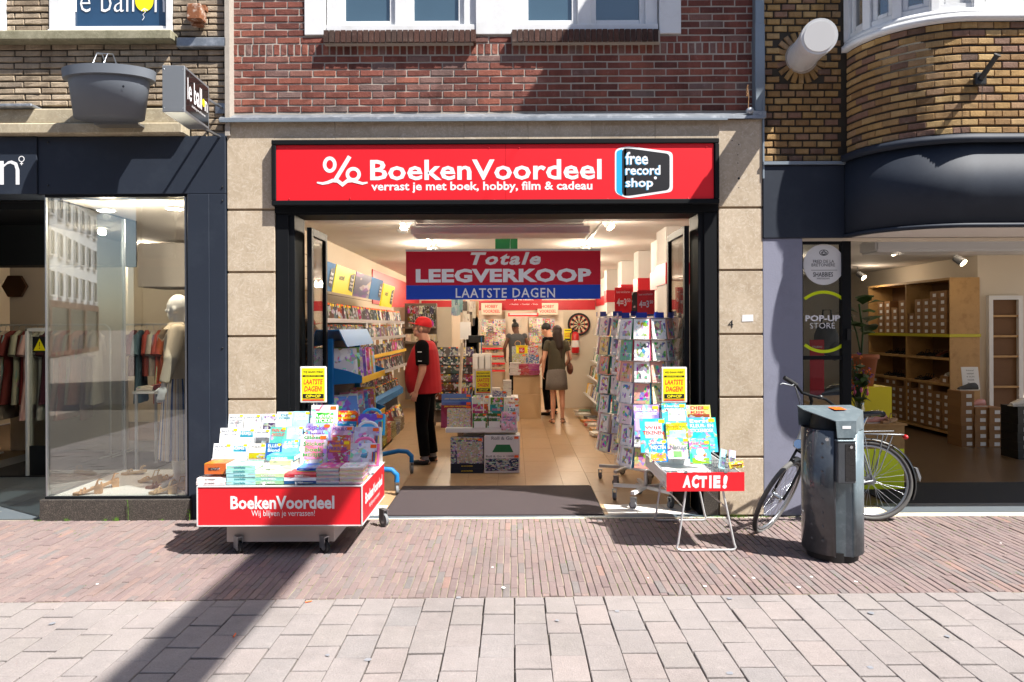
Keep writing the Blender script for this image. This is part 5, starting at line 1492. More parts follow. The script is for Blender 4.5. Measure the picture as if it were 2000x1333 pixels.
# films: face out, overlapping like dominoes along the shelf
fm = MB(); fm.box(-.068, .068, -.007, .007, 0, .188); fm.box(.03, .062, -.0085, -.0072, .165, .187, 1)
fm2 = MB(); fm2.box(-.068, .068, -.007, .007, 0, .188); fm2.box(.02, .05, -.0085, -.0072, .15, .18, 1); fm2.box(-.06, -.03, -.0085, -.0072, .02, .05, 2)
protos = [fm.build('film_case', ['dvd_print', 'sticker', 'sign_white']), fm2.build('film_case', ['dvd_print', 'sticker_yellow', 'sign_white'])]
FU = [False, False]
DK = ['1a1c22', '2a1d1a', '15202e', '3a2418', '3d3a36', '5a2b22', '24303a', '6b5440', 'b0a898', '1f2a22', '8f3020', '332a44']
def film(loc, rot, lab, grp, cols=DK, sc=(1, 1, 1)):
    k = 1 if rnd.random() < .4 else 0; o = protos[k]
    if FU[k]: o = o.copy(); COL.objects.link(o)
    FU[k] = True
    o.location = loc; o.rotation_euler = rot; o.scale = sc; o.color = lin(rnd.choice(cols)) + (1,)
    return tag(o, lab, 'film', grp)
rows = [(0, 1.05, 6.2, .094, 'film case on the top shelf of the left wall'), (1, 1.0, 6.2, .094, 'film case on the second shelf of the left wall'),
        (2, 1.2, 6.2, .10, 'film case on the third shelf above the yellow edge'), (3, 1.4, 6.2, .10, 'film case on the fourth shelf of the left wall')]
for i, y0, y1, st, lab in rows:
    z, x = levels[i]; y = y0 + .08; c_ = 0
    while y < y1:
        film((x - .06 + rnd.uniform(-.006, .006), y, z + .001), (R(-12), 0, R(90 - rnd.uniform(22, 40))), 'film case, ' + nth(c_ + 1) + ' from the entrance' + lab[9:], lab.replace('film case', 'film cases')); c_ += 1
        y += st * rnd.uniform(.85, 1.15)
        if rnd.random() < .04: y += .06
for k, (z, xo) in enumerate(((.87, -.24), (.755, -.09), (.655, .03))):
    y = 1.9; c_ = 0
    while y < 6.2:
        c_ += 1
        film((-2.2 + xo * 1.0 + .1, y, z), (R(-14), 0, R(90 - rnd.uniform(15, 35))), 'film case, ' + nth(c_) + ' from the entrance in the ' + ('upper', 'middle', 'lowest')[k] + ' row of the sloping stand', ('films in the upper row of the sloping stand', 'films in the middle row of the sloping stand', 'films in the lowest row of the sloping stand')[k], sc=(.9, 1, .72))
        y += .135
# price tickets hanging from the shelf lips
for i in range(26):
    li = rnd.choice((0, 1, 1, 3, 3)); z, x = levels[li]; y = rnd.uniform(2.6, 6.1)
    b = MB(); b.box(-.03, .03, -.001, .001, -.07, .0); o = b.build('price_ticket', 'kraft' if i % 2 else 'white_card', loc=(x + .016, y, z - .03), rot=(0, 0, R(80))); tag(o, 'price ticket on the ' + nth(li + 1) + ' film shelf edge, ' + nth(i + 1) + ' in all', 'price ticket', 'price tickets on the film shelves')
# books piled on the floor under the shelves
bkm = MB(); bkm.box(-.11, .11, -.15, .15, 0, .028); bkm.box(-.105, .112, -.148, .148, .003, .025, 1)
def flatbook_mesh():
    mb = MB(); mb.box(-.11, .11, -.15, .15, 0, .003); mb.box(-.11, .11, -.15, .15, .025, .028); mb.box(-.11, -.107, -.15, .15, .003, .025); mb.box(-.107, .106, -.146, .146, .003, .025, 1); return mb
BOOKP = {}
def flatbook(loc, rz, col, lab, cat='book', grp=None, mt='novel_print', sc=(1, 1, 1)):
    if mt not in BOOKP: o = BOOKP[mt] = flatbook_mesh().build('book', [mt, 'pages'])
    else: o = BOOKP[mt].copy(); COL.objects.link(o)
    o.location = loc; o.rotation_euler = (0, 0, rz); o.scale = sc; o.color = lin(col) + (1,)
    return tag(o, lab, cat, grp)
for j, (y, n, col, nm) in enumerate(((2.1, 5, 'a8452e', 'orange'), (2.55, 9, '46506a', 'navy'), (2.95, 12, '2f5560', 'dark teal'), (3.3, 14, '1f7f86', 'turquoise'), (3.62, 13, '8a8428', 'olive'), (3.95, 10, 'a55a3a', 'rust red'), (4.4, 8, '75703a', 'moss green'), (4.75, 6, '3a4560', 'slate blue'), (5.2, 7, '6b5a3a', 'brown'))):
    for i in range(n):
        flatbook((-1.94 + rnd.uniform(-.008, .008), y, .001 + i * .0285), rnd.uniform(-.03, .03) + R(180), col, nm + ' book, ' + nth(i + 1) + ' from the floor in its pile under the film shelves', 'book', nm + ' books piled under the film shelves')
for j in range(12):
    y = 3.6 + j * .2; film((-1.96, y, .115), (R(-20), 0, R(60)), 'large film box, ' + nth(j + 1) + ' from the entrance on the lowest shelf above the floor piles', 'film boxes on the lowest shelf', sc=(1.3, 1.2, 1.3))

# ---- blue magazine rack by the entrance
br = thing('magazine_rack', 'bright blue wheeled rack of wrapped magazines at the left of the entrance', 'rack', (-1.75, .72, 0))
b = MB(); b.box(-.12, -.04, -.02, .03, .1, 1.58); b.build('post', 'blue_metal', br, bevel=.004)
b = MB(); b.box(-.12, -.04, 1.17, 1.22, .1, 1.58); b.build('post', 'blue_metal', br, bevel=.004)
b = MB(); b.box(-.11, -.10, .03, 1.17, .25, 1.55); b.build('back_panel', 'shelf_back', br)
b = MB(); b.prism([(-.16, 1.50), (-.155, 1.50), (-.1, 1.655), (.02, 1.66), (.1, 1.50), (.11, 1.50), (.028, 1.672), (-.105, 1.668)], -.04, 1.25); b.build('hood', 'blue_metal', br)
for z in (1.16, .72):
    b = MB(); b.box(-.1, .24, .0, 1.2, z - .015, z); b.build('shelf', 'blue_metal', br)
    b = MB(); b.box(.24, .248, .0, 1.2, z - .03, z + .035); b.build('shelf_lip', 'shelf_yellow', br)
    for y in (0., 1.19): b = MB(); b.prism([(-.09, z - .04), (.245, z - .02), (.245, z + .05), (.1, z + .10), (-.09, z + .14)], y - .004, y + .004); b.build('shelf_end', 'blue_metal', br)
b = MB(); b.tube([(-.08, .1, .16), (.42, .1, .26), (.52, .1, .25), (.57, .1, .20), (.57, .1, .13)], .026, 10); b.tube([(-.08, 1.1, .16), (.42, 1.1, .26), (.52, 1.1, .25), (.57, 1.1, .2), (.57, 1.1, .13)], .026, 10); b.box(-.13, -.03, .0, 1.2, .10, .18); b.build('base_frame', 'blue_metal', br)
def caster(parent, x, y, r=.05, h=.12, mt='grey_rubber', rz=.3):
    c = MB(); c.T = Matrix.Translation((x, y, 0)) @ Matrix.Rotation(rz, 4, 'Z')
    c.box(-.02, -.016, -r * .5, r * .8, r * .8, h); c.box(.016, .02, -r * .5, r * .8, r * .8, h); c.box(-.022, .022, -r * .6, r * .9, h, h + .008); c.cyl((-.024, 0, r), (.024, 0, r), .006)
    f = c.build('caster', 'steel', parent)
    c = MB(); c.T = Matrix.Translation((x, y, 0)) @ Matrix.Rotation(rz, 4, 'Z'); c.cyl((-.013, 0, r), (.013, 0, r), r, r, 18); c.build('wheel', mt, f)
    c = MB(); c.T = Matrix.Translation((x, y, 0)) @ Matrix.Rotation(rz, 4, 'Z'); c.cyl((-.0145, 0, r), (.0145, 0, r), r * .55, r * .55, 12); c.build('wheel_hub', 'steel', f)
    return f
for x, y in ((.57, .1), (.57, 1.1), (-.08, .1), (-.08, 1.1)): caster(br, x, y)
wm = MB(); wm.box(-.105, .105, -.006, .006, 0, .29)
WM = None
for z, n, lab in ((1.162, 9, 'wrapped magazine set on the upper shelf of the blue rack'), (.722, 9, 'magazine set on the lower shelf of the blue rack')):
    for i in range(n):
        o = WM.copy() if WM else wm.build('magazine', 'kids_print')
        if WM: COL.objects.link(o)
        WM = WM or o
        o.location = (-1.75 + .06 + rnd.uniform(-.01, .01), .82 + i * 1.0 / n, z); o.rotation_euler = (R(-12), 0, R(90 - rnd.uniform(48, 64))); o.scale = (1.3, 1.5, rnd.uniform(1., 1.15) * (1 if z > 1 else .9))
        o.color = lin(('e8e4e0', '3aa35a', 'c9b5c9', '7a3fa0', 'e0d8dc', 'c45aa0', 'e8dccc', 'd96a4a', '9fc4e0')[i] if z > 1 else ('4a7fd0', 'e0e4ea', '8a8a94', 'c8607a', '3ab0c8', '6b5aa8', 'e88a3a', 'c04a8a', 'e2d04a')[i]) + (1,)
        tag(o, nth(i + 1) + lab.replace('wrapped magazine set', ' wrapped magazine from the front').replace('magazine set', ' magazine from the front') if 'wrapped' in lab else nth(i + 1) + ' ' + lab.replace('magazine set', 'magazine from the front'), 'magazine', lab.replace('magazine set', 'magazines'))

# ---- puzzle table
PT = thing('puzzle_table', 'white pedestal display table with puzzles in the middle of the shop', 'display table', (XX(939, 1.95), 2.05, 0))
zt = ZZ(836, 1.8)
x0, x1 = XX(869, 1.8) - PT.location.x, XX(1010, 1.8) - PT.location.x
b = MB(); b.box(x0, x1, -.25, .35, zt - .055, zt); b.build('table_top', 'white_satin', PT, bevel=.004)
b = MB(); b.box(x0 + .19, x0 + .45, .0, .3, 0, zt - .056); b.build('pedestal', 'white_satin', PT)
for k_, (dz, dy) in enumerate(((.13, .1), (.3, .24))):
    b = MB(); b.box(x0 + .02, x1 - .02, dy, .35, zt + .001 + (0 if k_ == 0 else .131), zt + (.13 if k_ == 0 else .3)); b.build('display_step', 'white_satin', PT)


def boxed(name, px0, py0, px1, py1, Y, T, mats, col, lab, cat, tilt=0., title=None, tcol='sticker_yellow', tpos=.9, th=.06, label_patch=None, sticker=True, grp=None, tw=.8, real_h=None, extra=None, bold=.02, pic=None, sub=None):
    """A cover, box or book seen at these pixels: front face at depth Y, leaning back by tilt degrees."""
    xm, ym = (px0 + px1) / 2, (py0 + py1) / 2
    xa, xb = XX(px0, Y, ym), XX(px1, Y, ym); za, zb = ZZ(py1, Y, xm), ZZ(py0, Y, xm)
    w = xb - xa; h = zb - za
    if real_h: za = zb - real_h; h = real_h
    t = thing(name, lab, cat, ((xa + xb) / 2, Y, za), rot=(R(-tilt), 0, rnd.uniform(-.03, .03)), group=grp)
    h /= math.cos(R(tilt))
    b = MB()
    if name == 'book':
        b.box(-w / 2, w / 2, 0, .002, 0, h); b.box(-w / 2, w / 2, T - .002, T, 0, h); b.box(-w / 2, -w / 2 + .002, .002, T - .002, 0, h); b.box(-w / 2 + .0025, w / 2 - .003, .0021, T - .0021, .002, h - .002, 1)
        o = b.build('cover', mats, t)
    else:
        b.box(-w / 2, w / 2, 0, T, 0, h); o = b.build('box' if name != 'toy_case' else 'case_body', mats, t, bevel=.002)
    o.color = lin(col) + (1,)
    y = -.0015
    if pic:  # (x0, z0, x1, z1, colour, material)
        b = MB(); p0, q0, p1, q1, pc, pm_ = pic
        b.box(-w / 2 + w * p0, -w / 2 + w * p1, -.0012, -.0002, h * q0, h * q1); o2 = b.build('cover_picture', pm_, t); o2.color = lin(pc) + (1,); y = -.0022
    if title:
        lines = title if isinstance(title, (list, tuple)) else [title]
        b = MB()
        for i, ln in enumerate(lines):
            cz = h * tpos - i * th * 1.35
            if cz < th * .6: break
            ww = w * tw * min(1., .35 + .11 * len(ln))
            b.text(ln, 0, cz, ww, th, y, bold=bold)
        b.build('lettering', tcol, t)
    if sub:
        b = MB(); b.text(sub[0], 0, h * sub[1], w * .5, sub[2], y); b.build('subtitle_lettering', sub[3], t)
    if sticker:
        b = MB(); s = min(.05, w * .22); cx, cz = w / 2 - s * .75, h - s * .5
        b.box(cx - s / 2, cx + s / 2, y - .0012, y - .0003, cz - s * .28, cz + s * .28); b.build('price_sticker', 'sticker' if sticker is True else sticker, t, bevel=.0003)
    if extra: extra(t, w, h)
    return t


def sub_title(t, w, h): pass
# front: stacks on the floor
boxed('puzzle_box', 880, 855, 944, 906, 1.80, .10, ['puzzle_print'], '40486e', 'puzzle box with flower field picture standing on two flat boxes', 'puzzle box', title='JAN VAN HAASTEREN', tcol='sticker_yellow', tpos=.93, th=.022, pic=(.2, .03, .97, .84, 'b7a99a', 'puzzle_print'))
for i, (y0, y1) in enumerate(((906, 916), (916, 925))):
    boxed('puzzle_box', 880, y0, 944, y1, 1.80, .22, ['navy_panel'], '2a3058', ('upper' if i == 0 else 'lower') + ' flat navy puzzle box on the floor under the puzzle table', 'puzzle box', title='JAN VAN HAASTEREN', tcol='sticker_yellow', tpos=.5, th=.016, tw=.35, sticker=False)
def rollmat(t, w, h):
    b = MB(); b.add([(-w * .28, -.002, h * .12), (w * .32, -.002, h * .12), (w * .22, -.002, h * .52), (-w * .16, -.002, h * .52)], [(0, 1, 2, 3)]); b.build('mat_picture', 'green_exit', t)
boxed('game_box', 946, 851, 1015, 888, 1.79, .22, ['white_card'], 'dddddd', 'upper white Roll & Go puzzle mat box', 'game box', title='Roll & Go', tcol='ink_grey', tpos=.86, th=.04, tw=.6, extra=rollmat)
boxed('game_box', 946, 888, 1015, 924, 1.79, .22, ['white_card'], 'dddddd', 'lower white Roll & Go box with castle picture', 'game box', title='Roll & Go + 1000-D', tcol='ink_grey', tpos=.9, th=.026, tw=.9, pic=(.03, .1, .97, .78, '24405c', 'puzzle_print'))
for i, (py0, py1, col) in enumerate(((770, 786, '5a78b0'), (785, 792, '5a78b0'), (792, 836, '8a2a50'))):
    boxed('puzzle_box', 862 if i < 2 else 861, py0, 921, py1, 1.98 - .05 * i, .06, ['novel_print'], col, ('rear blue puzzle box on the puzzle table, topmost of its stack', 'second blue puzzle box, squeezed behind the pink one', 'pink puzzle box with crowded town picture on the puzzle table')[i], 'puzzle box', title='JAN VAN HAASTEREN', tcol='sticker_yellow', tpos=.8 if i < 2 else .93, th=.018 if i < 2 else .022, real_h=.3 if i < 2 else None, pic=None if i < 2 else (.2, .03, .97, .86, 'c8b89a', 'puzzle_print'), tilt=6)
for i, (a, y0, c, y1, col, lab, ti, tc) in enumerate(((924, 773, 956, 800, 'e8e8e0', 'green picture book standing behind the first row on the puzzle table', None, 'ink'), (958, 777, 984, 800, '5a8f3a', 'green small game box reading dieren', 'dieren', 'sign_white'),
        (985, 778, 1013, 802, 'e8e2d4', 'cream card box at the right rear of the puzzle table', 'ZOO', 'ink_orange'), (923, 790, 953, 812, 'c85a20', 'orange small game box reading kleuren', 'kleuren', 'sign_white'), (957, 791, 984, 812, '2f8f9a', 'teal small game box reading memory', 'memory', 'ink_pink'),
        (985, 790, 1014, 826, 'e0e4ea', 'white game box with rainbow letters at the right of the puzzle table', '123', 'ink_teal'))):
    boxed('game_box', a, y0, c, y1, 1.98 - .1 * (i // 3), .05, ['kids_print'], col, lab, 'game box', title=ti, tcol=tc, tpos=.68, th=.035, tilt=8, tw=.7, real_h=.2)
boxed('game_box', 923, 808, 951, 836, 1.80, .04, ['kids_print'], '2f7a3a', 'front green game box with white card and bird on the puzzle table', 'game box', title='de natuur', tcol='sign_white', tpos=.74, th=.028, tilt=6, pic=(.1, 0, .9, .45, 'e6e6e2', 'white_card'))
boxed('game_box', 952, 808, 979, 836, 1.80, .04, ['kids_print'], '2a5f3a', 'front dark green game box with white card and flower', 'game box', title='bloemen', tcol='sign_white', tpos=.74, th=.028, tilt=6, pic=(.1, 0, .9, .45, 'e6e6e2', 'white_card'))
boxed('game_box', 979, 805, 1009, 841, 1.785, .03, ['kids_print'], 'e6b8d4', 'pale pink card game box at the right front of the puzzle table', 'game box', title=['pretty', 'little days'], tcol='ink_purple', tpos=.7, th=.022, tilt=5)
boxed('puzzle_box', 962, 764, 990, 779, 2.35, .05, ['puzzle_print'], '3a6a90', 'small blue puzzle box lying behind the price board', 'puzzle box', tilt=5)


def price_board(px0, py0, px1, py1, Y, zfoot, lab):
    xm = (px0 + px1) / 2; cx = XX(xm, Y, py1); z0, z1 = ZZ(py1, Y, xm), ZZ(py0, Y, xm); w = XX(px1, Y) - XX(px0, Y); h = z1 - z0
    t = thing('price_board', lab, 'sign', (cx, Y, zfoot)); z = z0 - zfoot
    b = MB(); b.cyl((0, .012, 0), (0, .012, z + .02), .006, .006, 8); b.build('pole', 'white_satin', t)
    b = MB(); b.box(-w / 2, w / 2, 0, .012, z, z + h); b.build('board_frame', 'white_satin', t, bevel=.005, seg=2)
    e = .016; b = MB(); b.box(-w / 2 + e, w / 2 - e, -.0015, -.0002, z + e, z + h - e); b.build('yellow_sheet', 'sign_yellow', t)
    W_ = w - 2 * e; H_ = h - 2 * e; zb_ = z + e; y = -.0025
    b = MB(); b.box(-W_ / 2 + .008, W_ / 2 - .008, y, y + .0008, zb_ + H_ * .735, zb_ + H_ * .79); b.box(-W_ / 2 + .008, W_ / 2 - .008, y, y + .0008, zb_ + H_ * .075, zb_ + H_ * .215)
    b.text('WIJ GAAN WEG!', 0, zb_ + H_ * .88, W_ * .85, H_ * .085, y, bold=.02, shear=.15); b.build('black_print', 'ink', t)
    b = MB(); b.text('ALLES MOET WEG', 0, zb_ + H_ * .763, W_ * .7, H_ * .035, y - .001, bold=.01); b.text('OP=OP', 0, zb_ + H_ * .145, W_ * .66, H_ * .095, y - .001, bold=.03); b.build('yellow_print', 'sign_yellow', t)
    b = MB(); b.text('LAATSTE', .0, zb_ + H_ * .585, W_ * .84, H_ * .16, y, bold=.02, shear=.15); b.text('DAGEN!', 0, zb_ + H_ * .37, W_ * .78, H_ * .17, y, bold=.02, shear=.15); b.box(-W_ / 2 + .008, W_ / 2 - .008, y, y + .0008, zb_ + .002, zb_ + H_ * .05); b.build('red_print', 'ink_red', t)
    return t
price_board(927, 722, 961, 771, 1.86, zt, 'yellow last days price board standing on the puzzle table')

# ---- film rack behind the man, seen face on
fr = thing('film_display_rack', 'wire rack of films facing the entrance behind the man in red', 'rack', (XX(888, 5.6), 5.6, 0))
w2 = XX(927, 5.6) - XX(888, 5.6)
b = MB()
for x in (-w2, w2): b.box(x - .012, x + .012, 0, .03, 0, ZZ(682, 5.6)); 
b.box(-w2, w2, .03, .04, .05, ZZ(684, 5.6)); b.build('rack_frame', 'shelf_back', fr)
for r_, py in enumerate((691, 707, 724, 740, 757, 775, 795)):
    z = ZZ(py + 5, 5.6) 
    b = MB(); b.box(-w2, w2, -.05, .03, z - .01, z); b.build('shelf', 'black_plastic', fr)
    for c_ in range(5):
        film((XX(888, 5.6) - w2 + .085 + c_ * (2 * w2 - .17) / 4, 5.55, z + .001), (R(-8), 0, 0), nth(c_ + 1) + ' film case from the left in the ' + nth(r_ + 1) + ' row of the rack behind the man', 'films in row ' + 'abcdefg'[r_] + ' of the rack behind the man', sc=(1.0, 1, .7 if r_ else .85))

# ---- counter and tables in the middle, rear
ct = thing('book_counter', 'beige block counter with piles of books left of the woman', 'counter', (XX(1028, 6.4), 6.7, 0))
zc_ = ZZ(733, 6.4); wx0, wx1 = XX(1001, 6.4) - ct.location.x, XX(1056, 6.4) - ct.location.x
b = MB(); b.box(wx0, wx1, -.3, .6, .0, zc_ * .55); b.build('lower_block', 'counter_wood', ct, bevel=.004)
b = MB(); b.box(wx0 + .01, wx1 - .01, -.29, .6, zc_ * .55 + .002, zc_); b.build('upper_block', 'counter_wood', ct, bevel=.004)
for j, (px, n, col, nm) in enumerate(((1006, 8, 'd0c8c8', 'white'), (1023, 7, 'b04a50', 'red and white'), (1043, 7, 'b05a88', 'pink'))):
    for i in range(n): flatbook((XX(px, 6.3) + rnd.uniform(-.01, .01), 6.45, zc_ + i * .0285), R(90) + rnd.uniform(-.04, .04), col, nm + ' book, ' + nth(i + 1) + ' from the bottom of its pile on the beige counter', 'book', nm + ' books on the beige counter', sc=(.9, .68, 1))
for j, (a, y0, c, y1, col, lab) in enumerate(((1000, 677, 1012, 700, '9aa0a8', 'upright picture puzzle at the left rear of the counter'), (1028, 675, 1052, 695, 'a8623a', 'upright warm coloured puzzle at the right rear of the counter'), (1000, 692, 1027, 716, 'b8a484', 'puzzle with village picture on the counter'), (1027, 693, 1053, 716, '3f6f9a', 'puzzle with balloon picture on the counter'))):
    boxed('puzzle_box', a, y0, c, y1, 6.75 - .1 * (j // 2), .05, ['puzzle_print'], col, lab, 'puzzle box', tilt=5)
Y = 6.35; cx = XX(1019, Y); t = thing('price_sign', 'small yellow and red price sign on the books left of the woman', 'sign', (cx, Y, ZZ(691, Y))); b = MB(); b.box(-.105, .105, 0, .008, 0, .15); b.build('sign_plate', 'sign_yellow', t); b = MB(); b.box(-.05, .05, -.0015, -.0003, .012, .11); b.build('red_square', 'ink_red', t); b = MB(); b.text('10,-', 0, .055, .075, .05, -.003, bold=.03); b.text('2 voor', 0, .097, .05, .015, -.003); b.build('lettering', 'sign_white', t)
b = MB(); b.text('VOORDEELACTIE', 0, .13, .17, .02, -.003, bold=.01); b.build('headline_lettering', 'ink_red', t)
# white table with book stacks behind the puzzle table
tb = thing('book_table', 'low white table of stacked white books behind the puzzle table', 'table', (XX(975, 4.2), 4.3, 0)); zb2 = ZZ(776, 4.2)
b = MB(); b.box(-.3, .28, -.25, .25, zb2 - .03, zb2); b.build('table_top', 'white_satin', tb)
for sx in (-.27, .25):
    for sy in (-.22, .22): b = MB(); b.box(sx - .015, sx + .015, sy - .015, sy + .015, 0, zb2 - .03); b.build('leg', 'white_satin', tb)
for j, (px, n) in enumerate(((947, 7), (968, 5), (990, 9))):
    for i in range(n): flatbook((XX(px, 4.1), 4.2, zb2 + i * .0285), R(90) + rnd.uniform(-.03, .03), 'd8d4cc', nth(i + 1) + ' book from the bottom of the ' + ('left', 'middle', 'tall right')[j] + ' stack on the low table', 'book', 'white books ' + ('left', 'middle', 'right')[j] + ' stack', sc=(.62, .42, 1))
t = thing('white_cabinet', 'grey display cabinet with boxes behind the yellow price board', 'cabinet', (XX(938, 5.2), 5.3, 0)); b = MB(); b.box(-.13, .18, -.1, .15, 0, ZZ(692, 5.2)); b.build('cabinet_body', 'white_wall', t)
for i in range(3): b = MB(); x_ = -.12 + i * .1; b.box(x_, x_ + .08, -.16, -.101, ZZ(720, 5.2), ZZ(695, 5.2)); b.build('game_pack', 'white_card', t)
t = thing('till_screen', 'black till screen standing behind the film rack', 'screen', (XX(933, 6.3), 6.3, 0)); b = MB(); b.box(-.02, .02, .02, .05, 0, 1.4); b.box(-.17, .12, -.02, .02, 1.4, ZZ(655, 6.3)); b.build('screen_body', 'black_plastic', t, bevel=.005); b = MB(); b.box(.06, .075, -.03, -.022, 1.15, 1.5); b.build('screen_edge_strip', 'blue_metal', t)
# bin of rolled goods: a few slanted CDs before the rack
for i in range(8):
    film((XX(900, 3.4) + .045 * i, 3.3 + .03 * i, .62), (R(-20), R(-15), R(-50)), nth(i + 1) + ' dark slanted book in the bundle behind the puzzle table', 'slanted books behind the puzzle table', sc=(1.1, 1.6, 1.25))
b = MB(); b.box(-.02, .5, -.12, .2, 0, .62); tag(b.build('display_block', 'shelf_back', loc=(XX(898, 3.4), 3.3, 0)), 'grey block holding the bundle of slanted books', 'display block')
b = MB(); b.cyl((0, 0, 0), (.05, 0, .85), .022, .022, 8); tag(b.build('paper_roll', 'cream_wall', loc=(XX(897, 3.3) , 3.2, .62)), 'tall thin paper roll standing among the slanted books', 'paper roll')

# ---- rear walls: pegboard goods
def wares(n, px0, px1, py0, py1, Y, size, cols, name, lab, cat, grp, mt='card_print', rows_=None):
    cols_n = max(1, int(n ** .5 * 1.2)); k_ = 0; proto_ = None
    rr = rows_ or max(1, n // cols_n)
    for r_ in range(rr):
        for c_ in range(n // rr):
            px = px0 + (px1 - px0) * (c_ + .5) / (n // rr); py = py0 + (py1 - py0) * (r_ + .5) / rr
            x, z = P(px, py, Y)
            if proto_ is None:
                b = MB(); b.box(-.5, .5, -.02, .0, -.5, .5); proto_ = b.build(name, mt); o = proto_
            else: o = proto_.copy(); COL.objects.link(o)
            o.location = (x + rnd.uniform(-.01, .01), Y - rnd.uniform(0, .05), z + rnd.uniform(-.01, .01)); o.scale = (size[0] * rnd.uniform(.7, 1.1), 1, size[1] * rnd.uniform(.75, 1.1)); o.color = lin(rnd.choice(cols)) + (1,)
            tag(o, nth(c_ + 1) + ' ' + lab.replace(' on ', ' in row ' + str(0) + ' on ') if 0 else lab + ', ' + nth(r_ + 1) + ' row, ' + nth(c_ + 1) + ' column', cat, grp)
PALE = ['e8e0d8', 'd8d0c8', 'c8b8a8', 'e0d8d0', 'b06a60', 'a8a8b0', 'd0b890', '7a6a60']
wares(48, 935, 986, 626, 668, 12.4, (.13, .15), PALE, 'craft_pack', 'small craft pack hanging on the rear pegboard left of the door', 'craft pack', 'craft packs left of the rear door', rows_=6)
wares(40, 1034, 1082, 624, 676, 12.4, (.14, .17), PALE, 'craft_pack', 'small craft pack hanging on the rear pegboard right of the door', 'craft pack', 'craft packs right of the rear door', rows_=6)
for j, py in enumerate((680, 695, 709, 723)):
    Y = 11.9; z = ZZ(py, Y, 960); b = MB(); b.box(XX(938, Y), XX(986, Y), Y - .15, Y + .3, z - .02, z); b.box(XX(938, Y), XX(986, Y), Y - .16, Y - .151, z - .035, z + .01, 1)
    tag(b.build('shelf', ['white_wall', 'ink_red']), ('top', 'second', 'third', 'lowest')[j] + ' red edged shelf at the rear left of the door', 'shelf')
wares(36, 940, 986, 664, 721, 11.85, (.12, .1), PALE + ['b03030', '3a5a8a'], 'craft_box', 'small craft box on the red edged rear shelves', 'craft box', 'craft boxes on the rear shelves', rows_=4)
b = MB(); xa, xb = XX(986, 12.4), XX(1032, 12.4); b.box(xa, xb, 12.5, 12.58, 0, ZZ(608, 12.4)); b.build('rear_door', 'cream_wall', mid)
b = MB(); b.box(-.1, .1, -.01, 0, -.17, .17); o = b.build('poster', 'novel_print', loc=(XX(1012, 12.4), 12.48, ZZ(632, 12.4))); o.color = lin('d8c8c0') + (1,); tag(o, 'small pale poster on the rear door', 'poster')
# stand with books at mid left: tall book tower beside the cream panel
for j, (px, py, lab) in enumerate(((893, 600, 'blue'), (912, 622, 'grey'))): pass
wares(12, 884, 902, 588, 614, 8.0, (.07, .22), ['7aa0b0', '9ab8c0', '5a7a8a'], 'book', 'pale blue book standing on top of the rounded panel', 'book', 'pale blue books on the rounded panel', mt='novel_print', rows_=2)
wares(14, 906, 928, 592, 632, 7.8, (.08, .24), ['c8c0b0', '2a2a30', '8a7a6a', 'd8d0c4', '4a4038'], 'book', 'book in the tall narrow rack behind the till', 'book', 'books in the narrow rack behind the till', mt='novel_print', rows_=3)
b = MB(); b.box(XX(905, 7.9), XX(934, 7.9), 7.9, 8.15, 0, ZZ(588, 7.9)); tag(b.build('narrow_rack', 'counter_wood'), 'narrow tall beige rack behind the till screen', 'rack')
b = MB(); b.box(-.1, .1, -.01, .01, -.16, .16); b.cyl((0, .02, -1.3), (0, .02, -.16), .012)
o = tag(b.build('info_stand', 'white_card', loc=(XX(909, 6.6), 6.6, ZZ(646, 6.6))), 'white information sheet on a stand beside the rounded panel', 'stand')
# things high at the far left
wares(40, 800, 850, 600, 640, 7.9, (.1, .17), DK, 'film_case', 'film case on the far rack behind the cap of the man', 'film', 'film cases on the far rack', mt='dvd_print', rows_=3)
wares(16, 792, 850, 652, 668, 7.6, (.1, .16), ['d8c8b0', 'a08868', '4a3a30', 'b8a890'], 'book', 'book on the low far shelf behind the face of the man', 'book', 'books on the far low shelf', mt='novel_print', rows_=1)
b = MB(); b.box(XX(790, 7.9), XX(852, 7.9), 7.95, 8.1, .2, ZZ(592, 7.9)); b.box(XX(790, 7.9), XX(852, 7.9), 7.6, 7.95, ZZ(641, 7.9), ZZ(638, 7.9)); b.box(XX(790, 7.6), XX(852, 7.6), 7.5, 7.95, ZZ(670, 7.6), ZZ(667, 7.6)); tag(b.build('far_rack', 'shelf_back'), 'dark wall rack at the far left behind the man', 'rack')

# ---- dartboard, extinguisher, last days poster on a white partition
b = MB(); b.prism([(0, 0), (.75, 0), (.75, 1.55), (.6, 1.9), (.3, 1.98), (.0, 1.98)], 0, .06); tag(b.build('partition_panel', 'cream_wall', loc=(XX(1100, 8.0), 8.0, 0)), 'cream partition panel holding the dartboard', 'partition')
Y = 7.95; cx, cz = P(1131, 634, Y); t = thing('dartboard', 'black and cream dartboard on the cream partition panel', 'dartboard', (cx, Y, cz)); r0 = .235
b = MB(); b.cyl((0, 0, 0), (0, .03, 0), r0, r0, 32); b.build('board', 'dart_black', t)
for q in range(2):
    b = MB()
    for i in range(20):
        if i % 2 != q: continue
        a0, a1 = 2 * math.pi * (i - .5) / 20, 2 * math.pi * (i + .5) / 20
        b.add([(math.cos(a) * r, -.001, math.sin(a) * r) for r, a in ((.03, a0), (.19, a0), (.19, a1), (.03, a1))], [(0, 1, 2, 3)])
    b.build('wedges', 'dart_cream' if q else 'dart_black', t)
b = MB(); ring_poly(b, 0, 0, .192, .192, .012, -.002, 40); ring_poly(b, 0, 0, .12, .12, .012, -.002, 40); b.disc((0, 0, 0), .02, -.002); b.build('scoring_ring', 'deep_red', t)
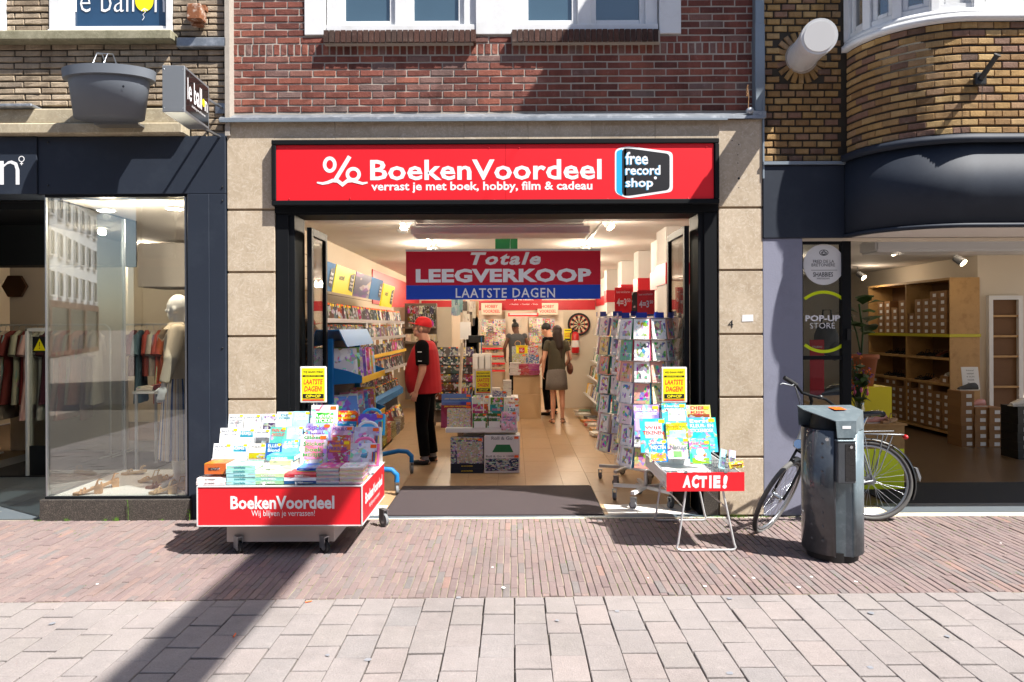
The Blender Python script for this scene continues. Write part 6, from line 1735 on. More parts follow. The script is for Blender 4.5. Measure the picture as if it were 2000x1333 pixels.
Y = 7.9; cx, cz = P(1124, 690, Y); t = thing('fire_extinguisher', 'red fire extinguisher hanging below the dartboard', 'fire extinguisher', (cx, Y, cz))
b = MB(); b.lathe([(0, 0), (.075, 0), (.08, .02), (.08, .36), (.06, .42), (.02, .44), (.0, .44)], 18); b.build('cylinder', 'extinguisher', t); b = MB(); b.box(-.02, .02, -.02, .02, .44, .48); b.tube([(0, 0, .47), (-.07, -.01, .5), (.02, 0, .53)], .01); b.tube([(-.02, 0, .46), (-.1, 0, .4), (-.11, -.01, .15)], .012); b.build('valve_hose', 'black_plastic', t); b = MB(); b.cyl((0, 0, .12), (0, 0, .26), .0815, .0815, 18, caps=False); b.build('label_band', 'white_card', t)
Y = 7.94; cx, cz = P(1109, 655, Y); t = thing('sale_poster', 'small yellow last days poster left of the dartboard', 'poster', (cx, Y, cz)); b = MB(); b.box(-.075, .075, 0, .004, -.12, .13); b.build('sheet', 'sign_yellow', t); b = MB(); b.text('LAATSTE', 0, .03, .12, .035, -.002, bold=.02); b.text('DAGEN!', 0, -.02, .11, .035, -.002, bold=.02); b.build('lettering', 'ink_red', t)
b = MB(); b.box(-.06, .06, -.002, 0, -.105, -.07); b.box(-.06, .06, -.002, 0, .085, .1); b.build('black_bars', 'ink', t)

# ---- right wall book shelving, rear
rs = thing('book_wall_shelves', 'white shelving with rows of books along the right wall', 'shelf unit', (1.9, 3.6, 0))
for i, z in enumerate((.35, .7, 1.0, 1.25, 1.5, 1.75)):
    b = MB(); d = .22 + .09 * (5 - i) * .8; b.box(-d + .1, .36, 0, 4.2, z - .02, z); b.build('shelf', 'white_wall', rs)
BKC = ['c8c0b4', 'b03a30', 'd8d0c0', '3a5a8a', '2a2a2e', 'd0a040', '8a3a5a', 'e0dcd4', '4a7a5a', 'a88a6a', 'c86a40']
bs_m = MB(); bs_m.box(-.065, .065, -.012, .012, 0, .2)
BSP = None
nb = 0
for i, z in enumerate((.35, .7, 1.0, 1.25, 1.5, 1.75)):
    y = 4.45; d = .22 + .09 * (5 - i) * .8; c_ = 0
    while y < 7.7:
        o = BSP.copy() if BSP else bs_m.build('paperback', 'novel_print')
        if BSP: COL.objects.link(o)
        BSP = BSP or o
        o.location = (1.9 - d + .18, y, z); o.rotation_euler = (R(-15), 0, R(-90 + rnd.uniform(25, 45))); o.scale = (1, 1, rnd.uniform(.85, 1.1)); o.color = lin(rnd.choice(BKC)) + (1,)
        nm = ('lowest', 'second lowest', 'third', 'fourth', 'fifth', 'top')[i]
        c_ += 1; tag(o, nth(c_) + ' paperback from the front on the ' + nm + ' shelf of the right wall', 'book', 'books on the ' + nm + ' right wall shelf'); y += .155; nb += 1
# magazine spread on the floor at right rear
for i in range(10):
    flatbook((1.32 + rnd.uniform(-.05, .05), 4.4 + .3 * i, .02 + .02 * (i % 3)), rnd.uniform(-.5, .5), rnd.choice(BKC), nth(i + 1) + ' book from the front lying at the foot of the right wall shelves', 'book', 'books at the foot of the right wall shelves', sc=(1, .8, 1.6))
# cream columns of the right shelf ends and boxes near the front
for px, py0, py1, Y, lab in ((1236, 575, 605, 2.9, 'black and white poster on the upper right shelf'), (1237, 0, 0, 0, '')):
    if not lab: continue
    x, z = P(px, 590, Y); b = MB(); b.box(-.09, .09, -.01, .01, -.13, .13); o = b.build('poster', 'dvd_print', loc=(x, Y, z)); o.color = lin('1a1a20') + (1,); tag(o, lab, 'poster')

# ---- greeting card signs
def wens(px0, py0, px1, py1, Y, rz, lab):
    xm = (px0 + px1) / 2; w = .19; zt_, zb_ = ZZ(py0, Y, xm), ZZ(py1, Y, xm); t = thing('card_price_sign', lab, 'sign', (XX(xm, Y), Y, zb_), rz=rz); h = zt_ - zb_
    b = MB(); b.box(-w / 2, w / 2, 0, .006, 0, h); b.cyl((0, .01, -.2), (0, .01, .05), .005); b.build('sign_plate', 'ink_red', t)
    b = MB(); b.text('Luxe wenskaarten', 0, h * .83, w * .8, h * .09, -.002); b.text('4=3', -.018, h * .42, w * .58, h * .3, -.002, bold=.03); b.text('50', .062, h * .5, w * .2, h * .14, -.002, bold=.02); b.build('lettering', 'sign_white', t)
wens(1203, 562, 1232, 612, 1.55, .0, 'red greeting card price sign facing the street, 4 for 3.50'); wens(1252, 567, 1271, 614, .95, R(-35), 'red greeting card price sign turned sideways beside the other')

# ---- spinning card racks
cm = MB(); cm.box(-.07, .07, -.004, .008, 0, .188)
for q in range(3): cm.box(-.066 + .004 * q, .079 + .004 * q, .009 + .006 * q, .0125 + .006 * q, .002 * q, .188 + .004 * q, 1)
pocket = MB()
pocket.tube([(-.074, -.0, .07), (-.074, -.02, .068), (.074, -.02, .068), (.074, .0, .07)], .0014, 4); pocket.tube([(-.074, .04, .0), (-.074, -.02, .0), (.074, -.02, .0), (.074, .04, .0)], .0014, 4)
for x_ in (-.03, .03): pocket.tube([(x_, .03, -.0), (x_, -.021, -.0), (x_, -.021, .068)], .0013, 4)
CARDP = None; POCK = None
CCOL = ['fdfdfb', 'fbf4e4', 'e8f4da', 'e2f0f8', 'fae4e8', 'fafafa', 'f6f6f4', 'f8ecb4', 'fcfcfc', 'fcfcfc', 'fdfdfd', 'f4b0a0', '7cc4a8']
ECOL = ['b83a4a', '2a7a4a', '2f8ab0', '8a70b0', 'd05a80', 'e08a30', 'c8b8d8', 'e6c8cc', '9a2a50']
edge_m = [mat('envelope_' + n_, c_, .6) for n_, c_ in (('red', 'b83a4a'), ('green', '2a7a4a'), ('blue', '2f8ab0'), ('lilac', '8f7cb8'), ('pink', 'd05a80'), ('cream', 'd8ccb8'))]
CARDS = [cm.build('greeting_card', ['card_print', e_]) for e_ in edge_m]
CU = [False] * len(CARDS)
def card_rack(x, y, rad, z0, z1, ncol, nrow, tilt0, lab, gname, armz=.16, rz=0.):
    t = thing('card_rack', lab, 'card rack', (x, y, 0), rz=rz)
    b = MB(); b.cyl((0, 0, armz), (0, 0, z1 + .02), .018, .018, 10); b.build('pole', 'wire', t)
    b = MB()
    for i in range(5):
        a = 2 * math.pi * i / 5 + .35
        b.T = Matrix.Rotation(a, 4, 'Z'); b.box(.0, .31, -.018, .018, armz - .03, armz)
    b.T = Matrix(); b.build('base_arms', 'white_satin', t)
    for i in range(5):
        a = 2 * math.pi * i / 5 + .35; caster(t, math.cos(a) * .30, math.sin(a) * .30, .035, .10, 'grey_rubber', a)
    b = MB()
    for z in (z0 - .02, (z0 + z1) / 2, z1):
        b.tube([(math.cos(2 * math.pi * i / 24) * (rad - .05), math.sin(2 * math.pi * i / 24) * (rad - .05), z) for i in range(24)], .003, 4, closed=True)
        for i in range(4): a = math.pi * i / 2; b.tube([(0, 0, z), (math.cos(a) * (rad - .05), math.sin(a) * (rad - .05), z)], .003, 4)
    for i in range(ncol):
        a = 2 * math.pi * i / ncol + tilt0; b.tube([(math.cos(a) * (rad - .05), math.sin(a) * (rad - .05), z0 - .02), (math.cos(a) * (rad - .05), math.sin(a) * (rad - .05), z1)], .003, 4)
    b.build('wire_cage', 'wire', t)
    pk = None
    for i in range(ncol):
        a = 2 * math.pi * i / ncol + tilt0 - math.pi / 2
        if math.sin(a) > .45: continue      # the back of the rack shows nothing
        for j in range(nrow):
            z = z0 + (z1 - z0) * j / nrow
            T_ = Matrix.Rotation(a + math.pi / 2, 4, 'Z') @ Matrix.Translation((0, -rad + .01, z))
            if pk is None: o = pocket.build('wire_pocket', 'wire', t); pk = o
            else: o = pk.copy(); COL.objects.link(o)
            o.matrix_local = T_
            k = rnd.randrange(len(CARDS)); c = CARDS[k]
            if CU[k]: c = c.copy(); COL.objects.link(c)
            CU[k] = True
            W = Matrix.Translation((x, y, 0)) @ Matrix.Rotation(rz, 4, 'Z') @ Matrix.Rotation(a + math.pi / 2, 4, 'Z') @ Matrix.Translation((rnd.uniform(-.004, .004), -rad + .016, z + .004)) @ Matrix.Rotation(R(-9), 4, 'X') @ Matrix.Rotation(rnd.uniform(-.03, .03), 4, 'Y')
            c.matrix_world = W; c.color = lin(rnd.choice(CCOL)) + (1,)
            q = ('bottom', 'lower', 'lower', 'middle', 'middle', 'upper', 'upper', 'upper', 'top')[min(8, int(j * 9 / nrow))]
            tag(c, 'greeting card, ' + nth(nrow - j) + ' row from the top, ' + nth(i + 1) + ' column of the ' + gname, 'greeting card', q + ' pocket cards of the ' + gname)
        b = MB(); b.T = Matrix.Rotation(a + math.pi / 2, 4, 'Z'); b.box(-.05, .05, -rad + .02, -rad + .024, z1 + .0, z1 + .05); b.build('top_label', 'sign_blue', t)
    return t
card_rack(1.272, .50, .285, .37, 1.77, 10, 7, R(18), 'white wire spinner of greeting cards nearest the street', 'front card spinner')
card_rack(1.25, 1.42, .35, .35, 1.80, 11, 7, R(6), 'white wire spinner of greeting cards behind the front one', 'rear card spinner')
# ------------------------------------------------------------ the red book cart
CX_, CY_ = (XX(386, -1.04, 1030) + XX(707, -1.04, 1028)) / 2, -.605
hw, y0c, y1c = .606, -.435, .435
ca = thing('book_cart', 'wheeled red display cart full of books parked left of the entrance', 'cart', (CX_, CY_, 0))
zB, zT = .236, .520
b = MB(); b.box(-hw, hw, y0c, y0c + .012, zB, zT); b.build('front_panel', 'sign_red', ca)
b = MB(); b.box(hw - .012, hw, y0c + .0125, y1c, zB, zT); b.build('side_panel', 'sign_red', ca)
b = MB(); b.box(-hw, -hw + .012, y0c + .0125, y1c, zB, zT); b.build('side_panel', 'sign_red', ca)
b = MB(); b.box(-hw + .0125, hw - .0125, y1c - .012, y1c, zB, zT + .1); b.build('rear_panel', 'white_satin', ca)
b = MB()
for z in (zB - .006, zT): b.box(-hw - .004, hw + .004, y0c - .005, y0c + .014, z, z + .008); b.box(hw - .014, hw + .004, y0c + .0145, y1c, z, z + .008); b.box(-hw - .004, -hw + .014, y0c + .0145, y1c, z, z + .008)
b.box(hw - .003, hw + .005, y0c - .006, y0c + .006, zB, zT); b.box(-hw - .005, -hw + .003, y0c - .006, y0c + .006, zB, zT); b.build('edge_trim', 'lamp_body', ca)
b = MB(); b.box(-hw + .013, hw - .013, y0c + .013, y1c - .013, zT - .03, zT - .012); b.build('tray', 'white_satin', ca)
b = MB(); b.prism([(y1c - .42, zT - .012), (y1c - .013, zT - .012), (y1c - .013, zT + .26)], -hw + .014, hw - .014, axis='x'); b.build('display_slope', 'white_satin', ca)
for x_ in (.11, -.13): b = MB(); b.prism([(y0c + .02, zT - .012), (y1c - .013, zT - .012), (y1c - .013, zT + .32), (y0c + .2, zT + .06), (y0c + .02, zT + .02)], x_ - .003, x_ + .003, axis='x'); b.build('divider', 'white_satin', ca)
b = MB(); b.box(-.445, .37, -.31, .36, .075, .235); b.build('base_box', 'white_wall', ca, bevel=.003)
for x, y in ((-.345, -.335), (.303, -.335), (-.36, .30), (.29, .30)): caster(ca, x, y, .046, .12, 'black_rubber', .9)
caster(ca, .62, .34, .055, .14, 'grey_rubber', .8)
SYC = CY_ + y0c - .0015
b = MB(); fit(b, 'BoekenVoordeel', 450, 969, 653, 995, SYC, bold=.03, spacing=1.0); rel(b.build('lettering', 'sign_white', ca), ca)
b = MB(); fit(b, 'Wij blijven je verrassen!', 491, 997, 615, 1012, SYC, bold=.0); rel(b.build('slogan_lettering', 'sign_white', ca), ca)
b = MB(); b.T = Matrix.Translation((hw + .0015, 0, 0)) @ Matrix.Rotation(R(90), 4, 'Z')
b.text('BoekenVoordeel', .01, .40, .66, .085, 0, bold=.03); b.text('Wij blijven je verrassen!', .02, .31, .42, .045, 0); b.build('side_lettering', 'sign_white', ca)
# the big caster of the cart behind
pb = price_board(586, 716, 638, 787, -.22, zT - .01, 'yellow last days price board rising from the rear of the red cart')


def C7(a, b_, c, d): return (370 + a / 3.3325, 700 + b_ / 3.3325, 370 + c / 3.3325, 700 + d / 3.3325)
NV = ['novel_print', 'pages']; KD = ['kids_print', 'pages']
def cbook(r, Y, col, lab, title=None, tcol='ink_teal', mats=NV, **k):
    k.setdefault('th', .018); k.setdefault('T', .022); k.setdefault('tilt', 14); T_ = k.pop('T')
    return boxed('book', *C7(*r), Y, T_, mats, col, lab, 'book', title=title, tcol=tcol, **k)
YA, YB_, YC = -.70, -.53, -.36
# novels, three rising rows
for args in (
    ((248, 368, 345, 480), YC, 'e6e8ea', 'white paperback with faint grey title at the left end of the top row', ['MARIAN', 'Het huis', 'samen'], 'ink_grey'),
    ((350, 368, 458, 480), YC, 'e4e8e8', 'white paperback with grey leaf sprig, second of the top row', ['daarna', 'wij'], 'ink_grey'),
    ((462, 366, 556, 480), YC, 'dcdce2', 'white paperback with dark violet photo in the top row', ['STIL'], 'ink_purple'),
    ((559, 352, 664, 480), YC, 'cfe0e6', 'pale blue grey novel before the pale blue title one in the top row', ['DE', 'ZOMER'], 'ink_teal'),
    ((667, 350, 780, 480), YC, 'a8d4e4', 'pale blue FJORD novel in the top row of the cart', ['KATIE', 'FJORDE'], 'sign_white'),
    ((192, 458, 310, 570), YB_, 'e6e8ea', 'white paperback at the left end of the middle row', ['MARIAN', 'Het huis'], 'ink_grey'),
    ((312, 462, 418, 570), YB_, 'dde6ea', 'white and teal VERMIST thriller in the middle row', ['VERMIST'], 'ink_teal'),
    ((422, 466, 518, 570), YB_, 'd8d8dc', 'grey thriller with an eye photo in the middle row', ['de blik'], 'ink_grey'),
    ((518, 452, 625, 570), YB_, '6fc0a4', 'green PAIN AU CHOCOLAT novel in the middle row', ['PAIN AU', 'CHOCOLAT'], 'ink_red'),
    ((627, 446, 737, 570), YB_, 'b8dcea', 'pale blue FJORD novel in the middle row of the cart', ['KATIE', 'FJORDE'], 'sign_white'),
    ((147, 560, 265, 672), YA, 'e6e8ea', 'white paperback at the left end of the lowest upright row', ['MARIAN', 'Het huis'], 'ink_grey'),
    ((268, 560, 374, 662), YA, 'dde6ea', 'white and teal VERMIST thriller in the lowest upright row', ['VERMIST'], 'ink_teal'),
    ((378, 560, 492, 660), YA, 'ddd8d2', 'white thriller with brown hair photo in the lowest upright row', ['haar'], 'ink_grey'),
    ((492, 556, 597, 650), YA, '2c5aa0', 'dark blue novel reading Blond in the lowest upright row', ['ELLEN', 'Blond'], 'sign_white'),
    ((598, 532, 708, 650), YA, '7cc4e0', 'sky blue FJORD novel in the lowest upright row of the cart', ['KATIE', 'FJORDE'], 'sign_white')):
    r, Y, col, lab, ti, tc = args
    pic = {'STIL': (.15, .02, .98, .5, '3a2f48', 'dvd_print'), 'de blik': (.05, .1, .98, .5, '55585a', 'dvd_print'), 'haar': (.05, .05, .98, .42, '8a5f3a', 'dvd_print'), 'VERMIST': (.12, .5, .9, .85, '2a8aa0', 'novel_print')}.get(ti[0])
    cbook(r, Y, col, lab, ti, tc if ti[0] != 'VERMIST' else 'sign_white', tpos=.72 if ti[0] == 'VERMIST' else .82, th=.026 if ti[0] in ('KATIE', 'VERMIST', 'PAIN AU', 'ELLEN') else .017, pic=pic, bold=.01, sticker='sticker_yellow')
# children's books
for args in (
    ((783, 310, 957, 480), YC - .02, 'e8e8e4', 'big white activity book with green Reuze sticker circle at the back', ['Reuze', 'STICKER', 'BOEK'], 'sign_white', .60, .030, (.2, .32, .85, .72, '58b840', 'kids_print')),
    ((948, 346, 1092, 480), YC, 'd8242c', 'red prikblok book in the back row of the cart', ['Superleuk', 'prikblok'], 'sticker_yellow', .86, .028, (.05, .05, .95, .5, '3a7ab8', 'kids_print')),
    ((748, 428, 915, 570), YB_ - .03, '9ccbe4', 'pale blue sticker book in the middle row of the cart', ['Sticker', 'boek', 'WERELD'], 'ink_purple', .8, .034, None),
    ((914, 446, 1062, 560), YB_, 'd8b4cc', 'lilac pink PRIKBLOK book in the middle row of the cart', ['PRIKBLOK'], 'ink_purple', .84, .026, (.1, .05, .9, .5, 'd85a7a', 'kids_print')),
    ((716, 505, 888, 704), YA - .02, 'e2d6dc', 'white and pink Sticker boek MEISJES with horse stickers', ['Glossy', 'Sticker', 'boek', 'MEISJES'], 'ink_green', .9, .034, (.16, .22, .86, .84, 'e890b4', 'novel_print')),
    ((889, 542, 1040, 694), YA - .01, 'e08a3a', 'orange and purple PRIKBLOK with a unicorn drawing', ['Superleuk', 'PRIKBLOK'], 'ink_purple', .88, .03, (.06, .04, .94, .52, 'c86ab0', 'kids_print'))):
    r, Y, col, lab, ti, tc, tp, th, pic = args
    cbook(r, Y, col, lab, ti, tc, mats=KD, tpos=tp, th=th, pic=pic, T=.012, bold=.02, sticker='sticker_yellow' if 'PRIKBLOK w' in lab else True)


def handle_case(r, Y, col, lab, hcol, extra=None):
    px0, py0, px1, py1 = C7(*r)
    def ex(t, w, h):
        b = MB(); n = 14; R0 = w * .34
        b.tube([(math.cos(math.pi * i / n) * R0, .02, h - .004 + math.sin(math.pi * i / n) * R0 * .62) for i in range(n + 1)], .012, 8); b.build('carry_handle', hcol, t)
        b = MB()
        for i, c_ in enumerate((0, 1, 2, 3)): b.cyl((w * .36 + i * .009 - .01, -.004, h * .2), (w * .36 + i * .009 - .01, -.004, h * .62), .0035, .0035, 6, m=c_)
        b.build('felt_pens', ['ink_red', 'ink_teal', 'ink_purple', 'sticker_yellow'], t)
        b = MB(); b.box(-w * .52, w * .52, -.003, .046, -.0, .008); b.box(w * .47, w * .52, -.006, .05, .0, h * .98); b.build('case_rim', hcol, t)
    boxed('toy_case', px0, py0, px1, py1, Y, .04, ['kids_print'], col, lab, 'toy case', tilt=14, extra=ex, sticker=True, real_h=None)
handle_case((1096, 366, 1262, 500), YC, '45a8dc', 'sky blue colouring case with blue carry handle at the back right of the cart', 'ink_cyan')
handle_case((1066, 452, 1236, 600), YB_, 'c8d0e4', 'white and lilac colouring case in the middle of the three cases', 'white_card')
handle_case((1042, 560, 1222, 704), YA, 'e0dce8', 'white unicorn colouring case with rainbow handle in front', 'ink_pink')


def stack(r, Y, n, col, lab, grp, title=None, tcol='ink', depth=.19, mats=NV, th=.6, spine='cover', tw=.6):
    px0, py0, px1, py1 = C7(*r); xm = (px0 + px1) / 2
    xa, xb = XX(px0, Y, py1), XX(px1, Y, py1); za, zb = ZZ(py1, Y, xm), ZZ(py0, Y, xm); t1 = (zb - za) / n
    for i in range(n):
        j = rnd.uniform(-.004, .004)
        t = thing('magazine' if spine == 'pages' else 'book', lab + (', ' + nth(i + 1) + ' up' if n > 1 else ''), 'magazine' if spine == 'pages' else 'book', ((xa + xb) / 2 + j, Y + rnd.uniform(0, .006), za + i * t1), rz=rnd.uniform(-.02, .02), group=grp if n > 1 else None)
        w = xb - xa; b = MB()
        b.box(-w / 2, w / 2, .0, depth, .0, .002); b.box(-w / 2, w / 2, .0, depth, t1 - .003, t1 - .0008); 
        if spine == 'cover': b.box(-w / 2, w / 2, -.0, .002, .002, t1 - .003)
        b.box(-w / 2 + .003, w / 2 - .003, .0021, depth - .003, .0021, t1 - .0031, 1); o = b.build('cover', mats, t); o.color = lin(col if isinstance(col, str) else col[i % len(col)]) + (1,)
        if title: b = MB(); b.text(title, -.01, t1 * .48, w * tw, t1 * th, -.0016, bold=.02); b.build('spine_lettering', tcol, t)
YF = -1.005
stack((45, 782, 235, 826), YF, 2, 'e8dcdc', 'JO NESBO thriller lying at the front left corner of the cart', 'thrillers lying at the front left of the cart', 'JO NESBØ', 'ink', tw=.34, th=.5)
stack((96, 686, 236, 756), YF + .03, 1, 'c0602a', 'thick orange and navy book on the thrillers at the front left', None, 'MIDNIGHT', 'navy_panel', th=.3, tw=.5)
stack((237, 700, 426, 824), YF, 5, 'a8dcd8', 'pale teal book in the stack of five at the front of the cart', 'pale teal books stacked at the front', 'zomerliefde', 'ink_teal', tw=.4)
stack((140, 655, 322, 684), YF + .2, 1, 'd8dce6', 'white hardback lying across behind the orange book', None)
stack((428, 752, 614, 822), YF, 3, ['9cc8a0', '8fd0cc', 'c4dca8'], 'green and teal landscape book in the front middle stack', 'green and teal books in the front middle stack', 'KATIE MERRIN', 'sign_white', tw=.5)
stack((500, 636, 682, 666), YF + .17, 1, '6cc0cc', 'teal paperback lying behind the front middle stacks', None, 'ZOMERBRIES', 'sign_white')
stack((520, 668, 660, 748), YF + .12, 3, ['e6e4de', 'e2e0d8', 'c8d8a8'], 'white paperback in the middle stack behind the landscape books', 'white paperbacks behind the landscape books')
stack((615, 756, 824, 820), YF, 3, ['22408a', 'dcdce8', 'b83a40'], 'blue and white children book in the front stack', 'blue and white books in the front stack', 'BUMBA', 'sign_white', tw=.25)
stack((700, 716, 850, 750), YF + .1, 2, ['8ac060', '4a90c8'], 'green farm book lying behind the blue and white stack', 'farm books behind the blue and white stack')
stack((824, 712, 972, 820), YF, 12, ['4aa0c8', 'e8e4ea', 'c84a80'], 'thin magazine in the tall white edged pile at the front of the cart', 'thin magazines at the front of the cart', mats=KD, spine='pages')
stack((974, 712, 1128, 820), YF, 11, ['e890b0', 'e8e4ea', 'f0d060'], 'thin pink magazine in the pile at the front right corner', 'thin pink magazines at the front right corner', mats=KD, spine='pages')

# ------------------------------------------------------------ the ACTIE table
at_ = thing('sale_table', 'white folding table with tray of children books and red ACTIE board', 'table', (1.435, -.535, 0))
b = MB()
tx = .285
b.box(-tx, tx, -.42, .42, .475, .482)
b.box(-tx, -tx + .006, -.42, .42, .482, .575); b.box(tx - .006, tx, -.42, .42, .482, .575); b.box(-tx + .0065, tx - .0065, -.42, -.414, .482, .575); b.box(-tx + .0065, tx - .0065, .414, .42, .482, .60)
b.build('tray', 'white_satin', at_)
b = MB()
for z in (.50, .53, .56):
    b.tube([(-tx - .003, -.42, z), (-tx - .003, .42, z + .012)], .002, 4)
b.tube([(-tx, -.42, .58), (tx, -.42, .58), (tx, .42, .6), (-tx, .42, .6)], .005, 6, closed=True); b.build('tray_rail', 'wire', at_)
for y in (-.40, .39):
    b = MB(); pts = [(-.135, y, .475), (-.20, y - .005, .06), (-.213, y - .008, .028), (-.203, y - .01, .014), (-.18, y - .01, .009), (.20, y - .01, .009), (.222, y - .01, .014), (.232, y - .008, .028), (.22, y - .005, .06), (.135, y, .475)]
    b.tube(pts, .0085, 8); b.build('leg', 'wire', at_)
b = MB(); b.tube([(-.16, -.4, .33), (-.16, .39, .33)], .006); b.tube([(.16, -.4, .33), (.16, .39, .33)], .006); b.build('stretcher', 'wire', at_)
ap = MB(); x0, x1 = XX(1302, -.965, 940), XX(1454, -.965, 940); z0, z1 = ZZ(960, -.965, 1378), ZZ(923, -.965, 1378)
ap.box(x0, x1, -.965, -.960, z0, z1); rel(ap.build('front_board', 'sign_red', at_), at_)
b = MB(); 
for body, r in (('A', (1333, 929, 1349, 953)), ('C', (1351, 928, 1366, 954)), ('T', (1366, 930, 1381, 953)), ('I', (1385, 929, 1390, 954)), ('E', (1393, 929, 1407, 954)), ('!', (1411, 928, 1421, 955))):
    fit(b, body, *r, -.9665, bold=.07, shear=.12 if body in 'A!C' else .02)
rel(b.build('lettering', 'sign_white', at_), at_)
b = MB()
for px in (1340, 1418): x, z = P(px, 922, -.967); b.box(x - .012, x + .012, -.968, -.958, z - .008, z + .004)
rel(b.build('board_clips', 'steel', at_), at_)
price_board(1292, 717, 1342, 787, -.14, .49, 'yellow last days price board standing behind the sale table books')
def C4(a, b_, c, d): return (1200 + a / 3.92, 760 + b_ / 3.92, 1200 + c / 3.92, 760 + d / 3.92)
for args in (
    ((158, 130, 358, 385), -.20, 'a890cc', 'purple colouring book with white lettering at the left rear of the sale table', ['KLEUR &', 'STICKERBOEK'], 'sign_white', .86, .026, (.04, .25, .7, .75, 'd8b8d0', 'novel_print')),
    ((368, 114, 556, 262), -.19, '5cc0d8', 'turquoise puppy colouring book in the rear middle of the sale table', ['Kleurboek', 'VRIENDJES'], 'sign_white', .86, .022, (.25, .1, .95, .66, 'e6ecec', 'novel_print')),
    ((556, 128, 742, 262), -.18, 'e8d49a', 'yellow book with big tiger eyes at the right rear of the sale table', ['DIER', 'KIJK'], 'ink_red', .84, .03, (.05, .05, .95, .5, '8a4a20', 'dvd_print')),
    ((204, 236, 404, 488), -.34, '38b4cc', 'turquoise drawing book with white cloud label reading TEKENEN', ['WIJS', 'TEKENEN'], 'ink_red', .72, .030, (.2, .42, .85, .9, 'e8ecec', 'white_card')),
    ((400, 262, 566, 385), -.33, '9ac83a', 'lime green crystal book in the middle of the sale table', ['ONTDEK', 'KRISTAL'], 'sticker_yellow', .84, .024, (.15, .08, .9, .52, 'a8dce8', 'novel_print')),
    ((570, 228, 796, 484), -.34, '4aa8dc', 'large blue Eerste KLEUR- EN STICKERBOEK at the right of the sale table', ['Eerste', 'KLEUR- EN', 'STICKERBOEK'], 'sign_white', .9, .030, (.1, .1, .9, .4, '88c8d8', 'kids_print')),
    ((270, 396, 412, 560), -.50, '2fa8cc', 'blue INSECTEN book at the front left of the sale table', ['Het mooie', 'INSECTEN'], 'sign_white', .88, .030, (.08, .05, .9, .4, 'd87a4a', 'kids_print')),
    ((414, 380, 582, 535), -.49, 'e4e0d8', 'white Natuur book with fruit drawings at the front of the sale table', ['Natuur'], 'ink_grey', .55, .04, (.25, .08, .62, .36, '7ab86a', 'novel_print')),
    ((583, 400, 746, 575), -.51, '5cc0d4', 'turquoise Kwak! Kwak! book with a white duckling', ['Kwak! Kwak!', 'Waar is mijn mama?'], 'ink_pink', .88, .030, (.1, .02, .9, .25, '8ac83a', 'novel_print'))):
    r, Y, col, lab, ti, tc, tp, th, pic = args
    def duck(t, w, h):
        b = MB(); b.disc((0, 0, h * .5), w * .2, -.003, 18, rz=h * .17); b.disc((-.01, 0, h * .26), w * .22, -.0035, 18, rz=h * .12); b.add([(w * .14, -.004, h * .42), (w * .3, -.004, h * .36), (w * .14, -.004, h * .33)], [(0, 1, 2)], 1); b.disc((w * .05, 0, h * .54), .004, -.0045, 8, m=2); b.build('duckling_print', ['sign_white', 'ink_orange', 'ink'], t)
    boxed('book', *C4(*r), Y, .012, KD, col, lab, 'book', title=ti, tcol=tc, tpos=tp, th=th, pic=pic, tilt=15, bold=.02, sticker='sticker_yellow', extra=duck if 'duck' in lab else None)
for i, (a, c, col, lab) in enumerate(((345, 460, 'dfe0ea', 'pale magazine lying at the front left of the sale tray'), (452, 560, '3a8ab0', 'blue and white booklet propped open in the sale tray'), (520, 640, 'e8e8ec', 'thick white booklet pile in the middle of the sale tray'), (600, 740, 'e4e4e4', 'white booklet at the right of the sale tray'))):
    xa, xb = XX(1200 + a / 3.92, -.78), XX(1200 + c / 3.92, -.78)
    b = MB(); w = (xb - xa); b.box(-w / 2, w / 2, -.0, .2, 0, .002); b.box(-w / 2, w / 2, 0, .2, .02, .022); b.box(-w / 2 + .002, w / 2 - .003, .002, .197, .002, .02, 1); o = b.build('book', KD, loc=((xa + xb) / 2, -.88 + .03 * i, .486 + .024 * (i == 2)), rot=(R(8 if i == 1 else 0), 0, (-.15, .5, .05, -.1)[i])); o.color = lin(col) + (1,); tag(o, lab, 'book')
bk = thing('wire_basket', 'grey wire basket at the right rear corner of the sale tray', 'basket', (XX(1402, -.62), -.62, .484))
b = MB()
for z in (0, .03, .06, .09, .12): b.tube([(-.07, -.06, z), (.08, -.06, z), (.08, .08, z), (-.07, .08, z)], .0022, 4, closed=True)
for i in range(9):
    x = -.07 + .15 * i / 8; b.tube([(x, -.06, .0), (x, -.06, .12)], .0016, 4); b.tube([(x, .08, .0), (x, .08, .12)], .0016, 4)
b.build('wire_mesh', 'grey_metal', bk)
for i, (r, col, lab, sh) in enumerate((((775, 458, 862, 618), 'a8c8dc', 'pale blue blister pack leaning at the left of the wire basket', .28), ((850, 468, 938, 614), 'c0c0dc', 'lilac blister pack leaning at the right of the wire basket', .22), ((872, 560, 1002, 616), 'd8c830', 'yellow and green seed packet lying on the tray corner', -.1))):
    px0, py0, px1, py1 = C4(*r); Y = -.72 - .02 * i; xa, xb = XX(px0, Y), XX(px1, Y); za, zb = ZZ(py1, Y), ZZ(py0, Y)
    b = MB(); w = (xb - xa) * (.62 if i < 2 else .9); h = (zb - za) * .95; b.box(-w / 2, w / 2, 0, .012, 0, h); b.box(-w * .35, w * .35, -.008, 0, h * .1, h * .6, 1)
    o = b.build('blister_pack', ['kids_print', 'clear_wrap'], loc=((xa + xb) / 2, Y, max(za, .486)), rot=(R(-20), sh, .1), bevel=.002); o.color = lin(col) + (1,); tag(o, lab, 'package')

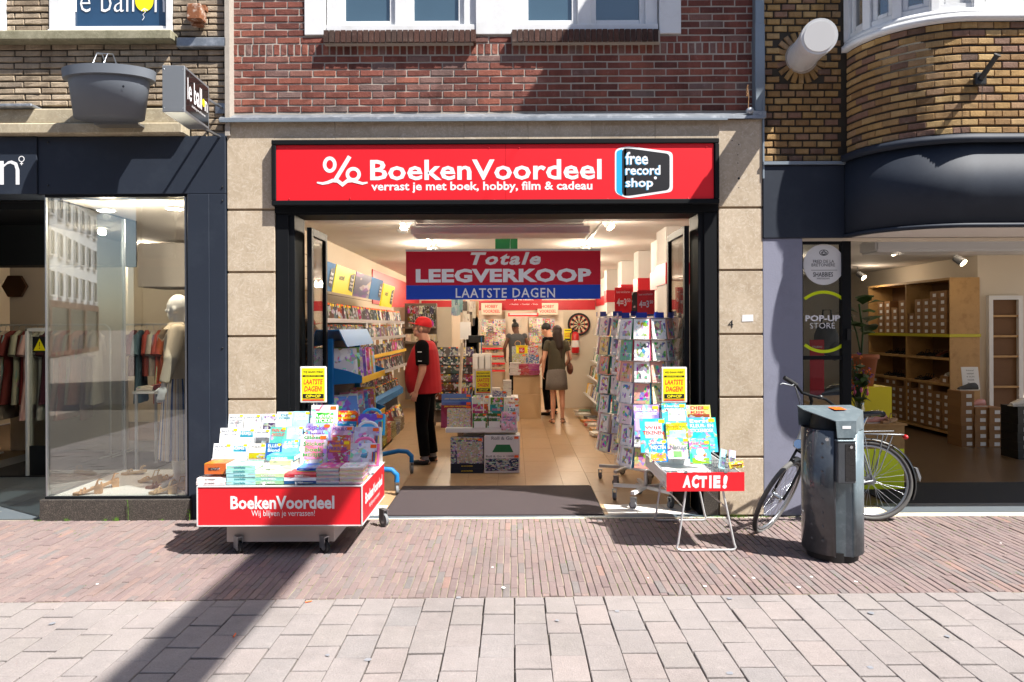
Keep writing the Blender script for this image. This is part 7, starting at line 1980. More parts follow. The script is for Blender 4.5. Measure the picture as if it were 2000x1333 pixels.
# ------------------------------------------------------------ litter bin
BX, BYc = 2.345, -1.045
bi = thing('litter_bin', 'dark grey steel litter bin with sloping hood and ashtray in front of the bicycle', 'litter bin', (BX, BYc, 0))
r0 = .209
def arc(mb, a0, a1, r, z0, z1, n=14, th=.008, m=0):
    A = [R(a0 + (a1 - a0) * i / n) for i in range(n + 1)]
    vs = [(math.cos(a) * q, math.sin(a) * q, z) for z in (z0, z1) for q in (r, r - th) for a in A]; k_ = n + 1; fs = []
    for i in range(n):
        fs += [(i, i + 1, 2 * k_ + i + 1, 2 * k_ + i), (k_ + i + 1, k_ + i, 3 * k_ + i, 3 * k_ + i + 1), (2 * k_ + i, 2 * k_ + i + 1, 3 * k_ + i + 1, 3 * k_ + i), (i + 1, i, k_ + i, k_ + i + 1)]
    fs += [(0, 2 * k_, 3 * k_, k_), (n, k_ + n, 3 * k_ + n, 2 * k_ + n)]
    return mb.add(vs, fs, m, True)
zt_b = .945
b = MB(); b.cyl((0, 0, 0), (0, 0, .07), .175, .175, 24); b.build('foot', 'bin_inside', bi)
b = MB(); arc(b, 150, 252, r0, .055, zt_b, 22); b.build('body_panel', 'bin_paint', bi)
b = MB(); arc(b, 286, 510, r0 + .002, .055, zt_b - .005, 26); b.build('body_panel', 'bin_top', bi)
# channel beside the door panel
c0 = (math.cos(R(252)) * r0, math.sin(R(252)) * r0); c1 = (math.cos(R(286)) * r0, math.sin(R(286)) * r0)
b = MB(); b.prism([(c0[0], c0[1] + .0), (c0[0] + .004, c0[1] + .05), (c1[0] - .006, c1[1] + .005), (c1[0] - .002, c1[1] - .004), (c1[0] + .003, c1[1] + .01), (c0[0] + .004, c0[1] + .06), (c0[0] - .006, c0[1] + .01)], .05, zt_b - .03, axis='z'); b.build('recessed_channel', 'bin_top', bi)
b = MB(); b.box(-.069, .056, -.243, -.15, .585, .875); b.build('ashtray_box', 'bin_paint', bi, bevel=.004)
b = MB(); b.box(-.071, .058, -.246, -.148, .8755, .888); b.build('ashtray_lid', 'bin_top', bi, bevel=.002)
b = MB(); b.box(-.018, .054, -.2455, -.2432, .60, .86); b.build('ashtray_door', 'black_gloss', bi)
b = MB(); b.cyl((.02, -.245, .84), (.02, -.254, .84), .011, .011, 12); x_ = -.118; b.cyl((x_, -.18, .885), (x_ - .004, -.192, .885), .013, .013, 12); b.build('locks', 'chrome', bi)
b = MB()
for a in (205, 228):
    for j in range(8):
        z = .16 + j * .099
        b.cyl((math.cos(R(a)) * (r0 - .003), math.sin(R(a)) * (r0 - .003), z), (math.cos(R(a)) * (r0 + .004), math.sin(R(a)) * (r0 + .004), z + .003), .012, .002, 8)
for z in (.1, .3, .5, .7, .88): b.cyl((.192, -.11, z), (.197, -.114, z), .005, .005, 6)
b.build('dimples', 'bin_paint', bi)
b = MB(); b.cyl((0, 0, .62), (0, 0, .94), .205, .205, 22); b.cyl((0.02, .03, .94), (0.02, .03, 1.04), .165, .14, 18); b.build('inner_drum', 'bin_inside', bi)
# hood: plate sloping forward, tongue down to the channel, rear wall
hz0, hz1 = 1.098, 1.075
b = MB(); t_ = .006
hood = [(-.205, .12, 1.092), (.20, .12, 1.092), (.212, -.04, 1.072), (.07, -.222, 1.02), (-.073, -.222, 1.02), (-.215, -.02, 1.078)]
n = len(hood); b.add(hood + [(x, y, z - t_) for x, y, z in hood], [tuple(range(n))[::-1], tuple(range(n, 2 * n))] + [(i, (i + 1) % n, n + (i + 1) % n, n + i) for i in range(n)])
b.add([(-.073, -.223, 1.02), (.07, -.223, 1.02), (.062, -.229, .90), (-.066, -.229, .90), (-.073, -.217, 1.018), (.07, -.217, 1.018), (.062, -.223, .90), (-.066, -.223, .90)], [(0, 1, 2, 3), (4, 7, 6, 5), (0, 3, 7, 4), (1, 5, 6, 2), (3, 2, 6, 7)])
b.add([(.07, -.222, 1.02), (.212, -.04, 1.071), (.218, -.04, .94), (.066, -.228, .93)], [(0, 1, 2, 3)]); b.add([(.212, -.04, 1.071), (.2, .12, 1.09), (.19, .13, .94), (.218, -.04, .94)], [(0, 1, 2, 3)])
b.add([(-.2, .12, 1.09), (.2, .12, 1.09), (.19, .13, .94), (-.19, .13, .94)], [(0, 1, 2, 3)])
b.build('hood', 'bin_top', bi)
b = MB(); b.add([(-.01, .04, 1.0875), (.08, .04, 1.0875), (.095, -.04, 1.0775), (.01, -.04, 1.0765)], [(0, 1, 2, 3)]); o = b.build('red_sticker', 'sticker', bi); 
b = MB(); b.box(-.03, .03, -.2275, -.2255, .965, .985); b.build('white_label', 'white_card', bi)

# ------------------------------------------------------------ bicycle
bc = thing('bicycle', 'dark city bicycle with front wheel turned and rear carrier leaning behind the litter bin', 'bicycle', (2.6, -.3, 0))
O = Vector(bc.location)
def V(x, y, z): return Vector((x, y, z)) - O
def wheel(C, u, h, r, name='wheel'):
    n = u.cross(h).normalized(); T = Matrix((( h.x, n.x, u.x, C.x), (h.y, n.y, u.y, C.y), (h.z, n.z, u.z, C.z), (0, 0, 0, 1)))
    b = MB(); b.T = T
    b.tube([(math.cos(2 * math.pi * i / 40) * (r - .017), 0, math.sin(2 * math.pi * i / 40) * (r - .017)) for i in range(40)], .0185, 8, closed=True); ty = b.build('tyre', 'tyre', bc)
    b = MB(); b.T = T
    b.tube([(math.cos(2 * math.pi * i / 40) * (r - .045), 0, math.sin(2 * math.pi * i / 40) * (r - .045)) for i in range(40)], .011, 6, closed=True); b.cyl((0, -.04, 0), (0, .04, 0), .02, .02, 12); b.cyl((0, -.035, 0), (0, -.03, 0), .035, .035, 12); b.cyl((0, .03, 0), (0, .035, 0), .035, .035, 12)
    rm = b.build('rim', 'steel', ty)
    b = MB(); b.T = T
    for i in range(32):
        a = 2 * math.pi * i / 32; a2 = a + (.45 if i % 4 < 2 else -.45); s_ = 1 if i % 2 else -1
        b.cyl((math.cos(a2) * .034, s_ * .032, math.sin(a2) * .034), (math.cos(a) * (r - .05), 0, math.sin(a) * (r - .05)), .0014, .0014, 4, caps=False)
    b.build('spokes', 'steel', ty)
    return T
u = Vector((.513, 0, .859)).normalized(); h = Vector((-.542, -.768, .341)); h = (h - u * h.dot(u)).normalized()
FC = V(2.155, -.50, .296); r_w = .342
Tf = wheel(FC, u, h, r_w)
ur = Vector((0.02, .13, .99)).normalized(); hr = Vector((-1, .20, .0)); hr = (hr - ur * hr.dot(ur)).normalized()
RC = V(3.115, -.115, .338); Tr = wheel(RC, ur, hr, r_w)
crown = V(2.36, -.49, .655); head0 = V(2.37, -.41, .74); head1 = V(2.455, -.37, .92); stemt = V(2.50, -.355, 1.06)
BB = V(2.68, -.22, .29); seatc = V(3.03, -.07, .72); seatt = V(3.13, -.03, .875)
b = MB()
b.tube([head0, head1], .021, 10); b.tube([head0 + Vector((0.01, 0, 0)), BB], .019, 10); b.tube([head1 + Vector((.0, 0, -.03)), seatc * .35 + head0 * .3 + BB * .35, BB * .55 + seatc * .45], .017, 10); b.tube([BB, seatc], .017, 10)
b.cyl(BB - Vector((0, .035, 0)), BB + Vector((0, .035, 0)), .024, .024, 12); nrm = ur.cross(hr).normalized()
for s_ in (-1, 1):
    b.tube([BB + nrm * .03 * s_, RC + nrm * .055 * s_], .009, 8); b.tube([seatc + nrm * .02 * s_, RC + nrm * .055 * s_], .008, 8)
b.build('frame', 'grey_metal', bc)
nf = u.cross(h).normalized()
b = MB()
for s_ in (-1, 1): b.tube([crown + nf * .045 * s_, FC + u * .12 + nf * .05 * s_, FC + nf * .05 * s_], .011, 8)
b.tube([crown - nf * .05, crown + nf * .05], .016, 8); b.tube([crown, head0], .015, 8); b.build('fork', 'black_frame', bc)
b = MB(); b.tube([head1, stemt], .013, 8); b.tube([stemt, stemt + h * .07 + Vector((0, 0, .03))], .014, 8); b.build('stem', 'black_frame', bc)
bar = stemt + h * .07 + Vector((0, 0, .03))
gl = V(2.245, -.46, 1.255); gr = V(2.80, -.30, .955)
b = MB(); pts = [gl, gl + (bar - gl) * .35 + Vector((.015, .0, -.005)), gl + (bar - gl) * .6 + Vector((0, -.03, -.03)), bar, bar + (gr - bar) * .4 + Vector((0, -.03, .03)), bar + (gr - bar) * .65 + Vector((.0, 0, .02)), gr]
b.tube(pts, .0115, 10); b.build('handlebar', 'black_frame', bc)
b = MB(); b.tube([gl - (pts[1] - gl).normalized() * .02, gl + (pts[1] - gl).normalized() * .11], .018, 10); b.build('grip', 'black_rubber', bc); b = MB(); b.tube([gr + (gr - pts[5]).normalized() * .02, gr - (gr - pts[5]).normalized() * .11], .018, 10); b.build('grip', 'black_rubber', bc)
b = MB(); g2 = gl + (pts[1] - gl) * .8; b.tube([g2, g2 + Vector((-.04, -.05, -.01)), g2 + Vector((-.12, -.06, .01)), g2 + Vector((-.14, -.06, 0))], .006, 6); b.build('brake_lever', 'grey_metal', bc); b = MB(); g3 = gr - (gr - pts[5]) * .8; b.tube([g3, g3 + Vector((.06, -.05, -.02)), g3 + Vector((.12, -.05, -.05))], .006, 6); b.build('brake_lever', 'grey_metal', bc)
b = MB()
for q, e_ in ((g2, crown + Vector((.03, -.06, .1))), (g2, head0 + Vector((0, -.04, 0))), (g3, head0 + Vector((.05, -.05, 0)))):
    m_ = (q + e_) / 2 + Vector((.0, -.08, -.06)); b.tube([q, q * .5 + m_ * .5 + Vector((0, -.03, 0)), m_, e_ * .5 + m_ * .5, e_], .003, 5)
b.build('cables', 'black_plastic', bc)
b = MB(); q = bar + (gr - bar) * .28; b.lathe([(0, .035), (.02, .03), (.027, .012), (.024, .0)], 12, c=tuple(q + Vector((0, -.01, .012)))); b.build('bell', 'black_plastic', bc)
# headlight, mudguards
hl = crown + h * .11 + Vector((-.0, -.02, .04)); b = MB(); b.cyl(hl, hl + h * .05, .04, .042, 16); b.tube([crown, hl], .005); o = b.build('headlight', 'black_plastic', bc)
b = MB(); b.cyl(hl + h * .0505, hl + h * .056, .04, .036, 16); b.build('headlight_glass', 'chrome', o)
def guard(T, r, a0, a1, mt, name='mudguard'):
    b = MB(); b.T = T; n = 16; vs = []
    for i in range(n + 1):
        a = R(a0 + (a1 - a0) * i / n)
        for w, rr in ((-.024, r - .008), (-.015, r + .006), (.015, r + .006), (.024, r - .008)): vs.append((math.cos(a) * rr, w, math.sin(a) * rr))
    b.add(vs, [(i * 4 + j, i * 4 + j + 1, i * 4 + j + 5, i * 4 + j + 4) for i in range(n) for j in range(3)], 0, True); return b.build(name, mt, bc)
guard(Tf, r_w + .018, 62, 118, 'black_plastic'); guard(Tr, r_w + .018, 60, 205, 'black_plastic')
# carrier, saddle, rear light, lock, kickstand, cranks
cz_ = RC + ur * .40
def cr(a, w, z=0.): return cz_ - hr * a + nrm * w + Vector((0, 0, z))
b = MB(); b.tube([cr(-.14, -.06), cr(.24, -.075), cr(.27, -.05), cr(.27, .05), cr(.24, .075), cr(-.14, .06)], .0062, 6, closed=True); b.tube([cr(-.14, 0), cr(.27, 0)], .005)
for a in (-.05, .05, .15, .23): b.tube([cr(a, -.07), cr(a, .07)], .004)
b.tube([cr(-.1, -.03, .02), cr(.2, -.03, .03), cr(.2, .03, .03), cr(-.1, .03, .02)], .004)
for s_ in (-1, 1):
    for a in (-.05, .1, .18): b.tube([cr(a, s_ * .07), RC + nrm * s_ * .07 + ur * .1 - hr * a * .35, RC + nrm * s_ * .065 + ur * .02], .0045, 5)
b.build('rear_carrier', 'grey_metal', bc)
rl_ = cr(.30, 0, -.02); b = MB(); b.ell(rl_, (.02, .035, .022), 8); b.build('rear_light', 'extinguisher', bc)
tail = RC - hr * .37 + ur * .05; b = MB(); b.prism([(0, 0), (.02, .0), (.05, -.08), (.04, -.12)], -.02, .02); o = b.build('mudflap', 'grey_metal', bc); o.location = RC - hr * .355 + ur * .12 + Vector((.0, 0, .0))
b = MB()
s0 = seatt + Vector((0, 0, .03))
ax = (hr * 1.0); 
prof = [(-.13, .085, .0), (-.08, .09, .01), (0, .06, .0), (.07, .03, -.005), (.14, .018, -.015)]
rings = []
for a, w, dz in prof:
    c = s0 + ax * a + Vector((0, 0, dz)); rings.append([c + nrm * w * math.cos(t) + Vector((0, 0, 1)) * .028 * math.sin(t) for t in [2 * math.pi * i / 10 for i in range(10)]])
vs = [v for g_ in rings for v in g_]; b.add(vs, [(j * 10 + i, j * 10 + (i + 1) % 10, (j + 1) * 10 + (i + 1) % 10, (j + 1) * 10 + i) for j in range(4) for i in range(10)] + [tuple(range(10)), tuple(range(49, 39, -1))], 0, True)
b.build('saddle', 'black_gloss', bc)
b = MB(); b.tube([seatc, s0 - Vector((0, 0, .02))], .013, 8); b.tube([s0 + ax * -.08, s0 + ax * -.04 + Vector((0, 0, -.035)), s0 + ax * .08 + Vector((0, 0, -.03))], .004); b.build('seat_post', 'chrome', bc)
b = MB(); b.cyl(BB - nrm * .05, BB - nrm * .045, .075, .075, 20); b.tube([BB - nrm * .06, BB - nrm * .065 + Vector((.05, 0, -.16))], .011); b.tube([BB + nrm * .06, BB + nrm * .065 - Vector((.05, 0, -.16))], .011)
b.box(*sorted((BB.x + .02, BB.x + .09)), BB.y - .15, BB.y - .07, BB.z - .18, BB.z - .16); b.build('crank', 'black_plastic', bc)
b = MB(); b.tube([BB + nrm * -.05 + Vector((0, 0, .03)), RC - nrm * .05 + ur * .03, RC - nrm * .05 - ur * .03 - hr * .0, BB + nrm * -.05 - Vector((0, 0, .05))], .007, 6); b.cyl(RC - nrm * .045, RC - nrm * .055, .035, .03, 14); b.build('chain_gear', 'black_plastic', bc)
b = MB(); b.tube([RC + hr * .12 - nrm * .04, RC + hr * .28 - nrm * .12 - ur * .06], .009, 8); b.build('kickstand', 'white_satin', bc)
b = MB(); q = RC + ur * .27 + hr * .17; b.tube([q - nrm * .04 - ur * .08, q - nrm * .045 + ur * .06, q + nrm * .045 + ur * .06, q + nrm * .04 - ur * .08], .01, 6); b.build('ring_lock', 'black_plastic', bc)

# ------------------------------------------------------------ weeds, litter on the pavement
def tuft(mb, x, y, n, hmax, spread):
    for i in range(n):
        a = rnd.uniform(0, 6.28); d = rnd.uniform(0, spread); h_ = rnd.uniform(.4, 1) * hmax; px_, py_ = x + math.cos(a) * d, y + math.sin(a) * d * .4
        l = rnd.uniform(-.5, .5) * h_; mb.add([(px_ - .0015, py_, 0), (px_ + .0015, py_, 0), (px_ + l, py_ + rnd.uniform(-.2, .2) * h_, h_)], [(0, 1, 2)])
b = MB()
for px, n, h_ in ((300, 30, .05), (330, 12, .02), (410, 20, .02), (445, 40, .035), (700, 14, .02)): pass
for x, n, h_, sp_ in ((XX(130, -.07, 1010), 30, .035, .03), (XX(205, -.07, 1010), 20, .03, .02), (XX(225, -.07), 40, .045, .03), (XX(75, -.05), 20, .02, .04), (XX(315, -.07), 20, .02, .03),
                      (XX(1440, -.03), 120, .035, .08), (XX(1400, -.04), 60, .02, .06), (XX(1370, -.05), 50, .015, .1), (XX(1490, -.03), 50, .02, .05)): tuft(b, x, -.068 if x < 0 else -.045, n, h_, sp_)
for i in range(700):
    x = rnd.choice((rnd.uniform(-4, 4.5), rnd.gauss(.6, 1.), rnd.gauss(3.4, .7))); x = round(x / BW) * BW - BW / 2; y = rnd.uniform(edge_y(x) + .05, -.05)
    if rnd.random() < .4: y = rnd.uniform(-.5, -.05)
    for q in range(3): tuft(b, x + rnd.uniform(-.0015, .0015), y + q * .012, 2, .008, .003)
tag(b.build('joint_grass', 'weed'), 'thin green weeds growing in the brick paving joints', 'weeds', kind='stuff')
for px, py, h_, lab in ((248, 1006, .19, 'tall thin weed growing against the granite plinth'), (368, 1008, .10, 'small weed against the plinth beside the red cart')):
    x, z = XX(px, -.08), 0; b = MB(); b.tube([(x, -.075, 0), (x + .004, -.08, h_ * .5), (x - .003, -.08, h_)], .0022, 4)
    for i in range(16): tuft_z = h_ * (i + 1) / 17; a = rnd.uniform(-1, 1); b.add([(x, -.08, tuft_z), (x + a * .02, -.09, tuft_z + .008), (x + a * .022, -.08, tuft_z - .002)], [(0, 1, 2)])
    tag(b.build('weed_plant', 'weed'), lab, 'weed')
def flat_bit(px, py, r, mt, name, lab, cat, grp=None, cyl=False):
    v = py - PY + (px - PX) * math.sin(ROLL); s_ = v / EYE; Y = FPX / s_ - DIST; x = XX(px, Y, py)
    b = MB()
    if cyl: a = rnd.uniform(0, 3); b.cyl((x, Y, .005), (x + math.cos(a) * .04, Y + math.sin(a) * .04, .005), .004, .004, 8)
    else: b.add([(x + math.cos(t) * r * rnd.uniform(.7, 1.2), Y + math.sin(t) * r * rnd.uniform(.7, 1.2), .0035) for t in [i * .785 for i in range(8)]], [tuple(range(8))])
    tag(b.build(name, mt), lab, cat, grp)
for i_, (px, py) in enumerate(sorted(((1434, 1126), (1377, 1146), (1266, 1130), (962, 1129 - 20), (983, 1149), (1560, 1148), (1672, 1137), (1955, 1062), (190, 1142), (1472, 1130), (1585, 1128)))):
    flat_bit(px, py, rnd.uniform(.008, .016), 'white_card', 'dropping', 'small white spot on the brick paving, ' + nth(i_ + 1) + ' from the left', 'spot', 'white spots on the brick paving')
for i_, (px, py) in enumerate(sorted(((1088, 1213), (1205, 1195), (1425, 1170), (850 * .5 + 1000, 1316), (1700, 1198), (718, 1290), (640, 1281), (102, 1219), (1850, 1244), (895, 1168), (1700, 1305)))):
    flat_bit(px, py, rnd.uniform(.012, .02), 'ink_grey', 'gum_spot', 'dark flattened gum spot on the grey slabs, ' + nth(i_ + 1) + ' from the left', 'spot', 'gum spots on the slabs')
flat_bit(596, 1178, .01, 'sticker', 'cigarette_butt', 'orange cigarette butt on the border of bricks and slabs', 'cigarette butt', None, True)
flat_bit(456, 1246, .01, 'sticker', 'cigarette_butt', 'orange cigarette butt on a slab in front of the cart shadow', 'cigarette butt', None, True)

# ------------------------------------------------------------ sandals on the display platform
for i, (px, py, mt_, rz_, lab, k_) in enumerate(((172, 962, 'shoe_tan', 200, 'tan heeled sandal at the left front of the shop window', 'sandal'), (205, 948, 'shoe_tan', 215, 'tan heeled sandal standing behind the left front one', 'sandal'), (262, 922, 'shoe_cork', 190, 'brown wedge sandal at the back of the window platform', 'flat'),
        (292, 938, 'shoe_cork', 170, 'beige wedge sandal left of the cluster near the mannequin', 'sandal'), (312, 948, 'leather_brown', 200, 'brown strap sandal in the cluster near the mannequin', 'flat'), (330, 935, 'shoe_cork', 180, 'cork wedge sandal behind the brown strap one', 'sandal'), (318, 962, 'shoe_cork', 185, 'cork wedge sandal at the front right of the platform', 'sandal'), (345, 950, 'shoe_cork', 160, 'cork wedge sandal beside the foot of the mannequin', 'sandal'))):
    v = py - PY; Y = FPX * (EYE - .2) / v - DIST; Y = min(max(Y, .12), 1.0); shoe(k_, mt_, mt_, (XX(px, Y, py), Y, .19), R(rz_), lab, None, sc=.95)

# ------------------------------------------------------------ the other side of the street (seen in the glass)
def house(name, lab, p0, p1, h_, mt, storeys, nwin, depth=6., ground_col=None, zr=1.2, wf='white_paint'):
    d = Vector((p1[0] - p0[0], p1[1] - p0[1], 0)); L = d.length; ang = math.atan2(d.y, d.x)
    t = thing(name, lab, 'building', (p0[0], p0[1], 0), rz=ang)
    b = MB(); b.box(0, L, .12, depth, 0, h_); b.build('wall', mt, t)
    b = MB(); b.prism([(-.2, h_), (depth + .3, h_), (depth / 2, h_ + zr)], -.1, L + .1, axis='x'); b.build('roof', 'roof_slate', t)
    sh = (h_ - 3.2) / storeys
    for s_ in range(storeys):
        for i in range(nwin):
            x = L * (i + .5) / nwin; z = 3.6 + s_ * sh
            b = MB(); b.box(x - .48, x - .42, .02, .14, z, z + sh * .62); b.box(x + .42, x + .48, .02, .14, z, z + sh * .62); b.box(x - .42, x + .42, .02, .14, z + sh * .62 - .06, z + sh * .62); b.box(x - .5, x + .5, -.04, .14, z - .08, z); w = b.build('window', wf, t)
            b = MB(); b.box(x - .42, x + .42, .07, .118, z, z + sh * .62 - .06); b.build('pane', 'dark_opening', w)
    b = MB(); b.box(.0, L, .0, .119, 0, .3); b.box(0, L, 0, .119, 2.9, 3.3)
    for i in range(max(2, nwin // 2) + 1): x = L * i / max(2, nwin // 2); b.box(max(0, x - .2), min(L, x + .2), .0, .119, .3, 2.9)
    b.build('shop_front', ground_col or 'black_frame', t)
    b = MB(); b.box(.2, L - .2, .08, .11, .3, 2.9); b.build('shop_glass', 'dark_opening', t)
house('opposite_house', 'brown brick house with shop across the street, straight opposite the bookshop', (6.5, -11.5), (-5., -11.5), 8.6, 'opposite_brick', 2, 6)
house('opposite_house', 'brown brick corner house across the street on the right', (18., -11.8), (6.7, -11.6), 9.4, 'opposite_brick', 2, 6)
house('white_house', 'long white painted house down the side street opposite', (-31.0, -45.), (-24.6, -28.5), 10.2, 'painted_white_brick', 3, 9, ground_col='opposite_brick')
house('opposite_house', 'tall dark brick house across the street on the left', (-5.2, -11.8), (-10.0, -11.9), 9.6, 'opposite_brick', 2, 4, wf='black_frame')
house('opposite_house', 'brown brick house across the street beyond the side street', (-18.5, -11.9), (-27., -12.4), 9.2, 'opposite_brick', 2, 4, wf='black_frame')
# an unseen strip added high over the street to cast the ground shadow
sb_ = thing('added_shade_strip', 'plain white strip added out of view over the street to cast shade', 'banner', (3.35, -5.0, 7.8))
b = MB(); b.box(-.01, .01, -2.6, 2.4, 0, .78); b.build('shade_strip_cloth', 'white_satin', sb_)
b = MB(); b.tube([(0, -6.6, .85), (0, 2.0, .80), (0, 5.0, .85)], .004, 5); b.build('shade_strip_cable', 'steel', sb_)
# ------------------------------------------------------------ people
def hand(mb, W, d, side, fwd, s=1., curl=.5):
    """Palm, four unequal bent fingers and a side thumb below the wrist W; d points down the forearm, fwd where the thumb side looks."""
    d = d.normalized(); f = (fwd - d * fwd.dot(d)).normalized(); n = d.cross(f).normalized() * side
    c = W + d * .045 * s
    rot = Matrix((f, n, d)).transposed()
    mb.ell(c, (.040 * s, .017 * s, .052 * s), 10, rot=rot)
    for i, L in enumerate((.070, .078, .073, .058)):
        base = W + d * .085 * s + f * (.028 - .0185 * i) * s
        k1 = base + (d * math.cos(curl * .5) + n * math.sin(curl * .5)) * L * .5 * s
        k2 = k1 + (d * math.cos(curl * 1.4) + n * math.sin(curl * 1.4)) * L * .5 * s
        mb.cap(base, k1, .0088 * s, .0082 * s, 8); mb.cap(k1, k2, .0082 * s, .0070 * s, 8)
    t0 = W + d * .028 * s + f * .028 * s; t1 = t0 + (f * .7 + d * .7 + n * .2).normalized() * .036 * s; t2 = t1 + (f * .2 + d * 1. + n * .35).normalized() * .03 * s
    mb.cap(t0, t1, .012 * s, .010 * s, 8); mb.cap(t1, t2, .010 * s, .0085 * s, 8)


def human(name, label, loc, rz, H, P_, mats, cat='person'):
    """Figure facing local +X, left side +Y. P_: joints and girths; mats: skin, top, legs, feet, hair."""
    k = H / 1.78
    t = thing(name, label, cat, loc, rz=rz); t.scale = (k,) * 3
    V = Vector; g = P_.get('girth', 1.); belly = P_.get('belly', 0.)
    hp = V(P_.get('head', (.02, 0, 1.655))); yaw = P_.get('head_yaw', 0.); pit = P_.get('head_pitch', 0.)
    HR = Matrix.Rotation(yaw, 3, 'Z') @ Matrix.Rotation(pit, 3, 'Y')
    sh = [V((-.01, s_ * .175 * g, 1.44)) for s_ in (1, -1)]
    el, wr = [V(p) for p in P_['elbow']], [V(p) for p in P_['wrist']]
    hip = [V((0, s_ * .085 * g, .93)) for s_ in (1, -1)]
    kn, an = [V(p) for p in P_['knee']], [V(p) for p in P_['ankle']]
    toe = P_.get('toe', [V((1, .15, 0)), V((1, -.15, 0))])
    b = MB()
    b.ell(hp + HR @ V((-.005, 0, .02)), (.098, .077, .108), 16, rot=HR)
    b.ell(hp + HR @ V((.035, 0, -.065)), (.058, .052, .055), 12, rot=HR)
    b.ell(hp + HR @ V((.062, 0, -.098)), (.026, .028, .022), 8, rot=HR)
    b.cap(hp + HR @ V((.088, 0, .005)), hp + HR @ V((.108, 0, -.028)), .010, .0155, 8)
    b.ell(hp + HR @ V((.088, 0, -.060)), (.014, .024, .008), 8, rot=HR); b.ell(hp + HR @ V((.086, 0, -.073)), (.013, .021, .008), 8, rot=HR)
    b.ell(hp + HR @ V((.075, 0, .028)), (.024, .050, .014), 8, rot=HR)
    for s_ in (1, -1):
        b.ell(hp + HR @ V((-.008, s_ * .078, -.018)), (.019, .011, .032), 8, rot=HR)
        b.ell(hp + HR @ V((.052, s_ * .036, -.03)), (.03, .026, .026), 8, rot=HR)
    b.cap(hp + HR @ V((-.02, 0, -.06)), V((-.015, 0, 1.46)), .056 * (g ** .5), .064 * (g ** .5), 12)
    for s_, a in enumerate(sh):
        b.cap(a, el[s_], .052 * g ** .5, .040 * g ** .5, 12); b.cap(el[s_], wr[s_], .040 * g ** .5, .026, 12)
        hand(b, wr[s_], wr[s_] - el[s_], 1 if s_ == 0 else -1, V((1, 0, 0)), 1., P_.get('curl', .55))
    b.ell((-.0, 0, 1.34), (.115 * g, .165 * g, .17), 16); b.ell((belly * .4, 0, 1.14), (.115 * g + belly * .6, .145 * g + belly * .3, .18), 16); b.ell((-.01, 0, .97), (.115 * g, .16 * g, .12), 16)
    for s_ in (0, 1):
        b.cap(hip[s_], kn[s_], .082 * g ** .6, .054, 12); b.cap(kn[s_], an[s_], .052, .034, 12)
        b.ell(kn[s_] * .6 + an[s_] * .4 + V((-.018, 0, 0)), (.05, .048, .10), 10)
        td = toe[s_].normalized(); b.cap(an[s_] + V((0, 0, -.03)), an[s_] + td * .14 + V((0, 0, -.062)), .034, .024, 10); b.ell(an[s_] - td * .03 + V((0, 0, -.05)), (.034,) * 3, 8)
    body = remeshed(b, 'body', mats['skin'], t, .0095, 3)
    # eyes
    b = MB()
    for s_ in (1, -1): b.ell(hp + HR @ V((.083, s_ * .031, .004)), (.008, .012, .007), 8, rot=HR)
    b.build('eyes', 'white_card' if cat == 'person' else mats['skin'], t)
    b = MB()
    for s_ in (1, -1): b.ell(hp + HR @ V((.0895, s_ * .031, .004)), (.003, .005, .005), 6, rot=HR)
    if cat == 'person': b.build('irises', 'ink', t)
    return t, dict(sh=sh, el=el, wr=wr, hip=hip, kn=kn, an=an, hp=hp, HR=HR, toe=toe, g=g, belly=belly)


def ringloft(mb, secs, n=20, m=0):
    """secs: (cx, cy, cz, rx, ry)"""
    vs = []
    for cx, cy, cz, rx, ry in secs:
        vs += [(cx + math.cos(2 * math.pi * i / n) * rx, cy + math.sin(2 * math.pi * i / n) * ry, cz) for i in range(n)]
    fs = [(j * n + i, j * n + (i + 1) % n, (j + 1) * n + (i + 1) % n, (j + 1) * n + i) for j in range(len(secs) - 1) for i in range(n)]
    fs += [tuple(range(n - 1, -1, -1)), tuple(range((len(secs) - 1) * n, len(secs) * n))]
    return mb.add(vs, fs, m, True)


def shirt(t, J, mt, hem=.86, sleeve=.6, name='shirt', loose=.018, voxel=.0095, sleeve_mt=None):
    g, be = J['g'], J['belly']; L = loose
    b = MB()
    ringloft(b, [(0, 0, hem, .12 * g + be * .55 + L, .165 * g + be * .35 + L), (be * .3, 0, hem + .12, .122 * g + be * .75 + L, .16 * g + be * .4 + L), (be * .45, 0, hem + .25, .12 * g + be * .75 + L, .155 * g + be * .3 + L),
                 (be * .2, 0, 1.28, .120 * g + be * .3 + L, .168 * g + L), (0, 0, 1.40, .108 * g + L, .168 * g + L), (-.008, 0, 1.475, .075 * g + L, .115 * g + L), (-.012, 0, 1.505, .06 * g ** .5 + L * .5, .065 * g ** .5 + L * .5)])
    for s_ in (0, 1):
        a = J['sh'][s_]; e = a + (J['el'][s_] - a) * min(1, sleeve); b.ell(a, (.064 * g ** .5 + L * .4,) * 3, 12)
        b.cyl(a, e, .062 * g ** .5 + L * .5, .056 * g ** .5 + L * .6, 14)
        if sleeve > 1: e2 = J['el'][s_] + (J['wr'][s_] - J['el'][s_]) * (sleeve - 1); b.ell(J['el'][s_], (.052 + L * .4,) * 3, 12); b.cyl(J['el'][s_], e2, .05 + L * .4, .038 + L * .5, 14)
    return remeshed(b, name, mt, t, voxel, 3)


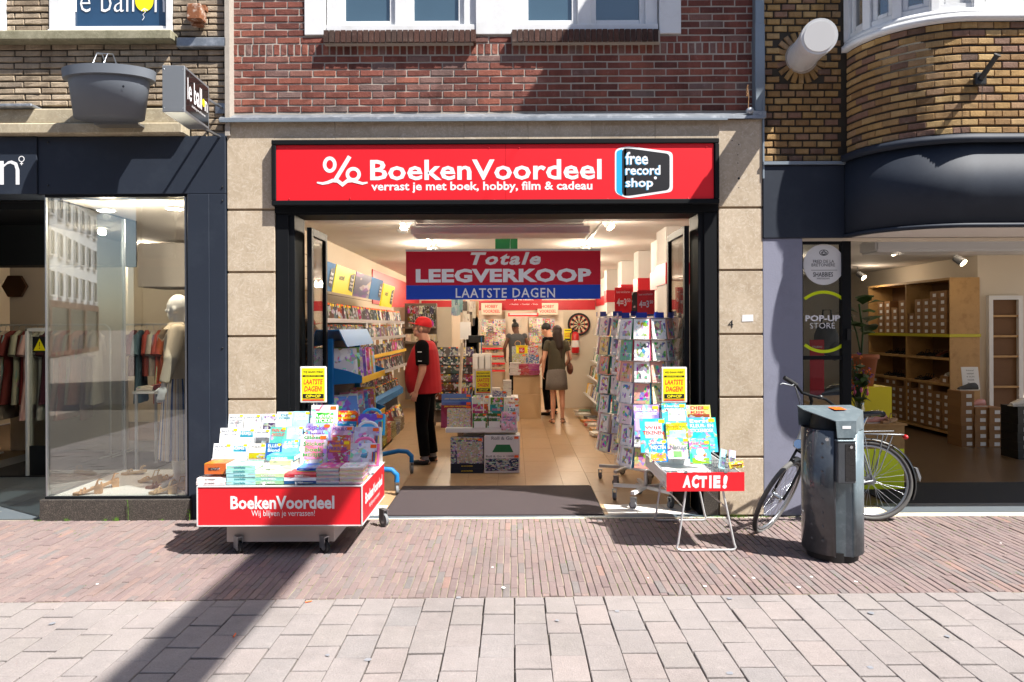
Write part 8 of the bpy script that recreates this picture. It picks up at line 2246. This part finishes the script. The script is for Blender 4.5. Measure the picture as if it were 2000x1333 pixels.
def trousers(t, J, mt, cuff=.06, name='trousers', waist=.99):
    g = J['g']; b = MB()
    ringloft(b, [(0, 0, .86, .125 * g, .165 * g), (0, 0, waist, .125 * g + J['belly'] * .2, .165 * g)]); b.ell((-.01, 0, .90), (.125 * g, .165 * g, .10), 16)
    for s_ in (0, 1):
        b.cyl(J['hip'][s_] + Vector((0, 0, .03)), J['kn'][s_], .098 * g ** .6, .072, 16); b.ell(J['kn'][s_], (.072,) * 3, 12)
        e = J['an'][s_] + (J['kn'][s_] - J['an'][s_]) * cuff; b.cyl(J['kn'][s_], e, .072, .064, 16)
    return remeshed(b, name, mt, t, .0095, 3)


def shoes(t, J, mt, name='shoe'):
    for s_ in (0, 1):
        a = J['an'][s_]; td = J['toe'][s_].normalized(); gz = a.z - .085
        b = MB(); b.cap(a + Vector((0, 0, -.045)) - td * .02, a + td * .155 + Vector((0, 0, -.058)), .040, .028, 10); b.ell(a + td * .02 + Vector((0, 0, -.06)), (.05, .04, .03), 10)
        b.cap(a + Vector((0, 0, -.072)) - td * .05, a + td * .17 + Vector((0, 0, -.072)), .013, .011, 8)
        remeshed(b, name, mt, t, .009, 2)


# the man in red, looking at the films
JT = dict(girth=1.25, belly=.065, elbow=[(-.03, .285, 1.16), (-.05, -.29, 1.16)], wrist=[(.045, .30, .915), (.02, -.30, .92)], knee=[(.02, .10, .50), (-.02, -.11, .50)], ankle=[(-.02, .10, .085), (-.075, -.12, .085)],
          toe=[Vector((1, .05, 0)), Vector((1, -.25, 0))], head=(.035, 0, 1.66), head_pitch=R(-12), curl=.9)
mx_, my_ = XX(829, 2.38), 2.40
t, J = human('person', 'man in red polo shirt and red cap looking up at the film shelves', (mx_, my_, 0), R(176), 1.80, JT, dict(skin='skin'))
shirt(t, J, 'red_cloth', hem=.87, sleeve=.05, name='polo_shirt', loose=.02)
b = MB()
for s_ in (0, 1):
    a = J['sh'][s_]; e = a + (J['el'][s_] - a) * .78; b.ell(a + Vector((0, 0, -.005)), (.088,) * 3, 14); b.cyl(a, e, .086, .08, 16)
remeshed(b, 'black_sleeves', 'black_cloth', t, .0095, 3)
trousers(t, J, 'black_cloth'); shoes(t, J, 'leather_black')
b = MB()
for s_ in (0, 1): a = J['an'][s_]; b.cyl(a + Vector((0, 0, .07)), a + Vector((.0, 0, -.02)), .044, .044, 12)
b.build('socks', 'sock_grey', t)
b = MB(); hp, HR = J['hp'], J['HR']
b.ell(hp + HR @ Vector((-.012, 0, .010)), (.0985, .0805, .100), 14, rot=HR); b.build('cropped_hair', 'hair_stubble', t)
b = MB(); n = 18
prof = [(1., .03), (1.0, .06), (.93, .095), (.72, .125), (.4, .14), (.0, .145)]
vs = []
for r_, z in prof:
    for i in range(n): a = 2 * math.pi * i / n; vs.append(hp + HR @ Vector((-.01 + math.cos(a) * .108 * r_, math.sin(a) * .088 * r_, z)))
b.add(vs, [(j * n + i, j * n + (i + 1) % n, (j + 1) * n + (i + 1) % n, (j + 1) * n + i) for j in range(5) for i in range(n)], 0, True)
o = b.build('cap', 'red_cap', t)
b = MB(); vs = []
for i in range(11):
    a = R(-70 + 140 * i / 10); vs += [hp + HR @ Vector((-.01 + math.cos(a) * .105, math.sin(a) * .085, .045)), hp + HR @ Vector((.02 + math.cos(a) * .165, math.sin(a) * .082, .036))]
b.add(vs, [(2 * i, 2 * i + 1, 2 * i + 3, 2 * i + 2) for i in range(10)]); vs2 = [v + HR @ Vector((0, 0, -.005)) for v in vs]; b.add(vs2, [(2 * i, 2 * i + 2, 2 * i + 3, 2 * i + 1) for i in range(10)]); b.build('cap_brim', 'red_cap', o)
b = MB(); a = J['sh'][0]; e = J['el'][0]
for f_, w_ in ((.22, .05), (.6, .045)):
    c = a + (e - a) * f_; b.add([c + Vector((x_, .094 if f_ < .3 else .090, z_)) for x_, z_ in ((w_ / 2 + .01, -.006), (-w_ / 2 + .01, -.006), (-w_ / 2 + .01, .006), (w_ / 2 + .01, .006))], [(0, 1, 2, 3)])
b.build('sleeve_badges', 'white_card', t)
b = MB(); ringloft(b, [(.04, 0, 1.085, .1535 * 1.16, .2068), (.04, 0, 1.093, .1538 * 1.16, .207)]); 
b = MB(); b.tube([(math.cos(a) * .070 + -.012, math.sin(a) * .072, 1.500 + .012 * math.cos(a)) for a in [2 * math.pi * i / 14 for i in range(14)]], .014, 6, closed=True); b.build('collar', 'red_cloth', t)

# the woman seen from behind
wx_, wy_ = XX(1087, 5.8), 5.85
JW = dict(girth=.92, elbow=[(-.03, .235, 1.16), (-.03, -.24, 1.16)], wrist=[(.05, .24, .93), (.10, -.17, 1.02)], knee=[(.02, .06, .50), (.0, -.10, .50)], ankle=[(-.02, .075, .085), (-.02, -.10, .085)],
          toe=[Vector((1, .2, 0)), Vector((1, -.4, 0))], head=(.03, -.01, 1.64), head_yaw=R(20), head_pitch=R(8))
t, J = human('person', 'woman with long brown hair, olive top and grey skirt seen from behind', (wx_, wy_, 0), R(97), 1.72, JW, dict(skin='skin'))
shirt(t, J, 'olive_cloth', hem=.93, sleeve=.5, name='top', loose=.012)
b = MB(); ringloft(b, [(0, 0, .61, .155, .205), (0, 0, .75, .15, .198), (0, 0, .9, .14, .185), (0, 0, 1.0, .12, .15)]); b.build('skirt', 'tweed', t)
b = MB(); hp, HR = J['hp'], J['HR']
b.ell(hp + HR @ Vector((-.022, 0, .028)), (.10, .09, .105), 14, rot=HR); b.cap(hp + Vector((-.06, 0, -.02)), hp + Vector((-.115, -.03, -.26)), .085, .075, 10); b.cap(hp + Vector((-.115, -.03, -.26)), hp + Vector((-.125, -.06, -.46)), .052, .02, 10); b.cap(hp + Vector((-.05, -.06, -.05)), hp + Vector((-.08, -.09, -.30)), .04, .03, 8); b.cap(hp + Vector((-.05, .05, -.04)), hp + Vector((-.1, .04, -.24)), .04, .02, 8)
remeshed(b, 'hair', 'hair_brown', t, .011, 2)
b = MB(); b.ell((.02, -.25, .98), (.15, .055, .11), 14); b.tube([(-.1, -.24, 1.02), (-.06, -.2, 1.3), (-.01, -.17, 1.50), (.07, -.2, 1.3), (.12, -.25, 1.03)], .010, 6)
bag = remeshed(b, 'shoulder_bag', 'leather_brown', t, .009, 1)
for s_ in (0, 1):
    a = J['an'][s_]; td = J['toe'][s_].normalized(); b = MB(); b.cap(a - td * .05 + Vector((0, 0, -.075)), a + td * .17 + Vector((0, 0, -.075)), .012, .01, 8); nn = td.cross(Vector((0, 0, 1)))
    b.tube([a + nn * .04 + Vector((0, 0, -.02)), a - td * .045 + Vector((0, 0, 0)), a - nn * .04 + Vector((0, 0, -.02)), a + td * .04 + Vector((0, 0, -.0))], .007, 6, closed=True); b.tube([a + td * .1 + nn * .038 + Vector((0, 0, -.07)), a + td * .1 + Vector((0, 0, -.03)), a + td * .1 - nn * .038 + Vector((0, 0, -.07))], .008, 6)
    b.build('sandal', 'leather_black', t)

# dark haired man half hidden behind her
JM = dict(girth=.98, elbow=[(-.02, .24, 1.16), (.02, -.24, 1.16)], wrist=[(.12, .22, .97), (.16, -.2, 1.0)], knee=[(.03, .09, .50), (-.01, -.09, .50)], ankle=[(-.02, .1, .085), (-.06, -.11, .085)], head=(.07, 0, 1.64), head_pitch=R(28))
t, J = human('person', 'dark haired man in black half hidden behind the woman, looking down', (XX(1073, 6.9), 6.95, 0), R(150), 1.76, JM, dict(skin='skin'))
shirt(t, J, 'black_cloth', hem=.86, sleeve=.6); trousers(t, J, 'black_cloth'); shoes(t, J, 'leather_black')
b = MB(); hp, HR = J['hp'], J['HR']; b.ell(hp + HR @ Vector((-.022, 0, .038)), (.100, .088, .098), 14, rot=HR); remeshed(b, 'hair', 'hair_black', t, .010, 1)

# man with a topknot at the rear door
JK = dict(girth=1.05, elbow=[(-.03, .29, 1.18), (-.03, -.28, 1.18)], wrist=[(.08, .26, .95), (.08, -.24, .95)], knee=[(.0, .1, .50), (.0, -.1, .50)], ankle=[(-.02, .1, .085), (-.02, -.1, .085)], head=(.06, .02, 1.64), head_yaw=R(25), head_pitch=R(22))
t, J = human('person', 'man with black topknot and grey sleeveless shirt before the rear door', (XX(1009, 9.8), 9.9, 0), R(100), 1.80, JK, dict(skin='skin_dark'))
shirt(t, J, 'grey_vest', hem=.86, sleeve=.02, name='sleeveless_shirt'); trousers(t, J, 'black_cloth'); shoes(t, J, 'leather_black')
b = MB(); hp, HR = J['hp'], J['HR']; b.ell(hp + HR @ Vector((-.015, 0, .038)), (.100, .086, .095), 12, rot=HR); b.ell(hp + HR @ Vector((-.03, 0, .16)), (.05, .05, .045), 10, rot=HR); b.cap(hp + HR @ Vector((-.06, .03, .17)), hp + HR @ Vector((-.1, .06, .2)), .015, .005, 6); remeshed(b, 'hair', 'hair_black', t, .010, 1)
b = MB(); b.add([Vector((-.148, math.cos(a) * r_, 1.27 + math.sin(a) * r_)) for a in [2 * math.pi * i / 20 for i in range(20)] for r_ in (.06, .075)], [(2 * i, 2 * i + 1, (2 * i + 3) % 40, (2 * i + 2) % 40) for i in range(20)]); b.build('back_print', 'shoe_tan', t)

# ------------------------------------------------------------ mannequin
JN = dict(girth=.82, elbow=[(.03, .235, 1.18), (-.02, -.22, 1.17)], wrist=[(.09, .24, .945), (.02, -.22, .93)], knee=[(.03, .075, .50), (.0, -.08, .50)], ankle=[(.0, .07, .105), (-.03, -.09, .10)], head=(.0, 0, 1.655), head_yaw=R(-20), curl=.35,
          toe=[Vector((1, .1, -.25)), Vector((1, -.2, -.25))])
t, J = human('mannequin', 'white mannequin in beige jacket and striped skirt in the clothes shop window', (-3.17, .38, .21), R(200), 1.80, JN, dict(skin='mannequin_white'), cat='mannequin')
shirt(t, J, 'beige_cloth', hem=1.0, sleeve=1.86, name='jacket', loose=.022)
b = MB(); b.prism([(0, 0), (.10, -.03), (.05, -.14), (-.01, -.04)], -.2, -.19); 
b = MB()
for s_ in (1, -1): b.add([(.06, s_ * .02, 1.50), (.12, s_ * .10, 1.47), (.155, s_ * .10, 1.39), (.13, s_ * .015, 1.34)], [(0, 1, 2, 3)]); b.add([(-.06, s_ * .07, 1.52), (.06, s_ * .075, 1.52), (.11, s_ * .12, 1.455), (-.06, s_ * .11, 1.47)], [(0, 1, 2, 3)])
b.build('collar', 'beige_cloth', t)
m, nt, out = newmat('striped_skirt'); bs_ = N(nt, 'ShaderNodeBsdfPrincipled', Roughness=.9)
tc = N(nt, 'ShaderNodeTexCoord'); sx = N(nt, 'ShaderNodeSeparateXYZ'); nt.links.new(tc.outputs['Object'], sx.inputs[0])
an_ = math_node(nt, 'ARCTAN2', sx.outputs[1], sx.outputs[0]); f = math_node(nt, 'FRACT', math_node(nt, 'MULTIPLY', an_, 1.75))
c = ramp(nt, f, [(0, lin('cfc4b4')), (.3, lin('3f5a90')), (.48, lin('cfc4b4')), (.66, lin('c09a7a')), (.74, lin('d4cabc')), (.9, lin('6d80a8')), (.96, lin('cfc4b4'))], 'CONSTANT'); nt.links.new(c, bs_.inputs['Base Color']); nt.links.new(bs_.outputs[0], out.inputs['Surface'])
b = MB(); n = 48; secs = [(1.02, .11, .14), (.9, .13, .165), (.7, .14, .18), (.45, .155, .20), (.26, .165, .21)]; vs = []
for z, rx, ry in secs:
    for i in range(n): a = 2 * math.pi * i / n; p_ = 1 + .07 * math.sin(a * 12) * (1.05 - z); vs.append((math.cos(a) * rx * p_, math.sin(a) * ry * p_, z))
b.add(vs, [(j * n + i, j * n + (i + 1) % n, (j + 1) * n + (i + 1) % n, (j + 1) * n + i) for j in range(4) for i in range(n)], 0, True); b.build('skirt', 'striped_skirt', t)
b = MB(); b.cyl((-.02, 0, -.0), (-.02, 0, .012), .16, .16, 24); b.build('base_plate', 'side_glass', t)

# final pass: builders' leftovers
for o in list(bpy.data.objects):
    if o.type == 'EMPTY' and o.name == 'tmp': bpy.data.objects.remove(o)
